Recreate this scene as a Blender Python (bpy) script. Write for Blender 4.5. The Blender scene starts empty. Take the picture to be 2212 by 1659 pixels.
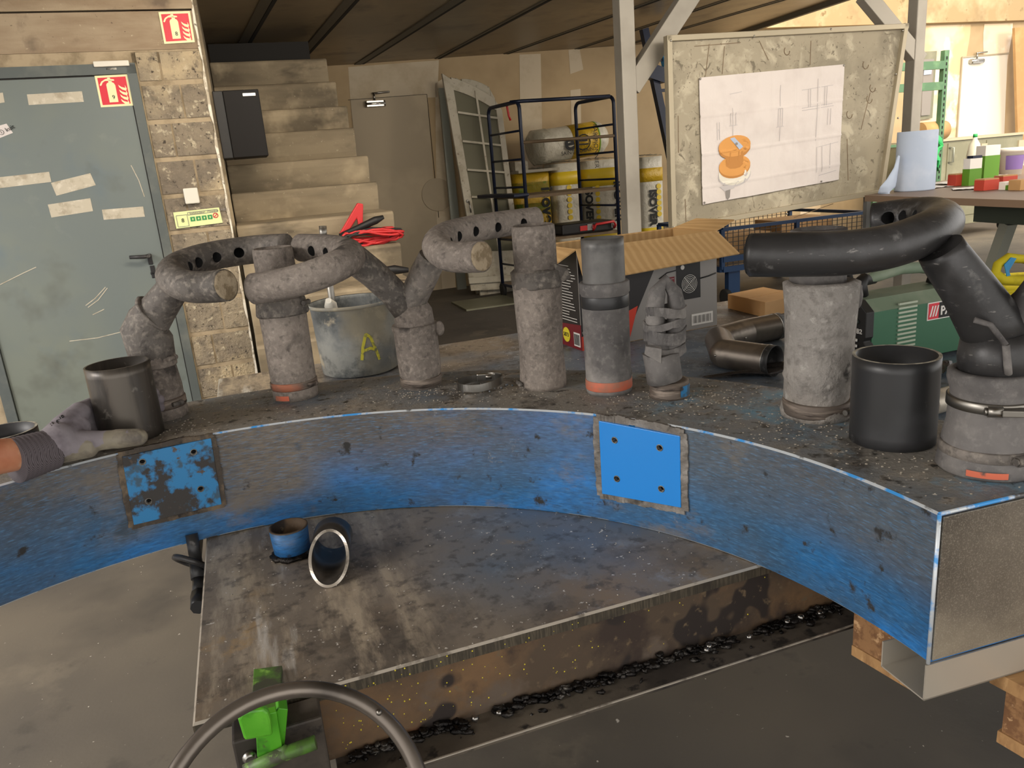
import bpy, bmesh, math, random
from mathutils import Vector, Matrix, noise
random.seed(7)
# ------------------------------------------------------------------ camera
W, H, F, CZ = 2212, 1659, 1661.0, 1.38
PITCH, ROLL = math.radians(15.746), math.radians(4.771)
C0 = Vector((0, 0, CZ))
FWD = Vector((0, math.cos(PITCH), -math.sin(PITCH)))
UP0 = Vector((0, math.sin(PITCH), math.cos(PITCH)))
RT0 = Vector((1, 0, 0))
cr, sr = math.cos(ROLL), math.sin(ROLL)
RT = RT0 * cr - UP0 * sr
UPV = RT0 * sr + UP0 * cr
cam_d = bpy.data.cameras.new('camera'); cam = bpy.data.objects.new('camera', cam_d)
bpy.context.scene.collection.objects.link(cam)
cam_d.sensor_fit = 'HORIZONTAL'; cam_d.sensor_width = 36.0; cam_d.lens = F / W * 36.0
cam_d.clip_start = 0.02; cam_d.clip_end = 100
R3 = Matrix((RT, UPV, -FWD)).transposed()
cam.matrix_world = Matrix.Translation(C0) @ R3.to_4x4()
sc = bpy.context.scene; sc.camera = cam
# ------------------------------------------------------------------ light
def hx(h, a=1.0):
    h = h.lstrip('#'); v = [int(h[i:i+2], 16) / 255 for i in (0, 2, 4)]
    return tuple((c / 12.92 if c <= 0.04045 else ((c + 0.055) / 1.055) ** 2.4) for c in v) + (a,)
wd = bpy.data.worlds.new('hall_daylight'); sc.world = wd; wd.use_nodes = True
wd.node_tree.nodes['Background'].inputs[0].default_value = (1.0, 0.965, 0.92, 1)
wd.node_tree.nodes['Background'].inputs[1].default_value = 0.75
def area(name, loc, target, size, sizey, power, col=(1, 1, 1)):
    l = bpy.data.lights.new(name, 'AREA'); l.shape = 'RECTANGLE'; l.size = size; l.size_y = sizey
    l.energy = power; l.color = col
    o = bpy.data.objects.new(name, l); sc.collection.objects.link(o)
    o.location = loc; o.rotation_euler = (Vector(target) - Vector(loc)).to_track_quat('-Z', 'Y').to_euler()
    return o
area('roof_skylight', (1.5, 0.2, 6.0), (0.2, 2.0, 0.6), 3.0, 3.0, 210, (1.0, 0.93, 0.84))
area('side_window_light', (-4.6, -0.6, 3.6), (-0.3, 2.0, 0.9), 2.0, 2.0, 110, (1.0, 0.95, 0.90))
area('yard_window_light', (9.6, 4.6, 3.4), (9.4, 9.0, 1.4), 2.4, 1.6, 160, (1.0, 0.86, 0.66))
area('hall_fill', (4.2, 4.0, 5.2), (4.2, 8.0, 0.6), 2.5, 1.5, 340, (1.0, 0.84, 0.62))  # added fill light to brighten the far right; no such lamp known
area('stair_fill', (-0.5, 2.9, 2.5), (-1.2, 5.5, 0.9), 1.5, 0.5, 25, (1.0, 0.88, 0.72))  # unseen fill added to lift the left wall and stairs
area('board_fill', (2.2, 3.0, 2.5), (3.2, 6.4, 1.0), 1.6, 0.5, 36, (1.0, 0.90, 0.76))  # unseen fill added to brighten the notice board
sc.view_settings.view_transform = 'Standard'; sc.view_settings.look = 'None'
sc.view_settings.gamma = 1.0; sc.view_settings.exposure = 1.32; sc.view_settings.use_curve_mapping = False
# ------------------------------------------------------------------ geometry of the place
def ray(x, y):
    a, b = x - W / 2, y - H / 2
    return (FWD * F + RT * a - UPV * b) / F
def onz(x, y, z): v = ray(x, y); return C0 + v * ((z - CZ) / v.z)
def ony(x, y, Y): v = ray(x, y); return C0 + v * (Y / v.y)
YAW = math.radians(18)
BU = Vector((math.cos(YAW), math.sin(YAW), 0)); BV = Vector((-math.sin(YAW), math.cos(YAW), 0)); ZZ = Vector((0, 0, 1))
def onpl(x, y, p0, n): v = ray(x, y); return C0 + v * ((Vector(p0) - C0).dot(n) / v.dot(n))
def onT(x, y, T): return onpl(x, y, BV * T, BV)
def B(s, t, z): return BU * s + BV * t + ZZ * z
def st(p): return (p.dot(BU), p.dot(BV), p.z)
def pxr(p, wpx): return wpx / 2 * (Vector(p) - C0).dot(FWD) / F      # radius of something wpx wide seen at p
# ------------------------------------------------------------------ scene helpers
col = sc.collection
class MB:
    def __init__(s): s.v = []; s.f = []; s.m = []; s.sm = []
    def add(s, vs, fs, mi=0, smooth=False):
        n = len(s.v); s.v += [Vector(q) for q in vs]
        for f in fs: s.f.append([i + n for i in f]); s.m.append(mi); s.sm.append(smooth)
        return s
    def hexa(s, p, mi=0):      # 8 points: bottom ring 0-3, top ring 4-7
        return s.add(p, [(3, 2, 1, 0), (4, 5, 6, 7), (0, 1, 5, 4), (1, 2, 6, 5), (2, 3, 7, 6), (3, 0, 4, 7)], mi)
    def box(s, x0, x1, y0, y1, z0, z1, fr=None, mi=0):
        p = [(x0, y0, z0), (x1, y0, z0), (x1, y1, z0), (x0, y1, z0), (x0, y0, z1), (x1, y0, z1), (x1, y1, z1), (x0, y1, z1)]
        if fr is not None: p = [fr @ Vector(q) for q in p]
        return s.hexa(p, mi)
    def bar(s, a, b, w, h, side=None, mi=0):    # rectangular bar from a to b
        a, b = Vector(a), Vector(b); d = (b - a).normalized()
        x = Vector(side) if side is not None else (ZZ.cross(d) if abs(d.z) < 0.95 else Vector((1, 0, 0)))
        x = (x - d * x.dot(d)).normalized(); y = d.cross(x)
        q = [a - x*w/2 - y*h/2, a + x*w/2 - y*h/2, a + x*w/2 + y*h/2, a - x*w/2 + y*h/2]
        return s.hexa(q + [c + (b - a) for c in q], mi)
    def slab(s, quad, n, th, mi=0):             # quad of 4 corners, thickened along -n
        q = [Vector(c) for c in quad]; n = Vector(n)
        return s.hexa([c - n * th for c in q] + q, mi)
    def poly(s, pts, n, th, mi=0):              # polygon prism
        pts = [Vector(c) for c in pts]; n = Vector(n); k = len(pts)
        vs = [c - n * th for c in pts] + pts
        fs = [tuple(range(k))[::-1], tuple(range(k, 2 * k))] + [(i, (i + 1) % k, k + (i + 1) % k, k + i) for i in range(k)]
        return s.add(vs, fs, mi)
    def tube(s, pts, r, seg=20, cap=True, closed=False, mi=0, flat=None):
        pts = [Vector(p) for p in pts]; n = len(pts); rs = r if isinstance(r, (list, tuple)) else [r] * n
        up = None; vs = []
        for i, p in enumerate(pts):
            if closed: d = (pts[(i + 1) % n] - pts[i - 1])
            else: d = pts[min(i + 1, n - 1)] - pts[max(i - 1, 0)]
            d = d.normalized() if d.length > 1e-9 else ZZ.copy()
            if up is None: up = Vector((0, 0, 1)) if abs(d.z) < 0.9 else Vector((1, 0, 0))
            up = (up - d * up.dot(d)).normalized(); x = d.cross(up)
            for k in range(seg):
                a = 2 * math.pi * k / seg; vs.append(p + (x * math.cos(a) + up * math.sin(a)) * rs[i])
        fs = []
        for i in range(n if closed else n - 1):
            j = (i + 1) % n
            for k in range(seg):
                l = (k + 1) % seg; fs.append((i*seg + k, i*seg + l, j*seg + l, j*seg + k))
        b = len(s.v); s.add(vs, fs, mi, True)
        if cap and not closed:
            s.f.append([b + k for k in range(seg)][::-1]); s.m.append(mi); s.sm.append(False)
            s.f.append([b + (n-1)*seg + k for k in range(seg)]); s.m.append(mi); s.sm.append(False)
        return s
    def lathe(s, o, ax, prof, seg=36, mi=0, smooth=True, jit=0, jf=20, mis=None, cap=True):   # prof: (height along ax, radius)
        o = Vector(o); ax = Vector(ax).normalized()
        x = ax.orthogonal().normalized() if abs(ax.z) < 0.99 else Vector((1, 0, 0)); y = ax.cross(x)
        vs = []
        for h, r in prof:
            for k in range(seg):
                a = 2 * math.pi * k / seg; d = x * math.cos(a) + y * math.sin(a); p = o + ax * h + d * r
                if jit: p += d * jit * noise.noise(p * jf)
                vs.append(p)
        n = len(s.v); s.v += vs
        for i in range(len(prof) - 1):
            for k in range(seg):
                l = (k + 1) % seg
                s.f.append([n + i*seg + k, n + i*seg + l, n + (i+1)*seg + l, n + (i+1)*seg + k])
                s.m.append(mis[i] if mis else mi); s.sm.append(smooth)
        for i, rev in ((0, True), (len(prof) - 1, False)):
            if cap and prof[i][1] > 1e-5:
                f = [n + i*seg + k for k in range(seg)]; s.f.append(f[::-1] if rev else f); s.m.append((mis[0] if rev else mis[-1]) if mis else mi); s.sm.append(False)
        return s
    def pipe(s, o, ax, L, R, th, seg=40, mi=0, mrim=None, jit=0):      # open ended pipe with a wall
        mr = mi if mrim is None else mrim; o = Vector(o); ax = Vector(ax).normalized()
        x = ax.orthogonal().normalized() if abs(ax.z) < 0.99 else Vector((1, 0, 0)); y = ax.cross(x)
        n = len(s.v); prof = [(0, R - th), (0, R)] + [(L * i / 8, R) for i in range(1, 9)] + [(L, R - th), (0, R - th)]
        k2 = len(prof) - 1
        for h, r in prof[:-1]:
            for k in range(seg):
                a = 2*math.pi*k/seg; d = x*math.cos(a) + y*math.sin(a); p = o + ax*h + d*r
                if jit: p += d * jit * noise.noise(p * 14)
                s.v.append(p)
        for i in range(k2):
            j = (i + 1) % k2
            for k in range(seg):
                l = (k + 1) % seg; s.f.append([n + i*seg + k, n + i*seg + l, n + j*seg + l, n + j*seg + k])
                s.m.append(mr if i in (0, k2 - 2) else mi); s.sm.append(not (i in (0, k2 - 2)))
        return s
    def ball(s, c, r, mi=0, seg=10, rings=6, sq=(1, 1, 1)):
        c = Vector(c); vs = [c + Vector((0, 0, r*sq[2]))]
        for i in range(1, rings):
            t = math.pi * i / rings
            for k in range(seg):
                a = 2*math.pi*k/seg; vs.append(c + Vector((r*sq[0]*math.sin(t)*math.cos(a), r*sq[1]*math.sin(t)*math.sin(a), r*sq[2]*math.cos(t))))
        vs.append(c - Vector((0, 0, r*sq[2]))); e = len(vs) - 1
        fs = [(0, 1 + k, 1 + (k+1) % seg) for k in range(seg)]
        for i in range(rings - 2):
            for k in range(seg):
                l = (k+1) % seg; b = 1 + i*seg; fs.append((b + k, b + seg + k, b + seg + l, b + l))
        b = 1 + (rings-2)*seg; fs += [(b + k, e, b + (k+1) % seg) for k in range(seg)]
        return s.add(vs, fs, mi, True)
    def grid(s, fn, nu, nv, mi=0, smooth=True):
        vs = [fn(i / nu, j / nv) for j in range(nv + 1) for i in range(nu + 1)]
        return s.add(vs, [(j*(nu+1)+i, j*(nu+1)+i+1, (j+1)*(nu+1)+i+1, (j+1)*(nu+1)+i) for j in range(nv) for i in range(nu)], mi, smooth)
    def jitter(s, amp, f):
        s.v = [p + Vector((noise.noise(p*f), noise.noise(p*f + Vector((9, 0, 0))), noise.noise(p*f + Vector((0, 9, 0))))) * amp for p in s.v]
        return s
    def build(s, name, mats, parent=None, rot=None, bevel=0, kind=None, sub=0):
        mats = mats if isinstance(mats, (list, tuple)) else [mats]
        if parent is not None: M = MW[parent.name]
        else:
            lo = [min(p[i] for p in s.v) for i in range(3)]; hi = [max(p[i] for p in s.v) for i in range(3)]
            M = Matrix.Translation(((lo[0]+hi[0])/2, (lo[1]+hi[1])/2, lo[2]))
            if rot is not None: M = M @ Matrix.Rotation(rot, 4, 'Z')
        I = M.inverted()
        me = bpy.data.meshes.new(name); me.from_pydata([I @ p for p in s.v], [], s.f)
        for m in mats: me.materials.append(m)
        me.polygons.foreach_set('material_index', s.m); me.polygons.foreach_set('use_smooth', s.sm); me.update()
        outward(me)
        o = bpy.data.objects.new(name, me); col.objects.link(o)
        if parent is not None: o.parent = parent; MW[o.name] = M
        else: o.matrix_world = M; MW[o.name] = M
        if bevel:
            b = o.modifiers.new('bevel', 'BEVEL'); b.width = bevel; b.segments = 2; b.limit_method = 'ANGLE'; b.angle_limit = math.radians(40)
        if kind: o['kind'] = kind
        return o
MW = {}
def outward(me):
    bm = bmesh.new(); bm.from_mesh(me); bmesh.ops.recalc_face_normals(bm, faces=bm.faces); bm.to_mesh(me); bm.free()
def tag(o, label=None, cat=None, group=None):
    if label: o['label'] = label
    if cat: o['category'] = cat
    if group: o['group'] = group
    return o
def thing(name, label, cat, loc, rot=0, group=None):
    o = bpy.data.objects.new(name, None); col.objects.link(o); o.empty_display_size = 0.05
    M = Matrix.Translation(loc) @ Matrix.Rotation(rot, 4, 'Z'); o.matrix_world = M; MW[o.name] = M
    return tag(o, label, cat, group)
def replace_eval(o):          # bake the modifiers into the mesh
    bpy.context.view_layer.update(); dg = bpy.context.evaluated_depsgraph_get()
    me = bpy.data.meshes.new_from_object(o.evaluated_get(dg)); o.modifiers.clear(); o.data = me
    return o
def cut(o, mb, mats):         # boolean difference with another mesh builder
    M = MW[o.name]; I = M.inverted()
    me = bpy.data.meshes.new('cutter'); me.from_pydata([I @ p for p in mb.v], [], mb.f); outward(me)
    c = bpy.data.objects.new('cutter', me); col.objects.link(c)
    c.parent = o.parent
    if o.parent is None: c.matrix_world = o.matrix_world.copy()
    if mats.name not in [m.name for m in o.data.materials]: o.data.materials.append(mats)
    me.materials.clear()
    for m in o.data.materials: me.materials.append(m)
    idx = [m.name for m in o.data.materials].index(mats.name)
    me.polygons.foreach_set('material_index', [idx] * len(me.polygons))
    old = o.data; n0 = len(old.vertices)
    b = o.modifiers.new('cut', 'BOOLEAN'); b.object = c; b.operation = 'DIFFERENCE'; b.solver = 'EXACT'
    replace_eval(o)
    if len(o.data.vertices) < n0 * .8: o.data = old; print('CUT FAILED', o.name)
    bpy.data.objects.remove(c)
    return o
def text(name, s, p, xd, yd, size, mat, parent, ext=0.0006, bold=0.0, align='LEFT', shear=0):
    cu = bpy.data.curves.new(name, 'FONT'); cu.body = s; cu.size = size; cu.extrude = ext; cu.offset = bold; cu.align_x = align; cu.shear = shear
    t = bpy.data.objects.new(name, cu); col.objects.link(t); bpy.context.view_layer.update()
    me = bpy.data.meshes.new_from_object(t.evaluated_get(bpy.context.evaluated_depsgraph_get()))
    bpy.data.objects.remove(t)
    xd = Vector(xd).normalized(); yd = (Vector(yd) - xd * Vector(yd).dot(xd)).normalized(); n = xd.cross(yd)
    I = MW[parent.name].inverted(); p = Vector(p)
    for v in me.vertices: v.co = I @ (p + xd * v.co.x + yd * v.co.y + n * v.co.z)
    me.materials.clear(); me.materials.append(mat); o = bpy.data.objects.new(name, me); col.objects.link(o); o.parent = parent; MW[o.name] = MW[parent.name]
    return o
# ------------------------------------------------------------------ materials
def mat(name, base, rough=0.6, metal=0.0, layers=(), bump=None, trans=0, alpha=1, emit=None, rvar=0, spec=0.5, coat=0):
    m = bpy.data.materials.new(name); m.use_nodes = True; nt = m.node_tree; N = nt.nodes; L = nt.links
    bs = N['Principled BSDF']; bs.inputs['Roughness'].default_value = rough; bs.inputs['Metallic'].default_value = metal
    bs.inputs['Specular IOR Level'].default_value = spec
    if coat: bs.inputs['Coat Weight'].default_value = coat
    if trans: bs.inputs['Transmission Weight'].default_value = trans
    if alpha < 1: bs.inputs['Alpha'].default_value = alpha
    tc = N.new('ShaderNodeTexCoord'); oi = N.new('ShaderNodeObjectInfo')
    ad = N.new('ShaderNodeVectorMath'); ad.operation = 'ADD'; mu = N.new('ShaderNodeVectorMath'); mu.operation = 'SCALE'
    L.new(tc.outputs['Object'], ad.inputs[0]); cb = N.new('ShaderNodeCombineXYZ')
    for i in range(3): L.new(oi.outputs['Random'], cb.inputs[i])
    L.new(cb.outputs[0], mu.inputs[0]); mu.inputs['Scale'].default_value = 7.0 if not any(l.get('fix') for l in layers) else 0.0
    L.new(mu.outputs[0], ad.inputs[1])
    def nz(sc_, det=4, dist=0, st_=(1, 1, 1), rg=0.55, ty='noise', rot=(0, 0, 0)):
        mp = N.new('ShaderNodeMapping'); mp.inputs['Scale'].default_value = st_; mp.inputs['Rotation'].default_value = rot; L.new(ad.outputs[0], mp.inputs[0])
        if ty == 'voro':
            t = N.new('ShaderNodeTexVoronoi'); t.inputs['Scale'].default_value = sc_; L.new(mp.outputs[0], t.inputs['Vector']); return t.outputs['Distance']
        if ty == 'wave':
            t = N.new('ShaderNodeTexWave'); t.inputs['Scale'].default_value = sc_; t.inputs['Distortion'].default_value = dist; t.inputs['Detail'].default_value = det
            L.new(mp.outputs[0], t.inputs['Vector']); return t.outputs['Fac']
        t = N.new('ShaderNodeTexNoise'); t.inputs['Scale'].default_value = sc_; t.inputs['Detail'].default_value = det
        t.inputs['Roughness'].default_value = rg; t.inputs['Distortion'].default_value = dist; L.new(mp.outputs[0], t.inputs['Vector']); return t.outputs[0]
    cur = N.new('ShaderNodeRGB'); cur.outputs[0].default_value = hx(base); cur = cur.outputs[0]
    for l in layers:
        f = nz(l['s'], l.get('det', 4), l.get('dist', 0), l.get('st', (1, 1, 1)), l.get('rg', 0.6), l.get('ty', 'noise'), l.get('rot', (0, 0, 0)))
        mr = N.new('ShaderNodeMapRange'); mr.inputs[1].default_value = l['lo']; mr.inputs[2].default_value = l['hi']
        mr.inputs[4].default_value = l.get('amt', 1.0); L.new(f, mr.inputs[0]); f = mr.outputs[0]
        if 'ax' in l:      # limited to a band along one local axis
            sp = N.new('ShaderNodeSeparateXYZ'); L.new(tc.outputs['Object'], sp.inputs[0])
            for k3 in range(0, len(l['ax']), 3):
                m2 = N.new('ShaderNodeMapRange'); m2.inputs[1].default_value = l['ax'][k3+1]; m2.inputs[2].default_value = l['ax'][k3+2]
                L.new(sp.outputs[l['ax'][k3]], m2.inputs[0])
                mm = N.new('ShaderNodeMath'); mm.operation = 'MULTIPLY'; L.new(f, mm.inputs[0]); L.new(m2.outputs[0], mm.inputs[1]); f = mm.outputs[0]
        mx = N.new('ShaderNodeMix'); mx.data_type = 'RGBA'; L.new(f, mx.inputs[0]); L.new(cur, mx.inputs[6]); mx.inputs[7].default_value = hx(l['c']); cur = mx.outputs[2]
        if 'r' in l:
            mq = N.new('ShaderNodeMix'); L.new(f, mq.inputs[0])
            if bs.inputs['Roughness'].is_linked: L.new(bs.inputs['Roughness'].links[0].from_socket, mq.inputs[2])
            else: mq.inputs[2].default_value = rough
            mq.inputs[3].default_value = l['r']; L.new(mq.outputs[0], bs.inputs['Roughness'])
        if 'm' in l:
            mq = N.new('ShaderNodeMix'); L.new(f, mq.inputs[0])
            if bs.inputs['Metallic'].is_linked: L.new(bs.inputs['Metallic'].links[0].from_socket, mq.inputs[2])
            else: mq.inputs[2].default_value = metal
            mq.inputs[3].default_value = l['m']; L.new(mq.outputs[0], bs.inputs['Metallic'])
    L.new(cur, bs.inputs['Base Color'])
    if bump:
        prev = None
        for b in (bump if isinstance(bump[0], (tuple, list)) else [bump]):
            bp = N.new('ShaderNodeBump'); bp.inputs['Strength'].default_value = b[1]; bp.inputs['Distance'].default_value = b[2] if len(b) > 2 else 0.003
            L.new(nz(b[0], 5, 0, b[3] if len(b) > 3 else (1, 1, 1), 0.6, b[4] if len(b) > 4 else 'noise'), bp.inputs['Height'])
            if prev: L.new(prev, bp.inputs['Normal'])
            prev = bp.outputs[0]
        L.new(prev, bs.inputs['Normal'])
    if emit: bs.inputs['Emission Color'].default_value = hx(emit[0]); bs.inputs['Emission Strength'].default_value = emit[1]
    return m
def NL(c, s, lo, hi, **k): return dict(c=c, s=s, lo=lo, hi=hi, **k)
P = {}
P['floor'] = mat('floor_concrete', '#57524c', 0.62, 0, [NL('#6e665a', 0.55, .45, .62), NL('#433f3c', 1.3, .5, .68, amt=.8), NL('#857b6b', 3.5, .60, .72, amt=.5, det=8),
    NL('#3b3836', 7, .60, .70, amt=.5, det=8), NL('#c9c2b5', 60, .74, .77, det=2), NL('#cfc8bc', 23, .765, .79, det=2)], [(14, .25, .004), (90, .2, .001)])
P['block'] = mat('rough_concrete', '#9c8f79', 0.93, 0, [NL('#7d7263', 3, .42, .60, det=8), NL('#bdab8b', 2.1, .52, .66), NL('#6b6255', 12, .53, .66, det=10, rg=.75), NL('#d0c3a7', 30, .58, .68, amt=.7, det=8), NL('#4a4239', 45, .60, .67, det=6)], [(9, .5, .02), (60, 1.0, .012)])
P['lintel'] = mat('cast_concrete', '#8f7c65', 0.9, 0, [NL('#a3927a', 2, .45, .65, st=(1, 1, 4)), NL('#6f6050', 5, .55, .7), NL('#c0b196', 22, .68, .74), NL('#564a3d', 50, .68, .74)], [(7, .3, .01), (55, .5, .004)])
P['mortar'] = mat('mortar', '#a8977c', 0.95, 0, [NL('#877860', 9, .45, .65)], (40, .6, .004))
P['whitewash'] = mat('flaking_whitewash', '#b9ad98', 0.9, 0, [NL('#e4dccb', 18, .45, .55), NL('#756a5b', 30, .6, .68)], (40, .7, .006))
P['steps'] = mat('stair_concrete', '#93856d', 0.85, 0, [NL('#6d6250', 1.6, .42, .62, st=(.6, 1, 2)), NL('#b0a084', 3, .52, .68), NL('#4f4639', 2.6, .58, .72, st=(.7, 1, 2), amt=.8), NL('#c9bda2', 60, .66, .72, amt=.5)], [(30, .3, .004)])
P['plaster'] = mat('wall_plasterboard', '#b09a78', 0.85, 0, [NL('#a08a69', 1.2, .45, .65)], (40, .1, .002))
P['filler'] = mat('wall_filler', '#c4b69e', 0.85, 0, [NL('#b3a389', 3, .45, .65)], (30, .15, .002))
P['pinkwall'] = mat('bright_plaster', '#d8c6ac', 0.85, 0, [NL('#c6ad88', 1.1, .5, .6), NL('#e6dac8', 2.4, .55, .65)])
P['concbeam'] = mat('pale_concrete', '#a08a66', 0.85, 0, [NL('#b8a582', 1.5, .5, .65), NL('#8d7859', 2.2, .55, .7), NL('#7c6746', 6, .62, .72)], (12, .3, .006))
P['doorgrey'] = mat('grey_door_paint', '#6b7370', 0.45, 0.1, [NL('#747a70', 1.1, .42, .62), NL('#5f6d74', 1.7, .52, .68), NL('#8b8f85', 5, .62, .75, amt=.3, det=8), NL('#55564e', 2.3, .6, .72, amt=.6)], (120, .04, .001))
P['doorframe'] = mat('grey_door_frame', '#545a58', 0.5, 0.1, [NL('#6d6f68', 4, .5, .7)])
P['beigedoor'] = mat('beige_door', '#a6977e', 0.55, 0, [NL('#b3a388', 1.4, .5, .7)])
P['tape'] = mat('masking_tape', '#bcb3a0', 0.8, 0, [NL('#a59a86', 18, .5, .65), NL('#cec6b5', 30, .55, .7)])
P['lum'] = mat('photoluminescent_sign', '#e6e1b0', 0.5)
P['signred'] = mat('sign_red', '#cf2437', 0.5)
P['signgreen'] = mat('sign_green', '#2e8b4d', 0.6)
P['noticepale'] = mat('notice_pale_green', '#dfe7a6', 0.5)
P['ink'] = mat('black_ink', '#1a1a1a', 0.7)
P['faint'] = mat('faint_grey_print', '#b9b4b4', 0.8)
P['midprint'] = mat('grey_print', '#85807c', 0.8)
P['white'] = mat('white_plastic', '#d9d4c7', 0.5)
P['ceil'] = mat('dark_ceiling_panel', '#857760', 0.42, 0.3, [NL('#9c8a6d', 1.0, .45, .65), NL('#6f6350', 2, .52, .66)])
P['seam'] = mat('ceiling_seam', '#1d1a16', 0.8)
P['batten'] = mat('ceiling_batten', '#5f584b', 0.6, 0.2)
P['black'] = mat('black_plastic', '#121112', 0.55, 0, [NL('#1f1d1b', 6, .5, .7)])
P['brownblack'] = mat('smoked_black_panel', '#0f0b09', 0.6, spec=.25)
P['steelgrey'] = mat('grey_painted_steel', '#a19b90', 0.5, 0.15, [NL('#918b80', 2, .5, .7)])
P['darksteelgrey'] = mat('primer_grey_steel', '#6c6c6a', 0.55, 0.2)
P['shutterw'] = mat('old_white_joinery', '#b7b09f', 0.6, 0, [NL('#a39a87', 8, .5, .65), NL('#8b8170', 20, .62, .7)], (30, .2, .002))
P['glass'] = mat('window_glass', '#7c7a68', 0.1, 0, spec=.8, alpha=.75)
P['salmon'] = mat('salmon_board', '#c78466', 0.7)
P['navy'] = mat('navy_tube', '#1c2439', 0.4, 0.3)
P['ply'] = mat('brown_plywood', '#6d5a43', 0.6, 0, [NL('#7c6a52', 6, .5, .65, st=(1, 8, 1))])
P['isoW'] = mat('white_film_pack', '#cfcabb', 0.35, 0, [NL('#bab4a3', 6, .5, .65)], (12, .6, .03))
P['isoY'] = mat('yellow_film_pack', '#c9a428', 0.35, 0, [NL('#b8921c', 6, .5, .65)], (12, .6, .03))
P['isoYb'] = mat('bright_yellow_print', '#dfc02a', 0.4)
P['isoG'] = mat('lime_print', '#7fa63c', 0.4, 0, [], (12, .6, .03))
P['film'] = mat('clear_film', '#b9b4a2', 0.15, 0, [], (22, 1.0, .03), alpha=.6)
P['caseblack'] = mat('tool_case_black', '#1c1b1c', 0.5)
P['red'] = mat('red_plastic', '#c22a2c', 0.45)
P['osb'] = mat('worn_grey_board', '#9c937f', 0.75, 0, [NL('#8a8270', 3, .45, .6, det=8), NL('#b3aa95', 7, .52, .64, det=8, dist=.6), NL('#6f6757', 13, .60, .66, det=8, dist=1.5), NL('#5a5144', 26, .66, .70, det=3, dist=2)], (18, .3, .004))
P['boardframe'] = mat('board_frame', '#a79d87', 0.5, 0.3)
P['paper'] = mat('white_paper', '#d2cac6', 0.8, 0, [NL('#c8bfbb', 3, .5, .7)], (5, .35, .02))
P['ochre'] = mat('orange_print', '#cf9450', 0.8)
P['ochred'] = mat('dark_orange_print', '#b57d40', 0.8)
P['cool'] = mat('blue_paper_roll', '#a9b6cb', 0.85, 0, [NL('#b7c1d2', 4, .5, .7)], (40, .1, .002))
P['greenrack'] = mat('green_rack_steel', '#44664a', 0.5, 0.2, [NL('#5a7d5a', 6, .5, .7)])
P['greenbag'] = mat('green_strap', '#219a52', 0.6)
P['cabinet'] = mat('grey_green_cabinet', '#767561', 0.5, 0.1, [NL('#878570', 3, .5, .7)])
P['brighttop'] = mat('cabinet_worktop', '#a79d86', 0.6)
P['benchtop'] = mat('brown_bench_top', '#6d5a4a', 0.5)
P['benchbeam'] = mat('dark_green_beam', '#3c443c', 0.5, 0.2)
P['trestle'] = mat('galvanised_leg', '#8d9087', 0.4, 0.5)
P['redbox'] = mat('red_carton', '#ad3a28', 0.6)
P['greenlabel'] = mat('lime_label', '#56881f', 0.6)
P['clearpl'] = mat('milky_plastic', '#c9c8b8', 0.3)
P['purple'] = mat('purple_label', '#6b5590', 0.6)
P['carton'] = mat('plain_carton', '#a98457', 0.8, 0, [NL('#b99263', 4, .5, .7)])
P['corr'] = mat('corrugated_card', '#b3905f', 0.85, 0, [NL('#c09d6c', 11, .3, .9, ty='wave', dist=2.5, det=3, st=(1, .10, 1))], (30, .3, .003, (1, .1, 1)))
P['cartgrey'] = mat('printed_carton_grey', '#8d8985', 0.5, 0, [NL('#a39e99', 2.2, .5, .6)])
P['cartblack'] = mat('printed_carton_black', '#221f20', 0.5)
P['cartred'] = mat('printed_carton_red', '#c63a25', 0.5)
P['cartwine'] = mat('printed_carton_wine', '#6e1420', 0.5)
P['yellow'] = mat('yellow_sticker', '#d9c832', 0.6)
P['machgreen'] = mat('machine_green', '#2f6145', 0.5, 0.1, [NL('#3a6b4e', 2, .5, .7)])
P['machlid'] = mat('dusty_green_lid', '#6f806b', 0.65, 0, [NL('#808c78', 7, .45, .65), NL('#5f7059', 3, .55, .7)], (90, .1, .001))
P['vent'] = mat('louvre_grey', '#a7b09c', 0.5)
P['cardwhite'] = mat('print_white', '#dcd8d2', 0.6)
P['slingy'] = mat('yellow_sling', '#c8b619', 0.75, 0, [NL('#a8980f', 12, .5, .65)], (60, .5, .003))
P['blue2'] = mat('bright_blue_label', '#2e86b8', 0.6)
P['bluecart'] = mat('blue_cart_steel', '#1a3558', 0.45, 0.2)
P['rubber'] = mat('rubber', '#1d1c1b', 0.8)
P['mesh'] = mat('cage_wire', '#3b3a3a', 0.5, .4)
P['bucket'] = mat('grey_dirty_bucket', '#686c6d', 0.6, 0, [NL('#8e8f8a', 6, .44, .60, det=10, rg=.65), NL('#4b4f50', 8, .50, .62, det=10, rg=.7), NL('#a89f8c', 14, .58, .66, det=8), NL('#968d78', 2.5, .50, .62, amt=.8)], (60, .3, .002))
P['chalkY'] = mat('yellow_chalk', '#bfb63c', 0.9, 0, [NL('#6e6f52', 60, .5, .62)])
P['chrome'] = mat('bright_steel', '#a5a29c', 0.28, 1.0)
P['satin'] = mat('satin_steel', '#8f8b84', 0.38, 1.0, [NL('#7c776f', 5, .5, .7)])
P['holeshade'] = mat('bore_shade', '#0c0b0b', 0.9)  # near-black colour painted in for the shade inside holes and slots
P['gritm'] = mat('pale_grit', '#9d9486', 0.8)
P['soot'] = mat('sooty_steel', '#5f5954', 0.7, 0.15, [NL('#7a736c', 4, .38, .68, det=5), NL('#423e3a', 5, .44, .72, det=6), NL('#918880', 8, .54, .74, det=8, rg=.6), NL('#a39a8e', 90, .50, .70, amt=.6), NL('#2c2826', 70, .54, .70, amt=.6)], [(30, .5, .004), (140, .7, .002)])
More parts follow.
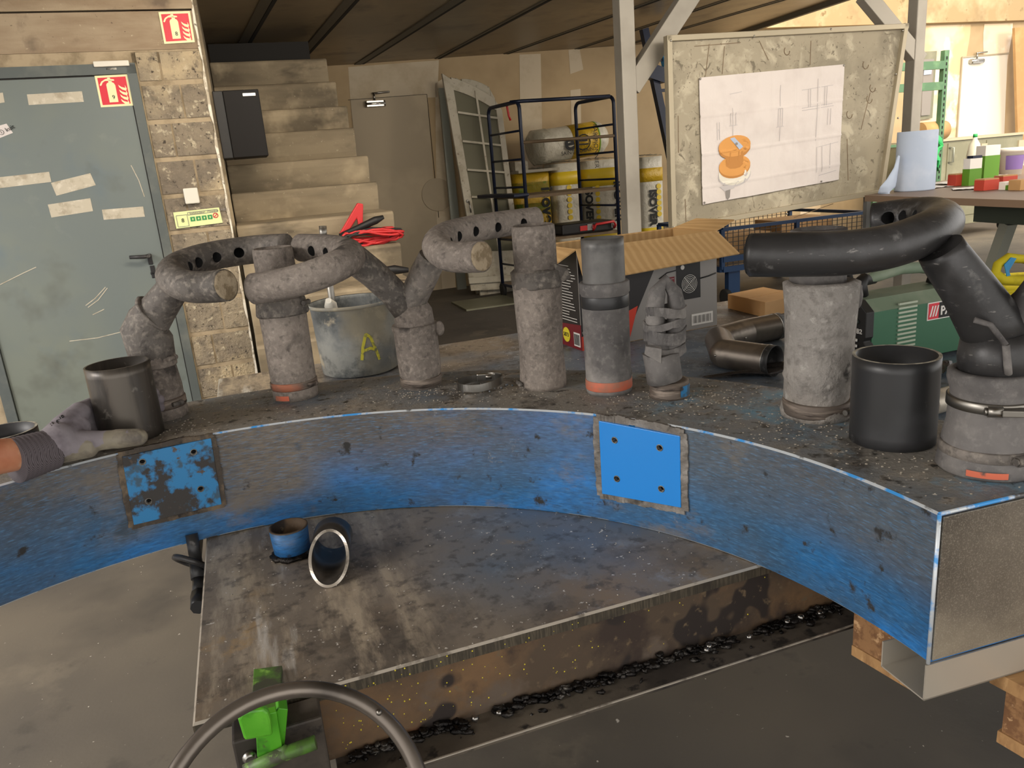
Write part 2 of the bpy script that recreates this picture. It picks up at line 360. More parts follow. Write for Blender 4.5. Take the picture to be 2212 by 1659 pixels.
P['sootash'] = mat('ash_dusted_steel', '#7f766e', 0.85, 0.05, [NL('#6b625b', 4, .36, .66, det=5), NL('#978c82', 5, .42, .74, det=6), NL('#4c4540', 7, .54, .74, det=8, amt=.8), NL('#b0a599', 110, .48, .72, amt=.5), NL('#3c3733', 75, .54, .70, amt=.6), NL('#36312e', 14, .64, .69, det=2, amt=.7)], [(40, .6, .004), (150, .8, .002)])
P['sootdark'] = mat('dark_oily_steel', '#363535', 0.40, 0.3, [NL('#4f4e4f', 6, .48, .62, det=8), NL('#7d7b79', 11, .58, .68, det=10, r=.8, rg=.7), NL('#201f1f', 5, .56, .66), NL('#8f8b86', 60, .64, .72, st=(1, 1, 4), amt=.6)], [(25, .2, .003), (120, .2, .001)])
P['ashgrey'] = mat('crusted_ash', '#96918b', 0.92, 0, [NL('#7d7873', 5, .40, .62, det=8), NL('#afaaa3', 7, .46, .66, det=10, rg=.65), NL('#75685a', 3.5, .50, .68, det=8, amt=.8), NL('#3d3a37', 13, .64, .69, det=8), NL('#5f5a55', 60, .52, .70, amt=.6), NL('#c4bfb8', 50, .58, .7, amt=.5)], [(16, .9, .014), (90, .8, .004)])
P['ashend'] = mat('packed_ash', '#a3937a', 0.95, 0, [NL('#7d6d55', 50, .48, .6)], (90, .9, .004))
P['rubdust'] = mat('dusty_rubber_hose', '#5c5958', 0.78, 0, [NL('#74706d', 6, .40, .64, det=6), NL('#918c87', 9, .50, .70, det=10, rg=.65), NL('#434040', 7, .50, .68, det=8), NL('#8d8984', 90, .54, .70, amt=.4)], [(30, .4, .003), (110, .4, .001)])
P['pvc'] = mat('black_polyethylene', '#2b2b2c', 0.38, 0, [NL('#3f3f41', 4, .46, .66, r=.55, det=8), NL('#6a6867', 30, .66, .72, det=8), NL('#55534f', 5, .62, .70, det=10)], (60, .08, .001))
P['heldsteel'] = mat('brown_grey_steel', '#45413d', 0.36, 0.55, [NL('#5c564f', 4, .46, .6, st=(4, 4, .5)), NL('#3b3836', 7, .52, .64, det=8, st=(3, 3, .6)), NL('#8d877e', 40, .62, .7, amt=.6)], (60, .1, .001))
P['pvcrim'] = mat('cut_plastic_rim', '#8a857a', 0.6, 0, [NL('#c5bfae', 60, .45, .6)])
P['inhose'] = mat('grey_inner_tube', '#565452', 0.45, 0.15, [NL('#706e6b', 6, .46, .62, det=8), NL('#3d3c3b', 9, .54, .66, det=8)], (60, .2, .001))
P['brushed'] = mat('brushed_hose_cuff', '#6b6057', 0.6, 0.4, [NL('#8d8074', 12, .5, .62, st=(1, 1, 9)), NL('#3d352f', 14, .56, .64, st=(1, 1, 9)), NL('#a0644b', 5, .62, .70)], (60, .4, .002, (1, 1, 8)))
P['orange'] = mat('orange_tape', '#c9674b', 0.65, 0, [NL('#9d6a55', 9, .5, .62), NL('#5d4a42', 20, .62, .68)])
P['topsoot'] = mat('sooty_beam_top', '#87827a', 0.6, 0.15, [NL('#66727e', 3.5, .44, .60, r=.4), NL('#9a8f80', 5, .50, .64, det=10, rg=.7, amt=.8), NL('#5e93b0', 5, .52, .64, det=10, rg=.7, ax=('X', .3, .6)), NL('#4a4540', 9, .56, .68, det=10, rg=.7), NL('#a89c8c', 30, .58, .68, det=8, amt=.8), NL('#ddd7cb', 110, .66, .71, det=2), NL('#3a3733', 60, .56, .68)],
    [(30, .5, .004), (160, .7, .002)])
P['blue'] = mat('worn_blue_paint', '#2a618e', 0.42, 0.12, [
    NL('#266da9', 2.2, .40, .66, det=5, st=(1, 1, 1.8), rg=.5), NL('#3c5163', 3.0, .42, .66, det=6, st=(1, 1, 2.2), amt=.85), NL('#4c4a48', 1.8, .44, .62, det=8, st=(1, 1, 2.0), amt=.85, r=.7, rg=.6),
    NL('#57524c', 1.6, .34, .56, det=10, st=(1, 1, 1.6), ax=('Z', .07, .17), amt=.95, r=.7, rg=.65),
    NL('#2585da', 2.6, .50, .64, det=10, st=(1, 1, 2), amt=.65), NL('#5d564e', 3.2, .28, .50, det=10, st=(1, 1, 1.8), ax=('Z', .04, .14, 'X', .50, .15, 'X', -.36, -.28), amt=.9, r=.7, rg=.65), NL('#766c60', 3.6, .30, .46, det=10, st=(1, 1, 1.4), ax=('Z', .03, .07, 'X', -.07, -.14, 'X', -.33, -.29), amt=.9, r=.8, rg=.65), NL('#766c60', 5, .36, .52, det=10, ax=('X', -.36, -.40, 'X', -.52, -.44, 'Z', .02, .06), amt=.8, r=.8, rg=.65), NL('#2c3e4c', 9, .60, .66, det=3, ax=('X', .1, -.1, 'Z', .02, .06), amt=.7), NL('#55606b', 4, .34, .52, det=10, ax=('Z', .06, .15, 'X', .30, .50), amt=.75, rg=.65),
    NL('#2a3845', 50, .42, .70, det=6, st=(1, 1, 5), amt=.55), NL('#5b93c2', 70, .52, .70, det=6, st=(1, 1, 9), amt=.45),
    NL('#756c61', 4.5, .56, .68, det=10, st=(1, 1, 2), r=.8, rg=.7, amt=.8), NL('#2d2c2b', 26, .63, .70, det=8, r=.8), NL('#a39e97', 7, .65, .71, det=12, dist=1.2, m=.6, rg=.7, amt=.8)],
    [(40, .12, .002), (160, .2, .001, (1, 1, 5))])
P['blueplate'] = mat('bright_blue_plate', '#1a80d2', 0.35, 0.0, [NL('#2a8ada', 3, .5, .7)], (40, .05, .001))
P['blueplatedirty'] = mat('flaked_blue_plate', '#2f7fb6', 0.45, 0.1, [NL('#3d3a38', 14, .48, .53, det=8, r=.75), NL('#3c5a70', 24, .56, .62, det=6), NL('#574a41', 34, .64, .68)], (60, .15, .001))
P['worn'] = mat('bare_bright_edge', '#ccd2d6', 0.4, 0.3, [NL('#3f92d6', 14, .50, .56, m=0, det=8), NL('#5d5c5b', 24, .60, .66)])
P['ground'] = mat('ground_weld_seam', '#78726b', 0.55, 0.5, [NL('#8f8a84', 25, .48, .6, det=8), NL('#55504a', 30, .58, .68)], [(70, .6, .003)])
P['weldsoot'] = mat('sooty_weld_seam', '#4c443c', 0.7, 0.3, [NL('#7a6a56', 20, .5, .62), NL('#2f2a27', 26, .58, .68)], [(70, .6, .003)])
P['endface'] = mat('sanded_end_face', '#787166', 0.42, 0.45, [NL('#a79e8b', 3.2, .42, .64, det=5, r=.45), NL('#565048', 4, .46, .66, det=8, amt=.9), NL('#4f7e96', 4.5, .52, .68, det=8, m=.1, amt=.8), NL('#bdb6a5', 500, .5, .7, amt=.4)], (300, .2, .001))
P['tabletop'] = mat('scoured_steel_tabletop', '#897e71', 0.46, 0.3, [NL('#6f7b89', 1.9, .36, .56, det=6, ax=('X', -.55, -.35, 'Y', -.78, -.62)), NL('#967c5c', 2.6, .44, .62, det=8, rg=.65, ax=('Y', -.58, -.74)), NL('#47413c', 3.2, .48, .64, det=10, amt=.85, rg=.7),  # axis-limited layers paint blue sheen and brushed highlights beside the real scouring
    NL('#b9aa95', 4.2, .48, .60, det=10, st=(2.6, .6, 1), rot=(0, 0, .75), r=.3, rg=.7, ax=('X', -.38, -.55)), NL('#b09060', 3.6, .58, .68, det=12, m=.1, rg=.7, ax=('Y', -.35, -.6)),
    NL('#d6d3ce', 3.6, .56, .64, det=10, st=(3.4, .5, 1), rot=(0, 0, .55), r=.25, rg=.6, ax=('X', -.45, -.6)), NL('#a9b0b8', 8, .56, .68, det=12, rg=.7, amt=.6, ax=('X', -.5, -.3)), NL('#443f3b', 40, .54, .66, det=6, amt=.6), NL('#d9d3c9', 110, .69, .73, det=2)], [(60, .15, .001), (9, .08, .003, (5, .8, 1)), (200, .2, .001)])
P['tableedge'] = mat('cut_steel_edge', '#453f35', 0.5, 0.4, [NL('#5d5547', 60, .45, .6, st=(6, 6, .5)), NL('#36312b', 8, .55, .68)])
P['paleedge'] = mat('bright_arris', '#c4bbae', 0.35, 0.5, [NL('#8d857a', 30, .55, .65)])  # pale steel colour for table edges, mitre rim and table grit
P['rust'] = mat('rusty_channel', '#514335', 0.7, 0.2, [NL('#755a3e', 3.2, .46, .62, det=10, rg=.65), NL('#3a2e27', 6, .52, .62, det=6), NL('#615448', 9, .54, .64, det=8), NL('#2c2420', 11, .60, .63, det=2), NL('#8a583b', 4, .64, .72), NL('#6b5a44', 60, .6, .7)], [(40, .2, .002)])
P['flange'] = mat('dark_flange', '#554d44', 0.6, 0.3, [NL('#3a342f', 7, .46, .60, det=8), NL('#6b6255', 3, .52, .66, det=8), NL('#2b2724', 30, .58, .66)], (50, .3, .002))
P['weldbead'] = mat('weld_bead', '#2a2725', 0.38, 0.75, [NL('#5b5752', 30, .52, .64), NL('#171514', 22, .5, .6)], [(60, .8, .006)])
P['spatter'] = mat('shiny_weld_spatter', '#8f8c88', 0.25, 0.95)
P['green'] = mat('lime_green_paint', '#4fa21f', 0.42, 0, [NL('#67b832', 9, .48, .64), NL('#35761a', 16, .56, .68), NL('#4c4a33', 30, .63, .70)], (50, .15, .001))
P['greenworn'] = mat('scratched_green_paint', '#5a8534', 0.5, 0.1, [NL('#494a3b', 18, .46, .58, det=8), NL('#84b04e', 40, .60, .68, det=8)], (50, .2, .001))
P['wheel'] = mat('polished_grey_tube', '#6f675f', 0.34, 0.7, [NL('#857c72', 5, .45, .65), NL('#524c46', 8, .5, .66)], (60, .1, .001))
P['stain'] = mat('stainless_sheet', '#b9b1a3', 0.35, 0.4, [NL('#a39b8d', 2, .5, .7)])
P['chip'] = mat('chipboard_block', '#8b6642', 0.9, 0, [NL('#6f4d30', 45, .46, .56), NL('#b8936a', 60, .57, .65)], (80, .7, .004))
P['plank'] = mat('pallet_plank', '#a27c50', 0.8, 0, [NL('#8a6640', 6, .46, .62, st=(1, 9, 3)), NL('#b99263', 10, .55, .68, st=(1, 9, 3))], (30, .2, .002))
P['glove'] = mat('grey_knit_glove', '#8b8489', 0.85, 0, [NL('#756d73', 16, .46, .62), NL('#9b949a', 9, .54, .66), NL('#4a4447', 12, .62, .72)], [(12, .4, .006), (220, .3, .001)])
P['glovepalm'] = mat('soiled_palm_coating', '#8a8272', 0.6, 0, [NL('#5f5850', 16, .46, .62, det=8), NL('#a9a089', 12, .54, .66)], [(20, .4, .004)])
P['knit'] = mat('ribbed_knit_cuff', '#6c6468', 0.9, 0, [NL('#4e474a', 240, .4, .6, ty='wave', dist=.3, det=1, st=(1, 1, 1))], [(110, .5, .002)])
P['skin'] = mat('skin', '#c98a68', 0.5, 0, [NL('#b87252', 14, .45, .65), NL('#d3a184', 30, .55, .68)], (120, .25, .001))
P['skin'].node_tree.nodes['Principled BSDF'].inputs['Subsurface Weight'].default_value = 0.12
P['skin'].node_tree.nodes['Principled BSDF'].inputs['Subsurface Scale'].default_value = 0.02
P['filmblack'] = mat('black_plastic_film', '#2a2624', 0.32, 0, [], (10, .8, .02))
FB = Matrix.Rotation(YAW, 4, 'Z')     # building frame
# ================================================================== THE ROOM
def struct(mb, name, m, rot=YAW, bevel=0): return mb.build(name, m, rot=rot, kind='structure', bevel=bevel)
TL, SE = 4.8, -0.055            # left wall plane and its right end
TB = 9.22                       # back wall plane
mb = MB().box(-7, 14, -3, 11, -0.06, 0.0, FB); struct(mb, 'floor', P['floor'])
# left masonry wall with the door opening
DL, DR, DT = -1.39, -0.405, 2.055
mb = MB()
mb.box(DR, SE, TL, TL + .2, 0, 2.12, FB); mb.box(-5, DL, TL, TL + .2, 0, 2.12, FB); mb.box(-5, SE, TL, TL + .2, DT + .01, 2.13, FB)
wl = struct(mb, 'wall_left', P['mortar'])
mb = MB().box(-5, SE - .002, TL - .006, TL + .2, 2.13, 2.318, FB); mb.box(-5, SE - .002, TL - .014, TL + .2, 2.326, 2.9, FB)
o = mb.build('concrete_lintel', P['lintel'], wl)
# blocks standing proud of the joints
mb = MB(); z = 0.0; row = 0
random.seed(3)
while z < 2.10:
    zt = min(z + .185, 2.125); cuts = [DR + .018, -.19 if row % 2 else -.27, SE]
    for a_, b_ in zip(cuts[:-1], cuts[1:]):
        d = random.uniform(.003, .010); g = .007
        q = [B(a_+g*.6, TL-d, z+g), B(b_-(g if b_ < SE else .004), TL-d, z+g), B(b_-(g if b_ < SE else .004), TL+.02, z+g), B(a_+g*.6, TL+.02, z+g)]
        mb.hexa(q + [p + ZZ*(zt - z - 2*g) for p in q])
    z += .197; row += 1
o = mb.build('concrete_blocks', P['block'], wl)
mb = MB()
def strip(i, j): 
    z_ = j * 2.37; w = .010 + .016 * noise.noise(Vector((0, 3, z_ * 9)))
    return B(SE + .002 - i * w, TL - .0125 - .002*(1-i), z_)
mb.grid(strip, 1, 60); mb.box(SE - .001, SE + .004, TL - .012, TL + .2, 0, 2.37, FB)
mb.build('whitewashed_corner', P['whitewash'], wl)
# door in the left wall
d1 = struct(MB().box(DL + .045, DR - .035, TL - .005, TL + .04, .01, DT - .045, FB), 'door_1', P['doorgrey'])
mb = MB().box(DR - .034, DR + .012, TL - .02, TL + .06, 0, DT + .005, FB).box(DL - .01, DL + .042, TL - .02, TL + .06, 0, DT + .005, FB).box(DL - .01, DR + .012, TL - .02, TL + .06, DT - .04, DT + .012, FB)
mb.build('door_frame', P['doorframe'], d1)
mb = MB().box(DR - .04, DR - .034, TL - .007, TL + .03, .01, DT - .05, FB).box(DL, DR - .034, TL - .007, TL + .03, DT - .047, DT - .04, FB); mb.build('door_gap', P['seam'], d1)
h = onT(322, 552, TL - .005); a_ = onT(280, 556, TL - .06)
mb = MB(); mb.tube([h, h - BV * .055, h - BV * .062 - BU * .02, a_], [.011, .011, .011, .010], 12); mb.build('door_handle', P['sootdark'], d1)
mb = MB(); k = onT(330, 590, TL - .005); mb.lathe(k - BV*.006, BV, [(0, .012), (.008, .012)], 16)
q = onT(331, 587, TL-.007); mb.box(-.012, .012, -.004, .004, -.035, .035, Matrix.Translation(q) @ FB); h2 = onT(324, 560, TL-.007); mb.box(-.012, .012, -.004, .004, -.03, .03, Matrix.Translation(h2) @ FB)
mb.build('escutcheon', P['black'], d1, bevel=.003)
def wallquad(pts, T, th, name, m, parent=None, rot=YAW):
    mb = MB(); mb.slab([onT(x, y, T) for x, y in pts][::-1], -BV, th); return mb.build(name, m, parent, rot=None if parent else rot)
# paper tape strips on the door
tl = [([(58, 204), (177, 197), (181, 220), (62, 227)], 'long strip of masking tape high on the grey door'),
      ([(-30, 386), (106, 371), (111, 393), (-30, 410)], 'strip of masking tape running out of the left of the door'),
      ([(110, 395), (195, 374), (207, 400), (122, 423)], 'tilted masking tape strip touching the end of another'),
      ([(103, 442), (195, 428), (201, 456), (111, 470)], 'short masking tape strip below the tilted one'),
      ([(220, 453), (309, 446), (313, 468), (224, 475)], 'whitest masking tape strip above the door handle'),
      ([(-20, 203), (6, 200), (10, 221), (-20, 226)], 'torn tape end at the left edge level with the long strip')]
for q, lb in tl: tag(wallquad(q, TL - .0065, .0012, 'tape_strip', P['tape']), lb, 'tape', 'tape strips on the grey door')
o = wallquad([(-25, 278), (14, 267), (28, 287), (-20, 306)], TL - .0065, .001, 'paper_label', P['paper']); tag(o, 'crooked white paper label with black print at the door edge', 'label')
text('printed_mark', 'ⓘ kuit', onT(0, 293, TL - .008), onT(25, 280, TL) - onT(0, 293, TL), ZZ, .03, P['ink'], o)
# extinguisher signs
def ext_sign(q, num, T, label):
    c = [onT(x, y, T) for x, y in q]      # tl, tr, br, bl
    ctr = sum(c, Vector()) / 4; o = thing('fire_extinguisher_sign', label, 'sign', ctr, YAW, 'red fire extinguisher signs')
    MB().slab(c[::-1], -BV, .002).build('sign_panel', P['lum'], o)
    def pt(u, v, lift=.0012): return (c[0]*(1-u) + c[1]*u)*(1-v) + (c[3]*(1-u) + c[2]*u)*v - BV * (lift)
    def shp(name, uv, m, lift): MB().poly([pt(a, b, lift) for a, b in uv][::-1], -BV, .0008).build(name, m, o)
    shp('red_field', [(.07, .07), (.93, .07), (.93, .93), (.07, .93)], P['signred'], .001)
    shp('extinguisher_body', [(.30, .30), (.33, .25), (.38, .23), (.38, .19), (.35, .17), (.42, .15), (.50, .17), (.48, .19), (.49, .23), (.54, .26), (.57, .33), (.57, .86), (.30, .86)], P['lum'], .002)
    shp('extinguisher_hose', [(.13, .33), (.10, .30), (.17, .19), (.30, .12), (.36, .11), (.37, .08), (.45, .08), (.45, .12), (.56, .14), (.57, .18), (.45, .19), (.36, .18), (.28, .18), (.20, .23), (.17, .29)], P['lum'], .002)
    for k in range(4):
        v = .30 + k * .15
        shp('flame', [(.66, v + .02), (.74, v + .09), (.86, v + .13), (.86, v + .04), (.90, v + .15), (.87, v + .22), (.76, v + .18), (.68, v + .10)], P['lum'], .002)
    text('sign_number', num, pt(.41, .76, .003), pt(1, .5) - pt(0, .5), ZZ, .028, P['ink'], o)
ext_sign([(342, 26), (410, 24), (421, 91), (355, 95)], '8', TL - .014, 'red fire extinguisher sign on the bare concrete beam')
ext_sign([(204, 164), (275, 160), (288, 228), (218, 232)], '9', TL - .008, 'red fire extinguisher sign on the grey door corner')
# green evacuation notice
q = [(374, 459), (473, 448), (481, 481), (381, 494)]; c = [onT(x, y, TL - .015) for x, y in q]; ctr = sum(c, Vector())/4
o = thing('evacuation_notice', 'small pale green notice with pictograms on the block wall', 'sign', ctr, YAW)
MB().slab(c[::-1], -BV, .002).build('notice_panel', P['noticepale'], o)
def pt(u, v, lift=.002): return (c[0]*(1-u) + c[1]*u)*(1-v) + (c[3]*(1-u) + c[2]*u)*v - BV * lift
for k in range(4):
    u0 = .335 + k * .125; MB().slab([pt(u0, .68), pt(u0+.10, .68), pt(u0+.10, .40), pt(u0, .40)], -BV, .001).build('pictogram', P['signgreen'], o)
    MB().poly([pt(u0+.06, .44, .003), pt(u0+.03, .56, .003), pt(u0+.05, .56, .003), pt(u0+.04, .65, .003), pt(u0+.075, .52, .003), pt(u0+.055, .52, .003)], -BV, .0005).build('pictogram_mark', P['noticepale'], o)
mb = MB(); cc = pt(.885, .48); rr = (pt(1, 0) - pt(0, 0)).length * .052
mb.tube([cc + (BU*math.cos(a) + ZZ*math.sin(a))*rr for a in [i*math.pi/12 for i in range(24)]], .0022, 6, closed=True); mb.bar(cc + (BU + ZZ)*rr*.65, cc - (BU + ZZ)*rr*.65, .004, .002, BU); mb.build('no_smoking_mark', P['signred'], o)
mb = MB()
for a_, b_ in (((.045, .22), (.045, .92)), ((.045, .92), (.28, .92)), ((.28, .92), (.28, .22)), ((.28, .22), (.045, .22)), ((.30, .10), (.95, .10)), ((.95, .10), (.95, .26)), ((.95, .26), (.30, .26)), ((.30, .26), (.30, .10))):
    mb.bar(pt(*a_), pt(*b_), .0025, .001, (pt(*b_) - pt(*a_)).cross(BV))
mb.build('notice_border', P['midprint'], o); text('notice_number', '8', pt(.14, .66, .003), BU, ZZ, .03, P['ink'], o); text('notice_heading', 'Extincteur  Poudre  ABC', pt(.34, .235, .003), pt(1, .1)-pt(0, .1), ZZ, .02, P['midprint'], o)
# sensors
p = onT(414, 424, TL - .02); o = MB().box(-.038, .038, -.025, .012, -.04, .045, Matrix.Translation(p) @ FB).build('junction_box', P['white'], rot=YAW, bevel=.006); tag(o, 'small cream square box on the block wall above the notice', 'box')
p = onT(241, 138, TL - .022); o = thing('door_contact', 'cream magnetic contact strip on the grey door frame', 'sensor', p, YAW)
MB().box(-.085, .085, -.015, .012, -.014, .014, Matrix.Translation(p) @ FB).build('contact_housing', P['white'], o, bevel=.004); p2 = onT(241, 149, TL - .012)
MB().box(-.028, .028, -.008, .006, -.008, .008, Matrix.Translation(p2) @ FB).build('magnet', P['white'], o, bevel=.003)
# scratches on the door
mb = MB()
for pts in ([(185, 660), (205, 645), (228, 620)], [(190, 664), (212, 648), (232, 622)], [(200, 680), (225, 668)], [(150, 737), (210, 730), (262, 717), (300, 690)], [(283, 357), (300, 390), (312, 425)], [(0, 615), (50, 590), (78, 577)]):
    q = [onT(x, y, TL - .006) for x, y in pts]
    for a_, b_ in zip(q[:-1], q[1:]): mb.bar(a_, b_, .004, .001, BV.cross((b_-a_).normalized()))
mb.build('door_scratches', P['tape'], d1)
# stairs : nosing corners found in the photo, S = 0.9 edge
SS = .9
nos = [onpl(x, y, BU * SS, BU) for x, y in [(866, 525), (850, 455), (815, 392), (795, 335), (765, 275), (750, 228), (725, 175), (705, 125)]]
lv = [(p.dot(BV), p.z) for p in nos]
t0, z0 = lv[0]; low = [(t0 - .32 * k + (.02 * k), z0 * (5 - k) / 5) for k in range(4, 0, -1)]
lv = low + lv
mb = MB()
for i, (t, z) in enumerate(lv):
    zb = lv[i-1][1] if i else 0.0; tn = lv[i+1][0] if i < len(lv) - 1 else t + .5
    tn = max(tn, t + .12)
    prof = [(t + .055, zb - .02), (t + .03, zb + .05), (t + .008, z - .05), (t + .004, z - .018), (t + .012, z - .004), (t + .03, z), (tn + .10, z), (tn + .10, zb - .02)]
    mb.poly([B(SS, a_, b_) for a_, b_ in prof], BU, SS + .03)
    if zb > .1: mb.box(-.03, SS, t + .1, TB - .01, 0, zb, FB)
sm = mb.build('staircase', P['steps'], rot=YAW, bevel=.008); tag(sm, 'worn concrete staircase rising behind the block wall', 'stairs')
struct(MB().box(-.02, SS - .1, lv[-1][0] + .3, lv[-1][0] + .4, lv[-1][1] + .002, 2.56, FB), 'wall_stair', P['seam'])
mb = MB().box(SE, SE + .02, TL + .2, TB, 0, 2.9, FB); struct(mb, 'wall_stairwell', P['steps'])
# black cabinet hanging in the stairwell
q = [(456, 197), (552, 194), (577, 344), (480, 352)]; Tc = 4.98
c = [onT(x, y, Tc) for x, y in q]; ctr = sum(c, Vector())/4
o = thing('wall_cabinet', 'black square cabinet hanging in the stairwell', 'cabinet', ctr, YAW)
x0 = st(c[0])[0] - .03; x1 = st(c[1])[0] + .015; zt, zb_ = c[0].z, c[2].z + .02
MB().box(SE + .02, x0 + .09, Tc + .004, Tc + .30, zb_, zt, FB).build('cabinet_body', P['black'], o, bevel=.004)
MB().box(x0 + .09, x1, Tc, Tc + .30, zb_, zt, FB).build('cabinet_door', P['brownblack'], o, bevel=.004)
MB().box(x1 - .09, x1 - .02, Tc - .004, Tc + .01, zt - .035, zt - .02, FB).build('badge', P['chrome'], o)
# back wall
mb = MB().box(-1, 14, TB, TB + .2, 0, 4.2, FB); wb = struct(mb, 'wall_back', P['plaster'])
def bq(pts, name, m, parent=wb, T=TB - .004, th=.003): return wallquad(pts, T, th, name, m, parent)
mb = MB()
for q in ([(752, 145), (948, 130), (945, 210), (757, 218)], [(1122, 118), (1168, 116), (1178, 640), (1130, 640)], [(1228, 108), (1252, 105), (1260, 150), (1232, 160)], [(1232, 195), (1254, 192), (1256, 300), (1236, 300)], [(940, 180), (965, 165), (985, 640), (945, 640)]):
    mb.slab([onT(x, y, TB - .003) for x, y in q][::-1], -BV, .002)
for s0, w in ((7.5, .35), (8.6, .42), (9.5, .9), (10.7, .5), (11.7, .3)): 
    def wv(i, j, s0=s0, w=w): z_ = 2.82 * j; return B(s0 + w*i + .05*noise.noise(Vector((s0, i*3, z_*2))), TB - .004, z_)
    mb.grid(wv, 1, 24, mi=1)
mb.build('filler_patches', [P['filler'], P['pinkwall']], wb)
mb = MB().box(6.6, 14, TB - .12, TB - .002, 2.84, 4.2, FB); mb.build('concrete_band', P['concbeam'], wb)
# back door (beige) and far right door
d2 = struct(MB().slab([onT(x, y, TB - .012) for x, y in ((757, 216), (922, 204), (957, 640), (800, 640))][::-1], -BV, .02), 'door_2', P['beigedoor'])
mb = MB(); mb.bar(onT(752, 216, TB-.014), onT(922, 203.5, TB-.014), .012, .004, BV); mb.bar(onT(922, 204, TB-.014), onT(948, 470, TB-.014), .012, .004, BV); mb.build('door_gap', P['seam'], d2)
def closer(parent, x, y, T, w):
    a = onT(x, y, T - .05); mb = MB(); mb.box(-w/2, w/2, -.03, .03, -.03, .03, Matrix.Translation(a) @ FB); mb.tube([a + ZZ*.03, a + ZZ*.11], .012, 10)
    mb.tube([a + ZZ*.11 - BU*.02, a + ZZ*.12 + BU*w*.95], .010, 8); mb.tube([a - BU*(w/2+.02), a + BU*(w/2+.02)], .033, 14); mb.build('door_closer', P['chrome'], parent)
closer(d2, 810, 224, TB, .19)
p = onT(940, 421, TB - .03); mb = MB(); mb.lathe(p + BU*.03, BV, [(0, .19), (.02, .19)], 40); mb.build('round_disc', P['beigedoor'], d2)
d3 = struct(MB().slab([onT(x, y, TB - .012) for x, y in ((2080, 126), (2176, 117), (2168, 330), (2066, 330))][::-1], -BV, .02), 'door_3', P['white'])
mb = MB(); mb.bar(onT(2078, 124, TB-.014), onT(2064, 330, TB-.014), .03, .02, BV); mb.bar(onT(2078, 124, TB-.014), onT(2178, 115, TB-.014), .02, .02, BV); mb.build('door_frame', P['boardframe'], d3); closer(d3, 2110, 132, TB, .2)
o = wallquad([(2192, 60), (2240, 56), (2240, 330), (2200, 330)], TB - .3, .04, 'plywood_sheet', P['carton']); tag(o, 'brown wooden panel at the far right edge of the hall', 'panel')
# dark glazed panel left of the rack
o = wallquad([(1990, 112), (2024, 110), (2014, 255), (1982, 260)], TB - .05, .03, 'window_1', P['cabinet']); o['kind'] = 'structure'
wallquad([(1996, 128), (2018, 127), (2009, 248), (1990, 250)], TB - .085, .01, 'window_pane', P['midprint'], o); wallquad([(1998, 142), (2014, 138), (2012, 160), (1996, 162)], TB - .1, .01, 'window_sticker', P['cool'], o)
# mezzanine ceiling : panels in rows with seams
def cz(s): return 2.57 + .028 * s
def ceilpt(x, y):
    v = ray(x, y); k = BU * .028; t = (2.57 - CZ) / (v.z - v.dot(BU) * .028); return C0 + v * t
e1, e2 = ceilpt(1790, 2), ceilpt(1672, 42); ed = (e2 - e1); ed.z = 0; ed.normalize()
def onceil(s, t, dz=0): return B(s, t, cz(s) + dz)
def edge_s(t): 
    p = e1 + ed * ((t - e1.dot(BV)) / ed.dot(BV)); return p.dot(BU)
mb = MB(); q = [onceil(-2.5, -1.5), onceil(edge_s(-1.5), -1.5), onceil(edge_s(TB), TB), onceil(-2.5, TB)]
mb.hexa(q + [p + ZZ * .25 for p in q]); ce = struct(mb, 'ceiling', P['ceil'])
seams = [((540, 90), (592, 0)), ((660, 122), (745, 28)), ((790, 133), (1000, 0)), ((952, 124), (1185, 0)), ((1095, 116), (1420, 0)), ((1240, 108), (1570, 0)), ((1395, 85), (1690, 0))]
mb = MB(); mb2 = MB()
for i, (a_, b_) in enumerate(seams):
    A, D = ceilpt(*a_), ceilpt(*b_); d = (D - A).normalized(); far = A - d * ((A - BV*TB).dot(BV) / d.dot(BV) if True else 0)
    near = far + d * (-(11.0) if d.dot(BV) > 0 else 11.0)
    n = d.cross(ZZ).normalized()
    mb.bar(far - ZZ*.004, near - ZZ*.004, .028, .01, n)
    if i < 3: mb2.bar(far + n*.06 - ZZ*.006, near + n*.06 - ZZ*.006, .075, .014, n)
    else: mb2.bar(far + n*.04 - ZZ*.004, near + n*.04 - ZZ*.004, .03, .008, n)
mb.build('panel_seams', P['seam'], ce); mb2.build('ceiling_battens', P['batten'], ce)
struct(MB().bar(onceil(edge_s(TB) + .02, TB, .1), onceil(edge_s(-1.5) + .02, -1.5, .1), .05, .3, BU), 'trim_1', P['batten'])
# ================================================================== POSTS, BRACES, BOARD
def post(x, T, w, label, braces, dark=None):
    s, t, _ = st(onT(x, 200, T)); o = thing('steel_post', label, 'post', B(s, T + w/2, 0), YAW, 'grey steel posts with braces')
    MB().box(s - w/2, s + w/2, T, T + w, 0.012, (cz(s) - .012 if s < edge_s(T) + .3 else 3.6), FB).build('post_shaft', P['steelgrey'], o, bevel=.006)
    MB().box(s - w, s + w, T - w/2, T + 1.5*w, 0, .012, FB).build('base_plate', P['steelgrey'], o)
    for (a_, b_, bw) in braces:
        A, D = onT(*a_, T + w/2), onT(*b_, T + w/2); MB().bar(A, D, bw, w*.9, (D - A).cross(BV).normalized()).build('diagonal_brace', P['steelgrey'], o, bevel=.004)
    return o
TP = 5.3
post(1361, TP, .115, 'grey steel post between the blue trolley and the notice board', [((1360, 190), (1500, -25), .135)])
post(1982, TP, .10, 'grey steel post behind the right edge of the notice board', [((1985, 132), (1866, -12), .12)])
Tb = 5.12
q = [(1437, 78), (1957, 52), (1903, 418), (1448, 500)]; c = [onT(x, y, Tb) for x, y in q]
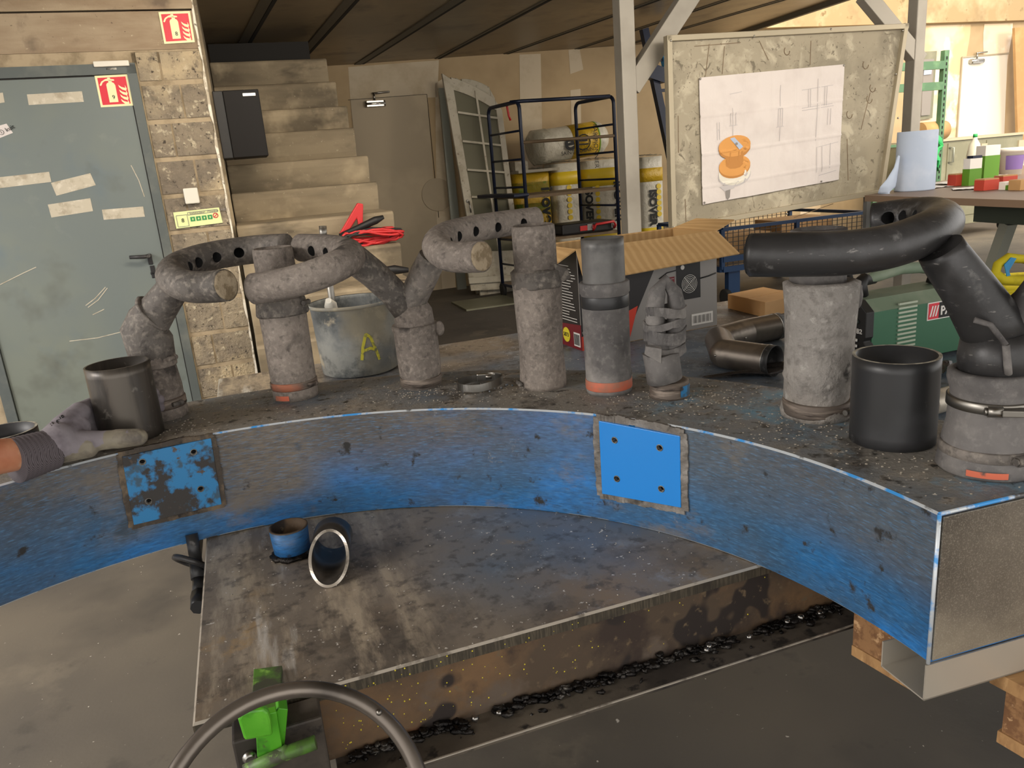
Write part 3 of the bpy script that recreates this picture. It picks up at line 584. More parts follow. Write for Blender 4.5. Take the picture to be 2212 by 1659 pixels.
ctr = (c[2] + c[3]) / 2; o = thing('notice_board', 'large worn grey board with a pinned plan, in a metal frame', 'notice board', ctr, YAW)
MB().slab(c[::-1], -BV, .025).build('board_panel', P['osb'], o)
mb = MB(); cc = sum(c, Vector())/4
for i in range(4):
    a_, b_ = c[i], c[(i+1) % 4]; inw = ((cc - (a_+b_)/2)); e = (b_-a_).normalized(); inw = (inw - e*inw.dot(e)).normalized()
    mb.bar(a_ + inw*.018 - e*.0 - BV*.006, b_ + inw*.018 - BV*.006, .038, .05, inw)
mb.build('board_frame', P['boardframe'], o, bevel=.003)
mb = MB()
for x, y in ((1449, 88), (1629, 78), (1795, 63), (1950, 66), (1935, 160), (1940, 255), (1700, 462), (1455, 490)): mb.ball(onT(x, y, Tb - .03), .008)
mb.build('screw_heads', P['chrome'], o)
mb = MB()
for (x, y), (x2, y2) in (((1532, 95), (1524, 165)), ((1565, 100), (1560, 160)), ((1500, 100), (1600, 92)), ((1752, 88), (1750, 140)), ((1830, 300), (1832, 390)), ((1465, 250), (1466, 330)), ((1880, 200), (1860, 280)), ((1480, 430), (1482, 480)), ((1640, 88), (1660, 130)), ((1715, 470), (1800, 440))):
    mb.bar(onT(x, y, Tb - .0015), onT(x2, y2, Tb - .0015), .005, .002, (onT(x2, y2, Tb) - onT(x, y, Tb)).cross(BV))
for x, y in ((1885, 190), (1878, 214), (1835, 247), (1870, 140), (1700, 110)): mb.tube([onT(x + 6*math.cos(a), y + 9*math.sin(a), Tb - .001) for a in [i*.5 for i in range(9)]], .003, 6)
mb.build('board_scratches', P['ply'], o)
mb = MB()   # rear struts carrying the board down to the floor
for i in (2, 3): mb.bar(c[i] - BU*(.1 if i == 2 else -.1) + BV*.04 + ZZ*.3, Vector((c[i].x, c[i].y, 0)) - BU*(.1 if i == 2 else -.1) + BV*.04, .04, .04, BU)
mb.build('board_leg', P['darksteelgrey'], o)
# plan on the board
Tq = Tb - .012; q = [(1509, 168), (1823, 139), (1811, 388), (1517, 442)]; c = [onT(x, y, Tq) for x, y in q]
o = thing('pinned_plan', 'creased white plan with an orange spool drawing, pinned to the board', 'poster', sum(c, Vector())/4, YAW)
def pp(u, v, l=0): 
    fold = sum(.006 * max(0, 1 - abs(u - f) / .012) for f in (.30, .49, .655, .83)) + sum(.006 * max(0, 1 - abs(v - f) / .014) for f in (.30, .60, .86))
    n_ = .010 * noise.noise(Vector((u * 4, v * 4, 1))) + .004 * noise.noise(Vector((u * 11, v * 11, 4)))
    drop = .03 * max(0, u - .93) * (v > .9)
    return (c[0]*(1-u) + c[1]*u)*(1-v) + (c[3]*(1-u) + c[2]*u)*v - BV * (.006 + fold + n_ + l)
mb = MB(); mb.grid(lambda i, j: pp(i, j), 110, 80); mb.build('plan_sheet', P['paper'], o)
def decal(name, uv, m, l=.003):
    n = len(uv); mb = MB(); cu, cv = sum(a for a, b in uv)/n, sum(b for a, b in uv)/n
    R_ = 6; vs = [pp(cu, cv, l)]
    for k in range(1, R_+1): vs += [pp(cu + (a-cu)*k/R_, cv + (b-cv)*k/R_, l) for a, b in uv]
    fs = [(0, 1+i, 1+(i+1) % n) for i in range(n)] + [(1+(k-1)*n+i, 1+k*n+i, 1+k*n+(i+1) % n, 1+(k-1)*n+(i+1) % n) for k in range(1, R_) for i in range(n)]
    mb.add(vs, fs); return mb.build(name, m, o)
def ell(cx, cy, rx, ry, a0=0, a1=360, n=26): return [(cx + rx*math.cos(math.radians(a0+(a1-a0)*i/n)), cy + ry*math.sin(math.radians(a0+(a1-a0)*i/n))) for i in range(n+1 if a1-a0 < 360 else n)]
decal('spool_base', ell(.225, .80, .115, .10), P['faint']); decal('spool_base_top', ell(.225, .785, .112, .10), P['white'], .004)
decal('spool_lower_disc', ell(.225, .74, .11, .088), P['ochred'], .005); decal('spool_lower_disc_top', ell(.225, .725, .11, .085), P['ochre'], .006)
decal('spool_core', [(.165, .53), (.165, .72), (.19, .745), (.225, .75), (.26, .745), (.285, .72), (.285, .53)], P['ochred'], .007)
decal('spool_upper_disc', ell(.225, .585, .112, .086), P['ochred'], .008); decal('spool_upper_disc_top', ell(.225, .565, .112, .085), P['ochre'], .009)
decal('spool_plate', [(.19, .50), (.22, .495), (.285, .58), (.255, .60)], P['cool'], .010); decal('spool_plate_hole', ell(.235, .55, .010, .012, n=12), P['midprint'], .011)
decal('spool_spindle', [(.16, .92), (.195, .915), (.19, .98), (.175, 1.0), (.165, .98)], P['midprint'], .004); decal('spool_foot', [(.12, .88), (.24, .865), (.22, .91), (.16, .93)], P['faint'], .0035)
mb = MB(); ln = [((.70, .18), (.92, .165)), ((.70, .33), (.92, .32)), ((.745, .18), (.745, .33)), ((.76, .18), (.76, .33)), ((.86, .17), (.86, .33)), ((.875, .17), (.875, .33)), ((.81, .10), (.81, .62)),
    ((.545, .12), (.545, .58)), ((.53, .31), (.56, .31)), ((.53, .31), (.53, .46)), ((.56, .31), (.56, .46)), ((.52, .46), (.57, .46)), ((.215, .26), (.215, .48)), ((.20, .30), (.20, .40)), ((.235, .30), (.235, .40)), ((.19, .40), (.245, .40)),
    ((.11, .36), (.11, .50)), ((.125, .36), (.125, .50)), ((.11, .42), (.125, .42)), ((.70, .35), (.93, .34)), ((.89, .36), (.89, .50)), ((.91, .36), (.91, .50)), ((.82, .68), (.82, .90)), ((.86, .68), (.86, .90)), ((.92, .66), (.92, .88)), ((.82, .68), (.98, .66)), ((.84, .93), (.97, .91)), ((.2, .15), (.28, .14))]
for a_, b_ in ln:
    for k in range(6):
        f0, f1 = k/6, (k+1)/6; A = (a_[0]+(b_[0]-a_[0])*f0, a_[1]+(b_[1]-a_[1])*f0); D = (a_[0]+(b_[0]-a_[0])*f1, a_[1]+(b_[1]-a_[1])*f1); mb.bar(pp(*A, .003), pp(*D, .003), .0045, .001, (pp(*D) - pp(*A)).cross(BV))
mb.build('plan_lines', P['faint'], o)
mb = MB()
for u, v in ((.005, .01), (.993, .01), (.86, .985), (.01, .985)): mb.ball(pp(u, v, .006), .008)
mb.build('pin', P['chrome'], o)
# dark blue lift frame seen between post and board
o = thing('lifting_mast', 'dark blue steel frame leaning behind the steel post', 'frame', B(st(onT(1440, 300, 7.4))[0], 7.4, 0), YAW)
A, D = onT(1405, 130, 7.4), onT(1447, 330, 7.4); d = (D-A).normalized(); D = A + d * ((A.z) / -d.z)
MB().bar(A - d*.3, D, .07, .07, BU).build('frame_rail', P['navy'], o)
MB().bar(A + BU*.16 - d*.3, D + BU*.16, .05, .07, BU).build('frame_rail', P['blue2'], o)
for k in range(8): MB().bar(A + d*(k*.3), A + d*(k*.3) + BU*.16, .03, .03, BV).build('mast_rung', P['navy'], o)
MB().bar(onT(1392, 150, 7.38), onT(1435, 165, 7.38), .14, .1, ZZ).build('mast_head', P['navy'], o)
# ================================================================== BACK OF THE HALL
def T_(x, y, T, dz=0): return onT(x, y, T)
def s_of(x, y, T): return st(onT(x, y, T))[0]
def z_of(x, y, T): return onT(x, y, T).z
# leaning french window shutters
def leaf(name, label, px, T, Ttop, muntin=True, group=None):
    # px: tl, tr, br, bl picture corners of the leaf ; bottom at T, top leaning back to Ttop
    c = [onT(*px[0], Ttop), onT(*px[1], Ttop), onT(*px[2], T), onT(*px[3], T)]
    o = thing(name, label, 'window', (c[2]+c[3])/2, YAW, group)
    def L(u, v, l=0): return (c[0]*(1-u)+c[1]*u)*(1-v) + (c[3]*(1-u)+c[2]*u)*v - BV*l
    nB = -BV
    fw = .16
    arch = lambda u: .03 + .0 if not muntin else .045 * (2*abs(u - .3))**2
    mb = MB()
    mb.slab([L(0, 1), L(fw, 1), L(fw, .02), L(0, 0)], nB, .05); mb.slab([L(1-fw*.7, 1), L(1, 1), L(1, .12), L(1-fw*.7, .075)], nB, .05)
    us = [fw*.9 + (1-1.6*fw)*i/14 for i in range(15)]; ya = lambda u: .008 + .078*u*u
    mb.poly([L(u, ya(u)+.055) for u in us] + [L(u, ya(u)) for u in us[::-1]], nB, .05)
    mb.slab([L(fw, 1), L(1-.7*fw, 1), L(1-.7*fw, .80), L(fw, .80)], nB, .05); mb.build('window_frame', P['shutterw'], o, bevel=.006)
    mb = MB(); ps = [L(fw, .80), L(1-.7*fw, .80)] + [L(u, .04 + .075*u*u) for u in (1-.7*fw, .7, .5, .3, fw)]
    mb.poly([p + BV*.03 for p in ps], nB, .005); mb.build('window_pane', P['glass'], o)
    mb = MB(); mb.bar(L(.55, .05, .004), L(.55, .80, .004), .022, .02, BU)
    for v in (.16, .285, .41, .53, .66): mb.bar(L(fw, v, .004), L(1-.7*fw, v, .004), .022, .018, ZZ)
    mb.build('glazing_bars', P['shutterw'], o)
    mb = MB(); mb.lathe(L(.07, .55, 0), -BV, [(0, .02), (.012, .018)], 16); mb.tube([L(.07, .55, .01), L(.07, .55, .05), L(.075, .60, .05)], .008, 8); mb.build('window_handle', P['chrome'], o)
    return o
leaf('casement_window', 'front old white arched window leaf with glazing bars leaning on the back wall', [(955, 158), (1078, 182), (1135, 640), (1040, 652)], 8.35, 8.75, True, 'old window leaves leaning on the back wall')
leaf('casement_window', 'rear old white window leaf, its arched top showing above the front leaf', [(985, 168), (1062, 152), (1120, 640), (1030, 645)], 8.50, 8.98, True, 'old window leaves leaning on the back wall')
o = MB().slab([onT(x, y, 9.0) for x, y in ((948, 190), (963, 190), (1010, 640), (990, 640))][::-1], -BV, .05).build('grey_panel', P['trestle'], rot=YAW); tag(o, 'tall narrow grey panel leaning behind the white window leaves', 'panel')
o = MB().slab([onT(x, y, 8.9) for x, y in ((1000, 363), (1093, 352), (1093, 372), (1000, 381))][::-1], -BV, .02).build('salmon_board', P['salmon'], rot=YAW)
bb = MB().box(s_of(1004, 370, 8.98), s_of(1090, 360, 8.98), 8.9, 8.98, z_of(1050, 380, 8.9), z_of(1050, 360, 8.9), FB); bpy.data.objects.remove(o)
o = bb.build('salmon_board', P['salmon'], rot=YAW); tag(o, 'salmon coloured board wedged behind the glass of the leaning window', 'board')
# trolley
TN, TF = 7.45, 8.12
ztop = z_of(1330, 207, TN)
sB, sD, sA, sC = s_of(1134, 400, TN), s_of(1333, 400, TN), s_of(1068, 400, TF), s_of(1252, 400, TF)
o = thing('shelf_trolley', 'navy blue tubular shelf trolley in front of the insulation packs', 'trolley', B((sB+sD)/2, (TN+TF)/2, 0), YAW)
def frame_end(s1, t1, s2, t2):
    p1, p2 = B(s1, t1, 0), B(s2, t2, 0); d = (p2-p1).normalized(); r = .07
    pts = [p1 + ZZ*.12, p1 + ZZ*(ztop-r)] + [p1 + d*r*(1-math.cos(a)) + ZZ*(ztop - r + r*math.sin(a)) for a in (.4, .8, 1.2)] + [p1 + d*r + ZZ*ztop, p2 - d*r + ZZ*ztop] + [p2 - d*r*(1-math.sin(a)) + ZZ*(ztop - r + r*math.cos(a)) for a in (.4, .8, 1.2)] + [p2 + ZZ*(ztop-r), p2 + ZZ*.12]
    mb = MB().tube(pts, .019, 10); mb.build('end_frame', P['navy'], o)
    for z in [ztop - .27*k for k in range(1, 7)]: MB().tube([p1 + ZZ*z, p2 + ZZ*z], .011, 8).build('frame_rung', P['navy'], o)
frame_end(sA, TF, sB, TN); frame_end(sC, TF, sD, TN)
MB().tube([B(sB - .07, TN + .06, ztop), B(sB + .02, TN, ztop), B(sD - .04, TN, ztop)], .018, 10).build('top_rail', P['navy'], o)
for y, th in ((293, .018), (404, .03), (497, .03), (600, .03)):
    z = z_of(1330, y, TN)
    MB().hexa([B(sB, TN, z-th), B(sD, TN, z-th), B(sC, TF, z-th), B(sA, TF, z-th), B(sB, TN, z), B(sD, TN, z), B(sC, TF, z), B(sA, TF, z)]).build('shelf_board', P['ply'], o) if y != 293 else MB().tube([B(sB, TN, z), B(sD, TN, z)], .016, 8).build('shelf_rail', P['ply'], o)
z4 = z_of(1330, 404, TN); mb = MB(); mb.bar(B(sA - .12, TF + .02, z4 + .01), B(sB - .06, TN - .05, z4 + .01), .18, .035, BU); mb.build('push_handle', P['navy'], o, bevel=.01)
z5 = .13
mb = MB()
for s, t in ((sA, TF), (sB, TN), (sC, TF), (sD, TN)):
    w = MB(); w.lathe(B(s, t, .075) - BU*.02, BU, [(0, .06), (.002, .073), (.038, .073), (.04, .06)], 24); w.build('caster_wheel', P['rubber'], o)
mb.bar(B(sA, TF, z5), B(sB, TN, z5), .03, .03); mb.bar(B(sC, TF, z5), B(sD, TN, z5), .03, .03); mb.bar(B(sB, TN, z5), B(sD, TN, z5), .03, .03); mb.build('base_frame', P['navy'], o)
a = onT(1093, 222, TN + .3); o2 = MB().tube([a, a - ZZ*.05 + BU*.01, a - ZZ*.13 + BU*.02, a - ZZ*.17 + BU*.035], .012, 6).build('tie_ribbon', P['red'], rot=YAW); tag(o2, 'red and white ribbon tied to the top bar of the blue trolley', 'ribbon')
# insulation packs
def pack(x0, x1, ytop, T, label, bands, txt=None, tsz=.26, tx=None, depth=.5, film=True):
    s0, s1 = s_of(x0, ytop, T), s_of(x1, ytop, T); zt = z_of((x0+x1)/2, ytop, T)
    o = thing('insulation_pack', label, 'insulation pack', B((s0+s1)/2, T + depth/2, 0), YAW, 'wrapped insulation packs by the back wall')
    def shape(z0, z1, gr, name, m):
        n = 28; mb = MB(); cs, ct = (s0+s1)/2, T + depth/2; hs, hd = (s1-s0)/2 + gr, depth/2 + gr; nz = max(2, int((z1-z0)/.12)); vs = []
        for j in range(nz+1):
            z = z0 + (z1-z0)*j/nz
            for i in range(n):
                a_ = 2*math.pi*i/n; ca, sa = math.cos(a_), math.sin(a_); e = .45
                q = B(cs + hs*math.copysign(abs(ca)**e, ca), ct + hd*math.copysign(abs(sa)**e, sa), z); vs.append(q)
        fs = [(j*n+i, j*n+(i+1) % n, (j+1)*n+(i+1) % n, (j+1)*n+i) for j in range(nz) for i in range(n)] + [tuple(range(n))[::-1], tuple(nz*n + i for i in range(n))]
        mb.add(vs, fs, 0, True); mb.build(name, m, o)
    shape(0, zt, 0, 'pack_body', P['isoW'])
    for f0, f1, m, nm in bands: shape(zt*f0, zt*f1, .004, nm, P[m])
    if film:
        mb = MB(); cs = (s0+s1)/2
        mb.grid(lambda i, j: B(s0 + (s1-s0)*i, T + .02 + (depth-.04)*j, zt + .004 + .03*abs(noise.noise(Vector((i*6+s0, j*5, 2)))) + .01*math.sin(i*3.14)), 16, 10); mb.build('film_top', P['film'], o)
    if txt:
        zz, sx = tx; text('brand_print', txt, B(sx, T - .012, zz), -ZZ, BU, tsz, P['ink'], o, bold=.006)
    return o, s0, s1, zt
def dots(o, s, T, zs, m='isoYb', r=.03):
    mb = MB()
    for z in zs: mb.lathe(B(s, T - .008, z), -BV, [(0, r), (.003, r)], 14)
    mb.build('dot_print', P[m], o)
Tp = 8.92
o, s0, s1, zt = pack(1112, 1190, 368, Tp - .3, 'yellow and lime insulation pack leftmost behind the trolley', [(.0, .98, 'isoY', 'yellow_wrap'), (.80, .90, 'isoG', 'lime_band'), (.62, .72, 'isoG', 'lime_band')], 'isover', .20, (1.12, s_of(1172, 450, Tp-.3)), .4)
o, s0, s1, zt = pack(1197, 1256, 352, Tp - .3, 'white insulation pack with a yellow top band, second from left behind the trolley', [(.82, .93, 'isoYb', 'yellow_band'), (0, .2, 'isoYb', 'yellow_band')], None, .3, None, .4)
dots(o, s_of(1230, 430, Tp-.3), Tp - .3, [z_of(1230, y, Tp-.3) for y in (405, 418, 431, 444, 457, 470)])
o, s0, s1, zt = pack(1263, 1340, 345, Tp - .25, 'white and yellow insulation pack right behind the trolley with upside down lettering', [(.78, .93, 'isoYb', 'yellow_band'), (.15, .36, 'isoYb', 'yellow_band')], 'ISOVER', .13, (z_of(1270, 404, Tp-.25), s_of(1263, 400, Tp-.25)), .4)
dots(o, s_of(1291, 430, Tp-.25), Tp - .25, [z_of(1291, y, Tp-.25) for y in (405, 418, 431, 444, 457, 470)]); text('brand_print', 'ISOVER', B(s_of(1330, 400, Tp-.25) - .03, Tp - .262, z_of(1337, 390, Tp-.25)), -ZZ, BU, .15, P['ink'], o, bold=.005)
o, s0, s1, zt = pack(1384, 1436, 338, Tp - .9, 'single insulation pack standing between the steel post and the notice board', [(.80, .91, 'isoY', 'yellow_band'), (.12, .42, 'isoYb', 'yellow_band')], 'ISOVER', .125, (z_of(1400, 410, Tp-.9), s_of(1402, 410, Tp-.9)), .4)
dots(o, s_of(1423, 430, Tp-.9), Tp - .9, [z_of(1423, y, Tp-.9) for y in (402, 414, 426, 438, 450, 462)])
# rolls stacked on top (horizontal)
T5 = Tp - .18; a, b_ = onT(1160, 319, T5), onT(1296, 297, T5); ax = (b_ - a).normalized(); Lr = (b_-a).length; r = .19
zr = z_of(1194, 352, Tp-.3) + .0
o = thing('insulation_roll', 'yellow and white insulation roll lying on top of the upright packs', 'insulation roll', B((st(a)[0]+st(b_)[0])/2, T5, a.z - r), YAW)
MB().lathe(a, ax, [(0, r*.75), (.02, r*.97), (.06, r), (Lr-.05, r), (Lr, r*.9), (Lr+.06, r*.6)], 36).build('roll_body', P['isoW'], o)
MB().lathe(a, ax, [(Lr*.48, r+.004), (Lr*.88, r+.004)], 36).build('yellow_wrap', P['isoY'], o); MB().lathe(a, ax, [(Lr*.88, r+.005), (Lr*.90, r+.005)], 36).build('lime_band', P['isoG'], o)
MB().lathe(a - ax*.1, ax, [(0, r*.7), (.05, r*.98), (.22, r*1.02)], 24, jit=.03, jf=9).build('film_wrap', P['film'], o)
text('brand_print', 'er', a + ax*.27 - BV*(r+.012) - ZZ*.08, ax, ZZ, .26, P['ink'], o, bold=.006); text('brand_print', 'SAINT-GOBAIN', a + ax*.22 - BV*(r+.006) - ZZ*.13, ax, ZZ, .06, P['ink'], o)
text('wrap_print', 'PAR PIONNIER', a + ax*(Lr*.78) - BV*(r+.012) + ZZ*.16, -ZZ, BU, .075, P['ink'], o)
mb = MB(); p = a + ax*(Lr*.62) - BV*(r + .012) - ZZ*.02; mb.tube([p + (ax*math.cos(i*.4) + ZZ*math.sin(i*.4))*.085 for i in range(16)], .006, 6, closed=True); mb.box(-.05, .05, -.004, .002, .01, .03, Matrix.Translation(p) @ FB); mb.box(-.06, .06, -.004, .002, -.03, -.015, Matrix.Translation(p) @ FB); mb.build('round_print', P['ink'], o)
z0 = z_of(1150, 372, Tp-.3)
o = MB().box(s_of(1112, 360, Tp-.3), s_of(1200, 360, Tp-.3), Tp-.42, Tp+.1, z0, z0 + .03, FB).box(s_of(1112, 350, Tp-.3), s_of(1140, 350, Tp-.3), Tp-.30, Tp+.1, z0+.03, z0 + .13, FB).build('board_offcuts', P['shutterw'], rot=YAW); tag(o, 'pale board offcuts lying on the leftmost yellow insulation pack', 'boards')
# tool case on the trolley shelf
z = z_of(1330, 497, TN); s0, s1 = s_of(1210, 480, TN), s_of(1324, 480, TN)
o = thing('tool_case', 'black tool case with red handle on the lower trolley shelf', 'tool case', B((s0+s1)/2, TN + .15, z), YAW)
MB().box(s0, s1 - .01, TN - .04, TN + .30, z + .004, z + .115, FB).build('case_body', P['caseblack'], o, bevel=.02)
p = B(s1 - .13, TN - .05, z + .06); MB().tube([p + BU*-.12 - ZZ*.03 + BV*.01, p - BU*.12 - ZZ*.0 - BV*.03, p + BU*-.10 + ZZ*.03 - BV*.03, p + BU*.10 + ZZ*.04 - BV*.03, p + BU*.12 - BV*.03, p + BU*.12 - ZZ*.03 + BV*.01], .013, 8).build('case_handle', P['red'], o)
MB().box(s0 + .20, s0 + .36, TN - .047, TN - .036, z + .035, z + .085, FB).build('case_badge', P['red'], o)
for f in (.52, .98): MB().box(s0 + (s1-s0)*f - .03, s0 + (s1-s0)*f + .03, TN - .05, TN - .036, z + .03, z + .10, FB).build('case_latch', P['chrome'], o, bevel=.004)
# floor mat/grating behind
o = MB().box(s_of(1000, 650, 7.6), s_of(1120, 640, 7.6), 7.5, 8.1, .001, .018, FB).build('floor_grating', P['cabinet'], rot=YAW); tag(o, 'dark chequered floor grating in front of the leaning windows', 'grating')
# white cupboard bottom below the shutters
o = thing('door_leaf', 'low white panelled board lying against the leaning windows', 'panel', onT(1070, 620, 8.27), YAW)
c = [onT(x, y, 8.27) for x, y in ((1003, 545), (1140, 540), (1150, 622), (1018, 628))]; MB().slab(c[::-1], -BV, .04).build('panel_board', P['shutterw'], o)
c2 = [onT(x, y, 8.225) for x, y in ((1012, 600), (1140, 592), (1142, 604), (1014, 613))]; MB().slab(c2[::-1], -BV, .02).build('panel_rail', P['shutterw'], o)
# ---- jumper cables on a stair
lvl = lv[4]; zt_ = lv[4][1]; zc = z_of(800, 545, lv[4][0] + .1)
kk = min(range(len(lv)), key=lambda i: abs(lv[i][1] - z_of(795, 540, lv[i][0] + .12)))
zs_, ts_ = lv[4][1], lv[4][0]
o = thing('jumper_cables', 'coil of red and black jumper cables on a stair tread', 'cables', B(s_of(798, 526, ts_), ts_ + .05, zs_), YAW)
ctr = B(s_of(800, 526, ts_), ts_ + .045, zs_ + .055)
for cc_, m, n in ((0, 'red', 3), (1, 'black', 2), (2, 'red', 3)):
    pts = [ctr + BU*(.18+.035*math.sin(i*.37+cc_))*math.cos(i*.35) + BV*(.035*math.cos(i*.35+cc_) - .01*cc_) + ZZ*((.030+.012*math.sin(i*.61))*math.sin(i*.35) + .012*math.sin(i*.9+cc_)) for i in range(18*n)]
    MB().tube(pts, .0085, 8).build('cable_coil', P[m], o)
q = ctr + BU*-.07 + ZZ*.035
mb = MB(); mb.poly([q + BU*x*1.1 + ZZ*z*1.0 for x, z in ((-.09, 0), (.03, .17), (.06, .16), (.04, .02), (.02, .02), (.015, .08), (-.03, .02))], -BV, .03); mb.build('clamp_jaw', P['red'], o, bevel=.006)
mb = MB(); mb.tube([q + BU*-.1 - ZZ*.01, q + BU*.0 + ZZ*.02 - BV*.03, q + BU*.12 + ZZ*.06 - BV*.04, q + BU*.17 + ZZ*.075 - BV*.04], [.012, .02, .024, .012], 10); mb.build('clamp_jaw', P['black'], o)
o = thing('cable_clamp', 'black cable clamp lying on the stair tread behind the bucket rim', 'clamp', onT(852, 584, ts_ - .3), YAW)
p = onT(852, 583, ts_ - .3); MB().tube([p - BU*.09 + ZZ*.01, p, p + BU*.08 - ZZ*.01], [.012, .028, .014], 12).build('clamp_body', P['black'], o)
# ---- wire cage cart under the board
Tc, Tc2 = 5.9, 7.0
zb_ = .17
o = thing('cage_cart', 'blue wire cage cart on casters below the notice board', 'cart', B(s_of(1680, 600, Tc), (Tc+Tc2)/2, 0), YAW)
s0, s1 = s_of(1560, 560, Tc), s_of(1870, 520, Tc); z0, z1 = z_of(1600, 577, Tc), z_of(1800, 472, Tc) + .02
mb = MB()
for t in (Tc, Tc2):
    for z in (z0, z0 + .09 if t == Tc else z0): mb.bar(B(s0, t, z), B(s1, t, z), .05, .05, BV)
    for s in (s0, (s0+s1)*.5, s1): mb.bar(B(s, t, z0), B(s, t, z1), .035, .035, BU)
    mb.bar(B(s0, t, z1), B(s1, t, z1), .03, .03, BV)
for s in (s0, s1): mb.bar(B(s, Tc, z0), B(s, Tc2, z0), .05, .05, BU); mb.bar(B(s, Tc, z1), B(s, Tc2, z1), .03, .03, BU)
mb.build('cart_frame', P['bluecart'], o)
mb = MB(); 
for t in (Tc, Tc2):
    k = int((s1-s0)/.055)
    for i in range(1, k): mb.bar(B(s0 + (s1-s0)*i/k, t, z0), B(s0 + (s1-s0)*i/k, t, z1), .005, .005, BU)
    for i in range(1, 9): mb.bar(B(s0, t, z0 + (z1-z0)*i/9), B(s1, t, z0 + (z1-z0)*i/9), .005, .005, BV)
mb.build('wire_mesh', P['mesh'], o); MB().box(s0, s1, Tc, Tc2, z0 + .01, z0 + .03, FB).build('cart_floor', P['ply'], o)
for s, t in ((s0 + .14, Tc + .05), (s1 - .1, Tc + .05), (s0 + .14, Tc2 - .05), (s1 - .1, Tc2 - .05)):
    MB().bar(B(s, t, z0), B(s, t, .12), .12, .06, BU).build('caster_fork', P['bluecart'], o); MB().lathe(B(s, t, .08) - BU*.09, BU, [(0, .06), (.004, .078), (.04, .078), (.044, .06)], 24).build('caster_wheel', P['rubber'], o)
for sx, tx, w, h_, m, lb in ((s0 + .5, Tc + .3, .5, .22, 'carton', 'brown carton lying on the left in the wire cage cart'), (s0 + 1.15, Tc + .3, .6, .3, 'carton', 'brown carton lying on the right in the wire cage cart')):
    q = MB().box(sx - w/2, sx + w/2, tx, tx + .4, z0 + .031, z0 + .03 + h_, FB).build('packing_carton', P[m], rot=YAW, bevel=.004); tag(q, lb, 'box')
# ---- far cabinet, rack
Tk = 7.9; s0, s1 = s_of(2042, 420, Tk), s_of(2199, 410, Tk); zt = z_of(2042, 300, Tk)
zbc = z_of(2110, 447, Tk)
o = thing('rolling_cabinet', 'grey green steel cabinet on casters behind the workbench', 'cabinet', B((s0+s1)/2, Tk+.3, 0), YAW)
MB().box(s0 - .55, s1, Tk, Tk + .6, .16, zt - .03, FB).build('cabinet_body', P['cabinet'], o, bevel=.005); MB().box(s0 - .58, s1 + .03, Tk - .03, Tk + .63, zt - .03, zt, FB).build('cabinet_top', P['brighttop'], o)
sm_ = s_of(2123, 380, Tk)
MB().box(s0 - .02, sm_ - .01, Tk - .012, Tk, .28, zt - .06, FB).build('cabinet_door', P['cabinet'], o, bevel=.004); MB().box(sm_ + .01, s1 - .02, Tk - .012, Tk, .28, zt - .06, FB).build('cabinet_door', P['cabinet'], o, bevel=.004)
p = onT(2050, 335, Tk - .02); MB().tube([p + ZZ*.09, p + ZZ*.09 - BV*.04 + BU*.03, p - ZZ*.09 - BV*.04 + BU*.03, p - ZZ*.09], .011, 8).build('cabinet_handle', P['trestle'], o)
for s, y in ((sm_ - .05, zt - .15), (sm_ - .05, .45), (s1 - .05, zt - .15)): MB().box(s - .05, s + .05, Tk - .03, Tk - .01, y - .05, y + .05, FB).build('cabinet_hinge', P['brighttop'], o)
for s in (s0 - .4, s1 - .15): MB().lathe(B(s, Tk + .06, .08) - BU*.02, BU, [(0, .06), (.003, .078), (.037, .078), (.04, .06)], 24).build('caster_wheel', P['rubber'], o)
Tr = 7.5; s0 = s_of(2047, 110, Tr)
o = thing('rack_frame', 'green perforated steel rack frame right of the notice board', 'rack', B(s0 - .4, Tr, 0), YAW)
zt = z_of(2047, 108, Tr)
MB().box(s0 - .04, s0 + .03, Tr, Tr + .06, 0, zt, FB).build('rack_upright', P['greenrack'], o)
MB().box(s0 - 1.0, s0 - .94, Tr, Tr + .06, 0, zt, FB).build('rack_upright', P['greenrack'], o)
z = .1
while z < zt - .05: MB().box(s0 - .012, s0 + .006, Tr - .002, Tr + .002, z, z + .035, FB).build('rack_slot', P['holeshade'], o); z += .065
for y in (140, 185, 400): z = z_of(2040, y, Tr); MB().box(s0 - .97, s0 - .04, Tr - .01, Tr + .04, z - .045, z + .045, FB).build('rack_beam', P['greenrack'], o)
# green strap bundle hanging on the rack
Tq = Tr - .08; o = thing('green_strap', 'bright green strap bundle hanging on the green rack', 'strap', onT(2022, 330, Tq), YAW)
mb = MB()
for k in range(5): 
    c_ = [(1998 + 2*k, 288), (2016 + 2*k, 288 + 3*k), (2030 + k, 300 + 4*k), (2033 - 2*k, 322), (2022 - k, 330 + 4*k), (2027, 345), (2024, 358 + 2*k), (2015, 352)]
    mb.tube([onT(x, y, Tq - .01*k) for x, y in c_], .022, 6)
mb.jitter(.02, 9).build('strap_loop', P['greenbag'], o)
o = MB().lathe(onT(2014, 283, Tr + .12), BU, [(-.2, .11), (.18, .11), (.18, .035)], 24).build('tape_reel', P['carton'], rot=YAW); tag(o, 'brown reel on the rack shelf above the green strap', 'reel')
MB().box(s0 - .95, s0 - .05, Tr + .04, Tr + .4, z_of(2014, 302, Tr) - .05, z_of(2014, 302, Tr) - .02, FB).build('rack_shelf', P['greenrack'], bpy.data.objects['rack_frame'])
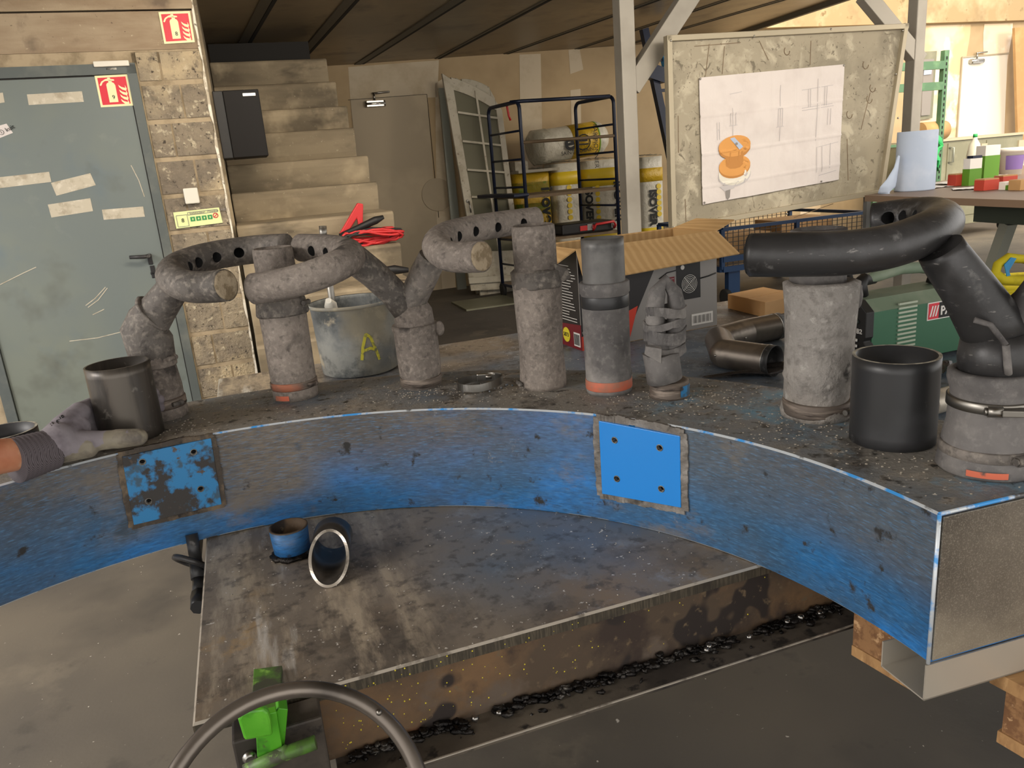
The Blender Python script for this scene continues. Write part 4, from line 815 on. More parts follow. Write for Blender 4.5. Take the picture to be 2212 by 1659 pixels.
# ---- workbench at the right
zb = .95; A = onz(1868, 422, zb); D = onz(2230, 433, zb); dE = (D - A).normalized(); nE = Vector((-dE.y, dE.x, 0)); nE = nE if nE.x > 0 else -nE
o = thing('workbench', 'brown topped workbench with a dark green beam at the far right', 'table', (A + D)/2 - ZZ*zb, 0)
A2 = A; D2 = D + dE*.5
q = [A2, D2, D2 + nE*2.6, A2 + (onz(2185, 362, zb) - A2)*1.5]; MB().hexa([p - ZZ*.045 for p in q] + q).build('bench_top', P['benchtop'], o)
b0 = A + dE*((D-A).length*.80); 
mb = MB(); k0 = A + dE*.9 + nE*.18; mb.hexa([k0 + p - ZZ*.17 for p in (Vector(), dE*2.2, dE*2.2 + nE*.9, nE*.9)] + [k0 + p - ZZ*.046 for p in (Vector(), dE*2.2, dE*2.2 + nE*.9, nE*.9)]); mb.build('bench_beam', P['benchbeam'], o)
for k in (1.15, 2.6):
    for ww in (.22, .95): 
        p = A + dE*k + nE*ww; MB().bar(p - ZZ*.17, Vector((p.x, p.y, 0)) + dE*(-.25 if ww < .5 else .25), .07, .07, dE).build('bench_leg', P['trestle'], o)
def on_bench(x, y): return onz(x, y, zb)
# paper roll
p = on_bench(1975, 411); r = pxr(p, 79); h = 118 / 1661 * (p - C0).dot(FWD) / math.cos(PITCH) * 1.0
o = thing('paper_roll', 'large blue paper roll standing on the workbench corner', 'paper roll', p)
MB().lathe(p, ZZ, [(0.001, r*.99), (.01, r), (h-.01, r), (h, r*.99), (h, .035), (h - .1, .03)], 48).build('roll_body', P['cool'], o)
mb = MB(); yy = p.y
le = [(1939, 335), (1931, 362), (1915, 388), (1901, 404), (1896, 417), (1904, 427), (1917, 428)]; re_ = [(1941, 340), (1940, 368), (1938, 390), (1935, 404), (1929, 409), (1922, 414), (1921, 424)]
def tail(i, j):
    k = min(5, int(j*6)); f = j*6 - k
    a = [ony(*le[q], yy - .10 - .06*math.sin(q*.7)) for q in (k, k+1)]; b = [ony(*re_[q], yy - .05 - .02*q) for q in (k, k+1)]
    L_, R2 = a[0]*(1-f) + a[1]*f, b[0]*(1-f) + b[1]*f
    return L_*(1-i) + R2*i - Vector((0, .03*math.sin(i*3.14), 0))
mb.grid(tail, 8, 24); t_ = mb.build('loose_sheet', P['cool'], o); m_ = t_.modifiers.new('thick', 'SOLIDIFY'); m_.thickness = .002
# boxes and bottles on the bench
def bench_box(name, label, cat, x0, x1, yb, yt, m, depth=.09, group=None, extra=None, base=None):
    p = on_bench((x0+x1)/2, yb) if base is None else base; d_ = (p - C0).dot(FWD); w = (x1-x0)/F*d_; h_ = (yb-yt)/F*d_*1.02
    MMt = Matrix.Translation(p) @ Matrix.Rotation(YAW*.6, 4, 'Z')
    o = thing(name, label, cat, p, YAW*.6, group)
    MB().box(-w/2, w/2, 0, depth, .001, h_, MMt).build('box_body', P[m], o, bevel=.002)
    if extra: extra(o, MMt, w, h_)
    return o, MMt, w, h_
rim = lambda o, M_, w, h_: MB().box(-w/2 + .002, w/2 - .002, .002, .088, h_, h_ + .008, M_).build('box_lid', P['carton'], o)
bench_box('red_carton', 'small red carton left of the green bottle on the workbench', 'box', 2062, 2094, 401, 378, 'redbox', group='red cartons on the workbench', extra=rim)
bench_box('red_carton', 'small red carton at the front edge of the workbench', 'box', 2122, 2160, 411, 389, 'redbox', group='red cartons on the workbench', extra=rim)
bench_box('red_carton', 'red carton partly hidden behind the small green and white box', 'box', 2163, 2200, 398, 381, 'redbox', group='red cartons on the workbench', extra=rim)
bench_box('green_white_box', 'small green and white box at the bench front', 'box', 2170, 2193, 410, 393, 'cardwhite', .06, extra=lambda o, M_, w, h_: MB().box(-w/2, w*.15, -.002, .002, .002, h_*.6, M_).build('green_label', P['greenlabel'], o))
bench_box('brown_carton', 'small plain brown carton at the right frame edge on the workbench', 'box', 2200, 2245, 410, 388, 'carton', .1)
def carton_lab(o, M_, w, h_):
    MB().box(-w/2 - .001, w/2 + .001, -.002, .101, 0, h_*.72, M_).build('green_label', P['greenlabel'], o)
bench_box('tall_carton', 'tall white and lime green carton between two bottles', 'box', 2121, 2158, 392, 318, 'cardwhite', .10, extra=carton_lab)
bench_box('short_bottle_box', 'white canister with lime green label in front of the milky bottle', 'canister', 2090, 2120, 400, 345, 'cardwhite', .07, extra=lambda o, M_, w, h_: (MB().box(-w/2 - .001, w/2 + .001, -.002, .071, 0, h_*.62, M_).build('green_label', P['greenlabel'], o), MB().box(-w*.3, w*.45, 0, .06, h_, h_ + .02, M_).build('canister_cap', P['navy'], o)))
p = on_bench(2100, 378); r = pxr(p, 28); o = thing('milky_bottle', 'milky plastic bottle with a green cap behind the canister', 'bottle', p)
MB().lathe(p, ZZ, [(.001, r), (.18, r), (.28, r*.75), (.33, r*.3), (.345, r*.3)], 24).build('bottle_body', P['clearpl'], o); MB().lathe(p + ZZ*.345, ZZ, [(0, r*.32), (.03, r*.3)], 16).build('bottle_cap', P['greenbag'], o)
p = on_bench(2182, 378); r = pxr(p, 48); o = thing('plastic_tub', 'white plastic tub with a purple label on the workbench', 'tub', p)
MB().lathe(p, ZZ, [(.001, r*.85), (.2, r), (.2, r*1.08), (.235, r*1.08)], 32).build('tub_body', P['cardwhite'], o)
mb = MB(); mb.grid(lambda i, j: p + ZZ*(.05 + .12*j) + (Vector((math.cos(-2.6 + 1.7*i), math.sin(-2.6 + 1.7*i), 0)))*(r*(.87 + .1*j) + .004), 16, 2); mb.build('purple_label', P['purple'], o)
for k, (x, y, w) in enumerate(((2015, 405, 60), (2085, 409, 50), (2045, 398, 50), (2150, 384, 44))):
    p = on_bench(x, y); d_ = (p-C0).dot(FWD)*w/F; a_ = .4 + k*.7; u_, v2 = Vector((math.cos(a_), math.sin(a_), 0)), Vector((-math.sin(a_), math.cos(a_), 0))
    mb = MB(); mb.grid(lambda i, j: p + u_*(i-.5)*d_*1.2 + v2*(j-.5)*d_ + ZZ*(.003 + .004*k + .012*abs(noise.noise(Vector((i*3+k, j*3, 0))))), 8, 8); q = mb.build('paper_sheet', P['cardwhite'])
    m_ = q.modifiers.new('thick', 'SOLIDIFY'); m_.thickness = .001
    tag(q, ['loose white sheets beside the blue paper roll', 'white sheet in front of the red carton left of the bottle', 'white sheet tucked behind the sheets by the paper roll', 'crumpled white sheet in front of the tub'][k], 'paper', 'loose sheets on the workbench')
# ================================================================== WELDING TABLE
ZT = .76
tx = Vector((.953, .303, 0)).normalized()
A = onz(415, 1565, ZT); K = onz(1640, 1222, ZT); tx = (K - A).normalized(); ty = Vector((-tx.y, tx.x, 0))
Lq = onz(445, 1170, ZT); FL = onz(475, 818, ZT)
TD = (FL - A).dot(ty); sk = (Lq - A); sk = sk / sk.dot(ty)      # direction of the left edge per unit depth
TH = .018
welding_table = thing('welding_table', 'heavy steel welding table with channel edge carrying the blue beam', 'table', A - ZZ*ZT + tx*.8 + ty*.8, math.atan2(tx.y, tx.x))
TW = 2.6; e = .003
def tt(a, b, z): return A + tx*a + sk*b + ZZ*(z - ZT)
q = [(0, 0), (TW, 0), (TW, TD), (0, TD)]; qi = [(e, e), (TW-e, e), (TW-e, TD-e), (e, TD-e)]
mb = MB(); mb.add([tt(*p, ZT-TH) for p in q] + [tt(*p, ZT-e) for p in q] + [tt(*p, ZT) for p in qi],
    [(3, 2, 1, 0)] + [(i, (i+1) % 4, 4+(i+1) % 4, 4+i) for i in range(4)] + [(4+i, 4+(i+1) % 4, 8+(i+1) % 4, 8+i) for i in range(4)] + [(8, 9, 10, 11)])
mb.m = [0] + [1]*4 + [2]*4 + [0]; mb.build('tabletop', [P['tabletop'], P['tableedge'], P['paleedge']], welding_table)
yf = .004; ZW = ZT - .113
c0 = (onpl(693, 1560, A, ty) - A).dot(tx) / 1.0
mb = MB(); mb.hexa([tt(c0, yf, ZW), tt(TW-.05, yf, ZW), tt(TW-.05, yf+.012, ZW), tt(c0, yf+.012, ZW), tt(c0, yf, ZT-TH), tt(TW-.05, yf, ZT-TH), tt(TW-.05, yf+.012, ZT-TH), tt(c0, yf+.012, ZT-TH)])
mb.build('channel_web', P['rust'], welding_table)
fw = .052
mb = MB(); mb.hexa([tt(c0+.01, -fw, ZW-.008), tt(TW-.05, -fw, ZW-.008), tt(TW-.05, .10, ZW-.008), tt(c0+.01, .10, ZW-.008), tt(c0+.01, -fw, ZW), tt(TW-.05, -fw, ZW), tt(TW-.05, .10, ZW), tt(c0+.01, .10, ZW)])
mb.build('channel_flange', P['flange'], welding_table, bevel=.0015)
mb = MB(); mb.bar(tt(c0+.02, -fw-.0005, ZW-.001), tt(TW-.06, -fw-.0005, ZW-.001), .002, .002); mb.build('flange_arris', P['paleedge'], welding_table)
random.seed(11); mb = MB(); sp = MB(); x = c0 + .03
while x < 1.35:
    w_ = .010 + .006*noise.noise(Vector((x*9, 0, 0)))
    if noise.noise(Vector((x*7, 2, 0))) > -.35:
        for k in range(5):
            r = random.uniform(.0018, .0058); mb.ball(tt(x + random.uniform(-.006, .006), -abs(random.gauss(.002, .009)), ZW + r*.35 + abs(random.gauss(0, .003))), r, 0, 7, 5, (random.uniform(.8, 2.2), random.uniform(.6, 1.2), .7))
    if random.random() < .10:
        r = random.uniform(.0035, .006); sp.ball(tt(x, -random.uniform(.004, .018), ZW + r + .003), r, 0, 8, 6, (1.1, 1, .9))
    if random.random() < .15: mb.ball(tt(x, -random.uniform(.012, .045), ZW + .001), random.uniform(.0015, .003), 0, 6, 4)
    x += .0085
mb.jitter(.003, 260).build('weld_bead', P['weldbead'], welding_table, kind='stuff'); sp.jitter(.0015, 400).build('weld_spatter', P['spatter'], welding_table, kind='stuff')
mb = MB()
for i in range(230):
    a_, b_ = random.uniform(.02, 1.0), random.random()**1.4*.75
    r = random.uniform(.0006, .0014); mb.ball(tt(a_, b_, ZT + r*.4), r, 0, 5, 3, (1.3, 1, .6))
sg = mb.build('grit', P['paleedge'], welding_table); sg['kind'] = 'stuff'
mb = MB()
for i in range(120):
    a_ = c0 + .02 + abs(random.gauss(0, .22)); zz_ = random.uniform(ZW + .01, ZT - .004); r = random.uniform(.0006, .0013)
    mb.ball(tt(a_, yf if zz_ < ZT - TH else 0, zz_), r, 0, 5, 3)
sg = mb.build('grinding_sparks_residue', P['yellow'], welding_table); sg['kind'] = 'stuff'
for a_, b_ in ((.30, 1.25), (TW-.2, .2), (.2, TD-.2), (TW-.2, TD-.2)):
    p = tt(a_, b_, 0); MB().bar(p, p + ZZ*(ZT-TH), .08, .08, tx).build('table_leg', P['flange'], welding_table)
# ================================================================== BLUE ARC BEAM
RC = Vector((-.278, .597, 0)); RI, RO = .778, 1.046; ZB0, ZB1 = ZT + .0015, .96
th1 = math.degrees(math.atan2(.202, .766)); th0 = th1; thE = 172.0
def arc(r, th, z): a_ = math.radians(th); return RC + Vector((math.cos(a_)*r, math.sin(a_)*r, z))
def narc(th): a_ = math.radians(th); return Vector((math.cos(a_), math.sin(a_), 0))
ring = thing('arc_beam', 'blue soot-stained curved box beam lying on the welding table', 'steel beam', arc(.9, 90, ZB0))
c = .0028; n = 96
prof = [(RI, ZB0+c), (RI, ZB1-c), (RI+c, ZB1), (RO-c, ZB1), (RO, ZB1-c), (RO, ZB0+c), (RO-c, ZB0), (RI+c, ZB0)]
pm = [0, 2, 1, 2, 0, 2, 0, 2]
mb = MB(); nv = []
for i in range(n+1):
    th = th0 + (thE-th0)*i/n
    for r, z in prof: nv.append(arc(r, th, z))
fs = []; ms = []
for i in range(n):
    for k in range(8): l = (k+1) % 8; fs.append((i*8+k, (i+1)*8+k, (i+1)*8+l, i*8+l)); ms.append(pm[k])
b0 = 0; mb.add(nv, fs); mb.m = ms
mb.f = [f[::-1] for f in mb.f]
mb.f.append([k for k in range(8)]); mb.m.append(0); mb.sm.append(False); mb.f.append([n*8 + k for k in range(8)][::-1]); mb.m.append(0); mb.sm.append(False)
mb.f = [list(f) for f in mb.f]
body = mb.build('beam_body', [P['blue'], P['topsoot'], P['worn']], ring)
import bmesh
bm = bmesh.new(); bm.from_mesh(body.data); bmesh.ops.recalc_face_normals(bm, faces=bm.faces); bm.to_mesh(body.data); bm.free()
te = -Vector((-math.sin(math.radians(th0)), math.cos(math.radians(th0)), 0))   # outward normal of the end face
nr = narc(th0)
q = [arc(RI+.004, th0, ZB0+.004), arc(RO-.004, th0, ZB0+.004), arc(RO-.004, th0, ZB1-.004), arc(RI+.004, th0, ZB1-.004)]
mb = MB(); mb.slab([p + te*.0035 for p in q], te, .005); mb.build('end_plate', P['endface'], ring, bevel=.001)
mb = MB()   # worn arris round the end
for a_, b_ in ((arc(RI, th0, ZB0), arc(RI, th0, ZB1)), (arc(RI, th0, ZB1), arc(RO, th0, ZB1))): mb.tube([a_ + te*.001, b_ + te*.001], .0024, 8)
mb.build('worn_arris', P['worn'], ring)
def oncyl(x, y, R=RI):
    d = ray(x, y); o_ = C0 - RC; A_ = d.x**2 + d.y**2; B_ = 2*(o_.x*d.x + o_.y*d.y); C_ = o_.x**2 + o_.y**2 - R*R
    t = (-B_ + math.sqrt(B_*B_ - 4*A_*C_))/2/A_; p = C0 + d*t; return math.degrees(math.atan2(p.y-RC.y, p.x-RC.x)), p.z
def plate(pxs, m, holes, mseam, seamw, label):
    c_ = [oncyl(x, y) for x, y in pxs]      # tl, tr, br, bl
    tm = sum(a for a, b in c_)/4; nI = -narc(tm); P4 = []
    ctr = arc(RI, tm, 0)
    for a, z in c_:
        p = arc(RI, a, z); d = (p - ctr).dot(nI); P4.append(p - nI*d + nI*.0095)
    o = MB().slab(P4[::-1], nI, .013).build('mounting_plate', m, ring, bevel=.0008); tag(o, label)
    cc = sum(P4, Vector())/4
    cm = MB()
    hp = []
    for u, v in holes:
        p = (P4[0]*(1-u) + P4[1]*u)*(1-v) + (P4[3]*(1-u) + P4[2]*u)*v; hp.append(p); cm.lathe(p + nI*.004, -nI, [(0, .0052), (.012, .0052)], 20)
    cut(o, cm, P['holeshade'])
    for p in hp: 
        mb = MB(); k = 14; x_ = nI.cross(ZZ).normalized()
        mb.tube([p + nI*.0002 + (x_*math.cos(i*2*math.pi/k) + ZZ*math.sin(i*2*math.pi/k))*.0054 for i in range(k)], .0009, 6, closed=True)
        for dz in (.003, .006): mb.tube([p - nI*dz + (x_*math.cos(i*2*math.pi/k) + ZZ*math.sin(i*2*math.pi/k))*.0049 for i in range(k)], .0006, 5, closed=True)
        mb.build('threaded_hole', P['satin'], ring)
    mb = MB()       # ground seam round the plate, hugging the curved face
    for i in range(4):
        a_, b_ = P4[i], P4[(i+1) % 4]
        for j in range(24):
            p = a_ + (b_-a_)*(j+.5)/24; d = (p-cc).normalized(); q_ = p + d*seamw*.45 - nI*.007
            w_ = seamw*(1 + .45*noise.noise(p*60)); q_ = q_ - nI*max(0, (q_ - RC).xy.length*0)
            rr_ = (q_ - RC).xy.length; f_ = (RI - .001)/rr_; q_ = Vector((RC.x + (q_.x-RC.x)*f_, RC.y + (q_.y-RC.y)*f_, q_.z))
            L_ = (b_-a_).length/24
            ax = (b_-a_).normalized(); up = nI.cross(ax)
            mb.bar(q_ - ax*L_*.7, q_ + ax*L_*.7, w_, .006, up)
    mb.jitter(.0012, 200).build('weld_seam', mseam, ring)
    return o
HO = [(.20, .20), (.76, .20), (.76, .80), (.20, .80)]
plate([(1297, 907), (1472, 940), (1474, 1094), (1304, 1064)], P['blueplate'], [(.20, .22), (.76, .21), (.77, .78), (.21, .75)], P['ground'], .014, 'clean bright blue plate with four threaded holes')
plate([(263, 985), (455, 945), (478, 1087), (289, 1132)], P['blueplatedirty'], [(.205, .13), (.78, .145), (.79, .70), (.20, .705)], P['weldsoot'], .010, 'flaking blue plate with four threaded holes')
# grit on the beam top
mb = MB(); random.seed(5)
spots = [(onz(x, y, ZB1), sg_, n_) for x, y, sg_, n_ in ((900, 850, .035, 90), (1000, 850, .05, 60), (1150, 840, .03, 60), (1450, 860, .04, 110), (1560, 850, .06, 150), (1700, 920, .05, 110), (1850, 900, .035, 120), (2000, 1010, .05, 70), (400, 920, .03, 50), (1330, 870, .05, 40))]
for p, sg_, n_ in spots:
    for i in range(n_):
        q_ = p + Vector((random.gauss(0, sg_), random.gauss(0, sg_), 0)); rr_ = (q_-RC).xy.length
        if RI + .006 < rr_ < RO - .006: r = random.uniform(.0005, .0018); mb.ball(q_ + ZZ*r*.4, r, 0, 5, 3, (1.4, 1, .7))
sg = mb.build('grit', P['gritm'], ring); sg['kind'] = 'stuff'
# ================================================================== PIPES STANDING ON THE BEAM
def base(x, y, w): p = onz(x, y, ZB1); r = pxr(p, w); return p, r
def zat(x, y, p):      # height on the vertical through p where the picture row is y
    return ony(x, y, p.y).z
def rr(p, w): return pxr(p, w)
def collar_bits(o, p, z, r, m, ang, name='clamp_screw'):
    d = Vector((math.cos(ang), math.sin(ang), 0)); q_ = Vector((p.x, p.y, z)) + d*(r + .004); t_ = d.cross(ZZ)
    MB().tube([q_ - t_*.009, q_ + t_*.009], .0045, 10).ball(q_ - t_*.01, .0055).build(name, m, o)
def crook(name_ring, o, pts, wpx, m, holes, mend, endflat=True, seg=28):
    P3 = [ony(x, y, Y) for x, y, Y in pts]; 
    # smooth Catmull-Rom through the measured centre line
    Q = []
    for i in range(len(P3)-1):
        p0, p1, p2, p3 = P3[max(i-1, 0)], P3[i], P3[i+1], P3[min(i+2, len(P3)-1)]
        for k in range(6):
            t = k/6; Q.append(.5*((2*p1) + (p2-p0)*t + (2*p0-5*p1+4*p2-p3)*t*t + (3*p1-p0-3*p2+p3)*t**3))
    Q.append(P3[-1]); R_ = wpx
    mb = MB().tube(Q, R_, seg); ob = mb.build(name_ring, m, o)
    if holes:
        cm = MB(); cc = sum(Q, Vector())/len(Q)
        for f in holes:
            i = int(f*(len(Q)-1)); q_ = Q[i]; d = (cc - q_); tg = (Q[min(i+1, len(Q)-1)] - Q[max(i-1, 0)]).normalized(); d = (d - tg*d.dot(tg)).normalized()
            d = (d + ZZ*.12).normalized(); cm.lathe(q_ + d*(R_*1.25), -d, [(0, R_*.36), (R_*1.6, R_*.36)], 18)
        cut(ob, cm, P['holeshade'])
        for p_ in ob.data.polygons: p_.use_smooth = True
    t0_ = (Q[0]-Q[1]).normalized()
    ec = MB().lathe(Q[0] - t0_*.004, t0_, [(0, R_*.93), (.0065, R_*.92), (.0075, R_*.80)], 28, jit=.0015, jf=120).build('packed_end', mend, o)
    return ob, Q
# --- 1 left crook pipe
p, r = base(358, 898, 92); o1 = thing('crook_pipe', 'sooty bent pipe with a C-shaped holed tube, leftmost on the beam', 'pipe', p, 0, 'burner pipes on the blue beam')
z1 = zat(338, 760, p); 
MB().lathe(p, ZZ, [(0, r*1.02), (.012, r*1.04), (.02, r), (.06, r*.96), (z1-ZB1-.03, r*.90), (z1-ZB1-.012, r*.93), (z1-ZB1, r*.90), (z1-ZB1, r*.7)], 36, jit=.003, jf=25).build('sleeve', P['sootash'], o1)
MB().lathe(p + ZZ*(z1-ZB1-.028), ZZ, [(0, r*.955), (.003, r*.975), (.022, r*.975), (.024, r*.955)], 36, jit=.002, jf=30).build('upper_clamp', P['sootash'], o1); collar_bits(o1, p, z1-.012, r*.95, P['sootash'], -.35)
MB().lathe(p + ZZ*.02, ZZ, [(0, r*1.0), (.003, r*1.04), (.018, r*1.04), (.02, r*1.0)], 36).build('lower_clamp', P['brushed'], o1); collar_bits(o1, p, ZB1+.03, r*1.02, P['soot'], -.6)
E1 = [ony(x, y, p.y) for x, y in ((335, 790), (322, 735), (313, 712))]; E2 = [ony(342, 668, p.y+.0), ony(368, 630, p.y-.01), ony(385, 600, p.y-.02)]
rt_ = rr(p, 74); Qe = [E1[0], E1[1], E1[2], ony(322, 693, p.y), E2[0], E2[1], E2[2]]
MB().tube(Qe, [r*.95, r*1.04, r*1.02, r*.92, rt_*.96, rt_*.88, rt_*.88], 30).jitter(.002, 35).build('elbow', P['soot'], o1)
mb = MB(); q_ = ony(330, 678, p.y); mb.tube([q_, q_ + (E2[0]-q_)*.3], [r*.97, r*.90], 30).jitter(.002, 60).build('elbow_weld', P['soot'], o1)
Yp = p.y
crook('nozzle_tube', o1, [(488, 616, 1.362), (452, 620, 1.378), (405, 618, 1.385), (372, 600, 1.42), (384, 578, 1.49), (430, 560, 1.55), (490, 547, 1.60), (560, 538, 1.62), (620, 535, 1.60)], 0.0285, P['soot'], [.49, .58, .68, .80], P['ashend'])
# --- 2 straight pipe between the two C tubes
p, r = base(640, 856, 96); o2_ = thing('stand_pipe', 'ash-dusted straight pipe standing inside the two C-shaped tubes', 'pipe', p, 0, 'burner pipes on the blue beam')
zj, ztp = zat(603, 668, p), zat(578, 535, p)
MB().lathe(p, ZZ, [(0, r*.98), (.01, r*1.0), (.03, r*.99), (zj-ZB1-.05, r*1.0), (zj-ZB1, r*1.02), (zj-ZB1, r*.8)], 40, jit=.0015, jf=16).build('sleeve', P['sootash'], o2_)
MB().lathe(Vector((p.x, p.y, zj-.01)), ZZ, [(0, r*1.06), (.004, r*1.10), (.03, r*1.08), (.036, r*1.0), (.036, r*.8)], 36, jit=.004, jf=40).build('cracked_collar', P['soot'], o2_)
collar_bits(o2_, p, zj + .012, r*1.12, P['soot'], -.3)
rt_ = rr(p, 84); tb = MB().lathe(Vector((p.x, p.y, zj)), ZZ, [(0, rt_), (ztp-zj-.012, rt_*.98), (ztp-zj-.002, rt_*.96), (ztp-zj, rt_*.88), (ztp-zj-.012, rt_*.82), (ztp-zj-.014, .002)], 36, jit=.004, jf=35).build('inner_tube', P['sootash'], o2_)
MB().lathe(p + ZZ*.022, ZZ, [(0, r*1.0), (.002, r*1.03), (.014, r*1.03), (.016, r*1.0)], 36).build('lower_clamp', P['brushed'], o2_); collar_bits(o2_, p, ZB1 + .03, r*1.03, P['brushed'], -.55)
mb = MB(); mb.grid(lambda i, j: p + ZZ*(.004 + .010*j) + Vector((math.cos(-2.3 + .7*i), math.sin(-2.3 + .7*i), 0))*(r*1.012 + .0008), 8, 1); mb.build('orange_tape', P['orange'], o2_)
# --- 3 Y pipe
p, r = base(911, 832, 92); o3 = thing('fork_pipe', 'forked sooty pipe carrying a C-shaped holed tube on either side', 'pipe', p, 0, 'burner pipes on the blue beam')
z1 = zat(888, 700, p)
MB().lathe(p, ZZ, [(0, r*.93), (.022, r*.93), (.026, r*.98), (.05, r), (z1-ZB1-.015, r*1.0), (z1-ZB1-.008, r*1.06), (z1-ZB1, r*1.03), (z1-ZB1, r*.8)], 40, jit=.002, jf=20).build('sleeve', P['sootash'], o3)
MB().lathe(p + ZZ*.004, ZZ, [(0, r*.95), (.002, r*.975), (.015, r*.975), (.018, r*.95)], 36).build('lower_clamp', P['brushed'], o3)
q_ = Vector((p.x, p.y, z1-.012)) + Vector((1, -.15, 0))*(r+.006); MB().ball(q_, .012, 0, 12, 8, (.8, .8, 1.3)).build('clamp_screw', P['sootash'], o3)
fk = ony(878, 655, p.y); rn = rr(p, 84)
MB().lathe(Vector((p.x, p.y, z1-.006)), ZZ, [(0, rn), (.02, rn*.97), (.035, rn*.92), (.05, rn*.72), (.056, rn*.3)], 36, jit=.002, jf=30).build('fork_body', P['sootash'], o3)
ra = rr(p, 60)
La = [ony(x, y, Y) for x, y, Y in ((880, 668, p.y), (850, 632, p.y-.01), (808, 592, p.y-.03), (765, 560, p.y-.06), (750, 552, p.y-.075))]
MB().tube(La, [ra*1.1, ra, ra, ra, ra*.95], 28).jitter(.0015, 40).build('left_arm', P['soot'], o3)
Ra = [ony(x, y, Y) for x, y, Y in ((882, 668, p.y), (896, 636, p.y-.005), (918, 590, p.y-.015), (935, 556, p.y-.025))]
MB().tube(Ra, [ra*1.05, ra, ra, ra*.95], 28).jitter(.0015, 40).build('right_arm', P['soot'], o3)
crook('nozzle_tube', o3, [(548, 624, 1.395), (590, 618, 1.385), (650, 604, 1.38), (710, 583, 1.39), (752, 560, 1.435), (750, 545, 1.50), (705, 537, 1.56), (650, 535, 1.60)], .0282, P['sootash'], [.70, .80, .90], P['soot'])
crook('nozzle_tube', o3, [(1040, 554, 1.362), (1006, 556, 1.388), (965, 552, 1.41), (943, 532, 1.46), (960, 512, 1.53), (1005, 498, 1.60), (1065, 487, 1.67), (1120, 479, 1.73), (1158, 474, 1.76)], .0278, P['sootash'], [.42, .53, .64, .74, .86], P['ashend'])
# --- 4 dark pipe with broken collar
p, r = base(1175, 832, 98); o4 = thing('collared_pipe', 'tall dark sooty pipe with a broken collar halfway up', 'pipe', p, 0, 'burner pipes on the blue beam')
z1, z2 = zat(1168, 612, p), zat(1165, 482, p)
MB().lathe(p, ZZ, [(0, r*1.0), (.008, r*1.02), (.03, r*.97), (.08, r*.96), (z1-ZB1-.05, r*1.02), (z1-ZB1, r*1.04), (z1-ZB1, r*.8)], 40, jit=.003, jf=18).build('sleeve', P['sootash'], o4)
MB().lathe(Vector((p.x, p.y, z1-.006)), ZZ, [(0, r*1.02), (.003, r*1.06), (.030, r*1.04), (.036, r*.9), (.037, r*.7)], 36, jit=.006, jf=45).build('cracked_collar', P['soot'], o4)
q_ = Vector((p.x, p.y, z1+.018)) + Vector((.97, -.25, 0))*(r*1.05); MB().hexa([q_ + Vector(v) for v in ((-.01, -.014, -.018), (.02, -.012, -.010), (.018, .012, -.012), (-.01, .014, -.018), (-.012, -.012, .02), (.014, -.008, .008), (.012, .010, .008), (-.012, .012, .02))]).jitter(.002, 60).build('collar_ear', P['soot'], o4, bevel=.002)
rt_ = rr(p, 92); MB().lathe(Vector((p.x, p.y, z1+.02)), ZZ, [(0, rt_), (z2-z1-.035, rt_), (z2-z1-.024, rt_*.97), (z2-z1-.021, rt_*.86), (z2-z1-.03, rt_*.80), (z2-z1-.032, .002)], 36, jit=.003, jf=40).build('inner_tube', P['sootash'], o4)
collar_bits(o4, p, ZB1+.012, r*1.04, P['soot'], 3.4)
# --- 5 pipe in pipe with orange tape
p, r = base(1316, 843, 99); o5 = thing('sleeved_pipe', 'dark hose sleeve with a narrower pipe in it and orange tape at its foot', 'pipe', p, 0, 'burner pipes on the blue beam')
z1, z2 = zat(1304, 607, p), zat(1299, 514, p)
MB().lathe(p, ZZ, [(0, r*.97), (.006, r*1.0), (.03, r*.985), (z1-ZB1-.05, r*.985), (z1-ZB1-.045, r*1.0), (z1-ZB1-.022, r*1.0), (z1-ZB1-.02, r*1.05), (z1-ZB1-.002, r*1.05), (z1-ZB1, r*1.01), (z1-ZB1, r*.8)], 44, jit=.0012, jf=14).build('hose_sleeve', P['rubdust'], o5)
MB().lathe(Vector((p.x, p.y, z1-.046)), ZZ, [(0, r*1.005), (.001, r*1.016), (.021, r*1.016), (.022, r*1.005)], 44).build('black_tape_band', P['pvc'], o5)
rt_ = rr(p, 88); MB().pipe(Vector((p.x, p.y, z1-.04)), ZZ, z2-z1+.04, rt_, .004, 44).build('inner_tube', P['inhose'], o5)
MB().lathe(p + ZZ*.008, ZZ, [(0, r*1.0), (.001, r*1.012), (.017, r*1.012), (.018, r*1.0)], 44).build('orange_tape', P['orange'], o5)
mb = MB(); mb.tube([p + ZZ*(.07 + .055*math.sin(a_*.5 - .6)) + Vector((math.cos(a_), math.sin(a_), 0))*(r*.99) for a_ in [-3.1 + i*.2 for i in range(16)]], .0011, 5); mb.build('wrap_seam', P['rubdust'], o5)
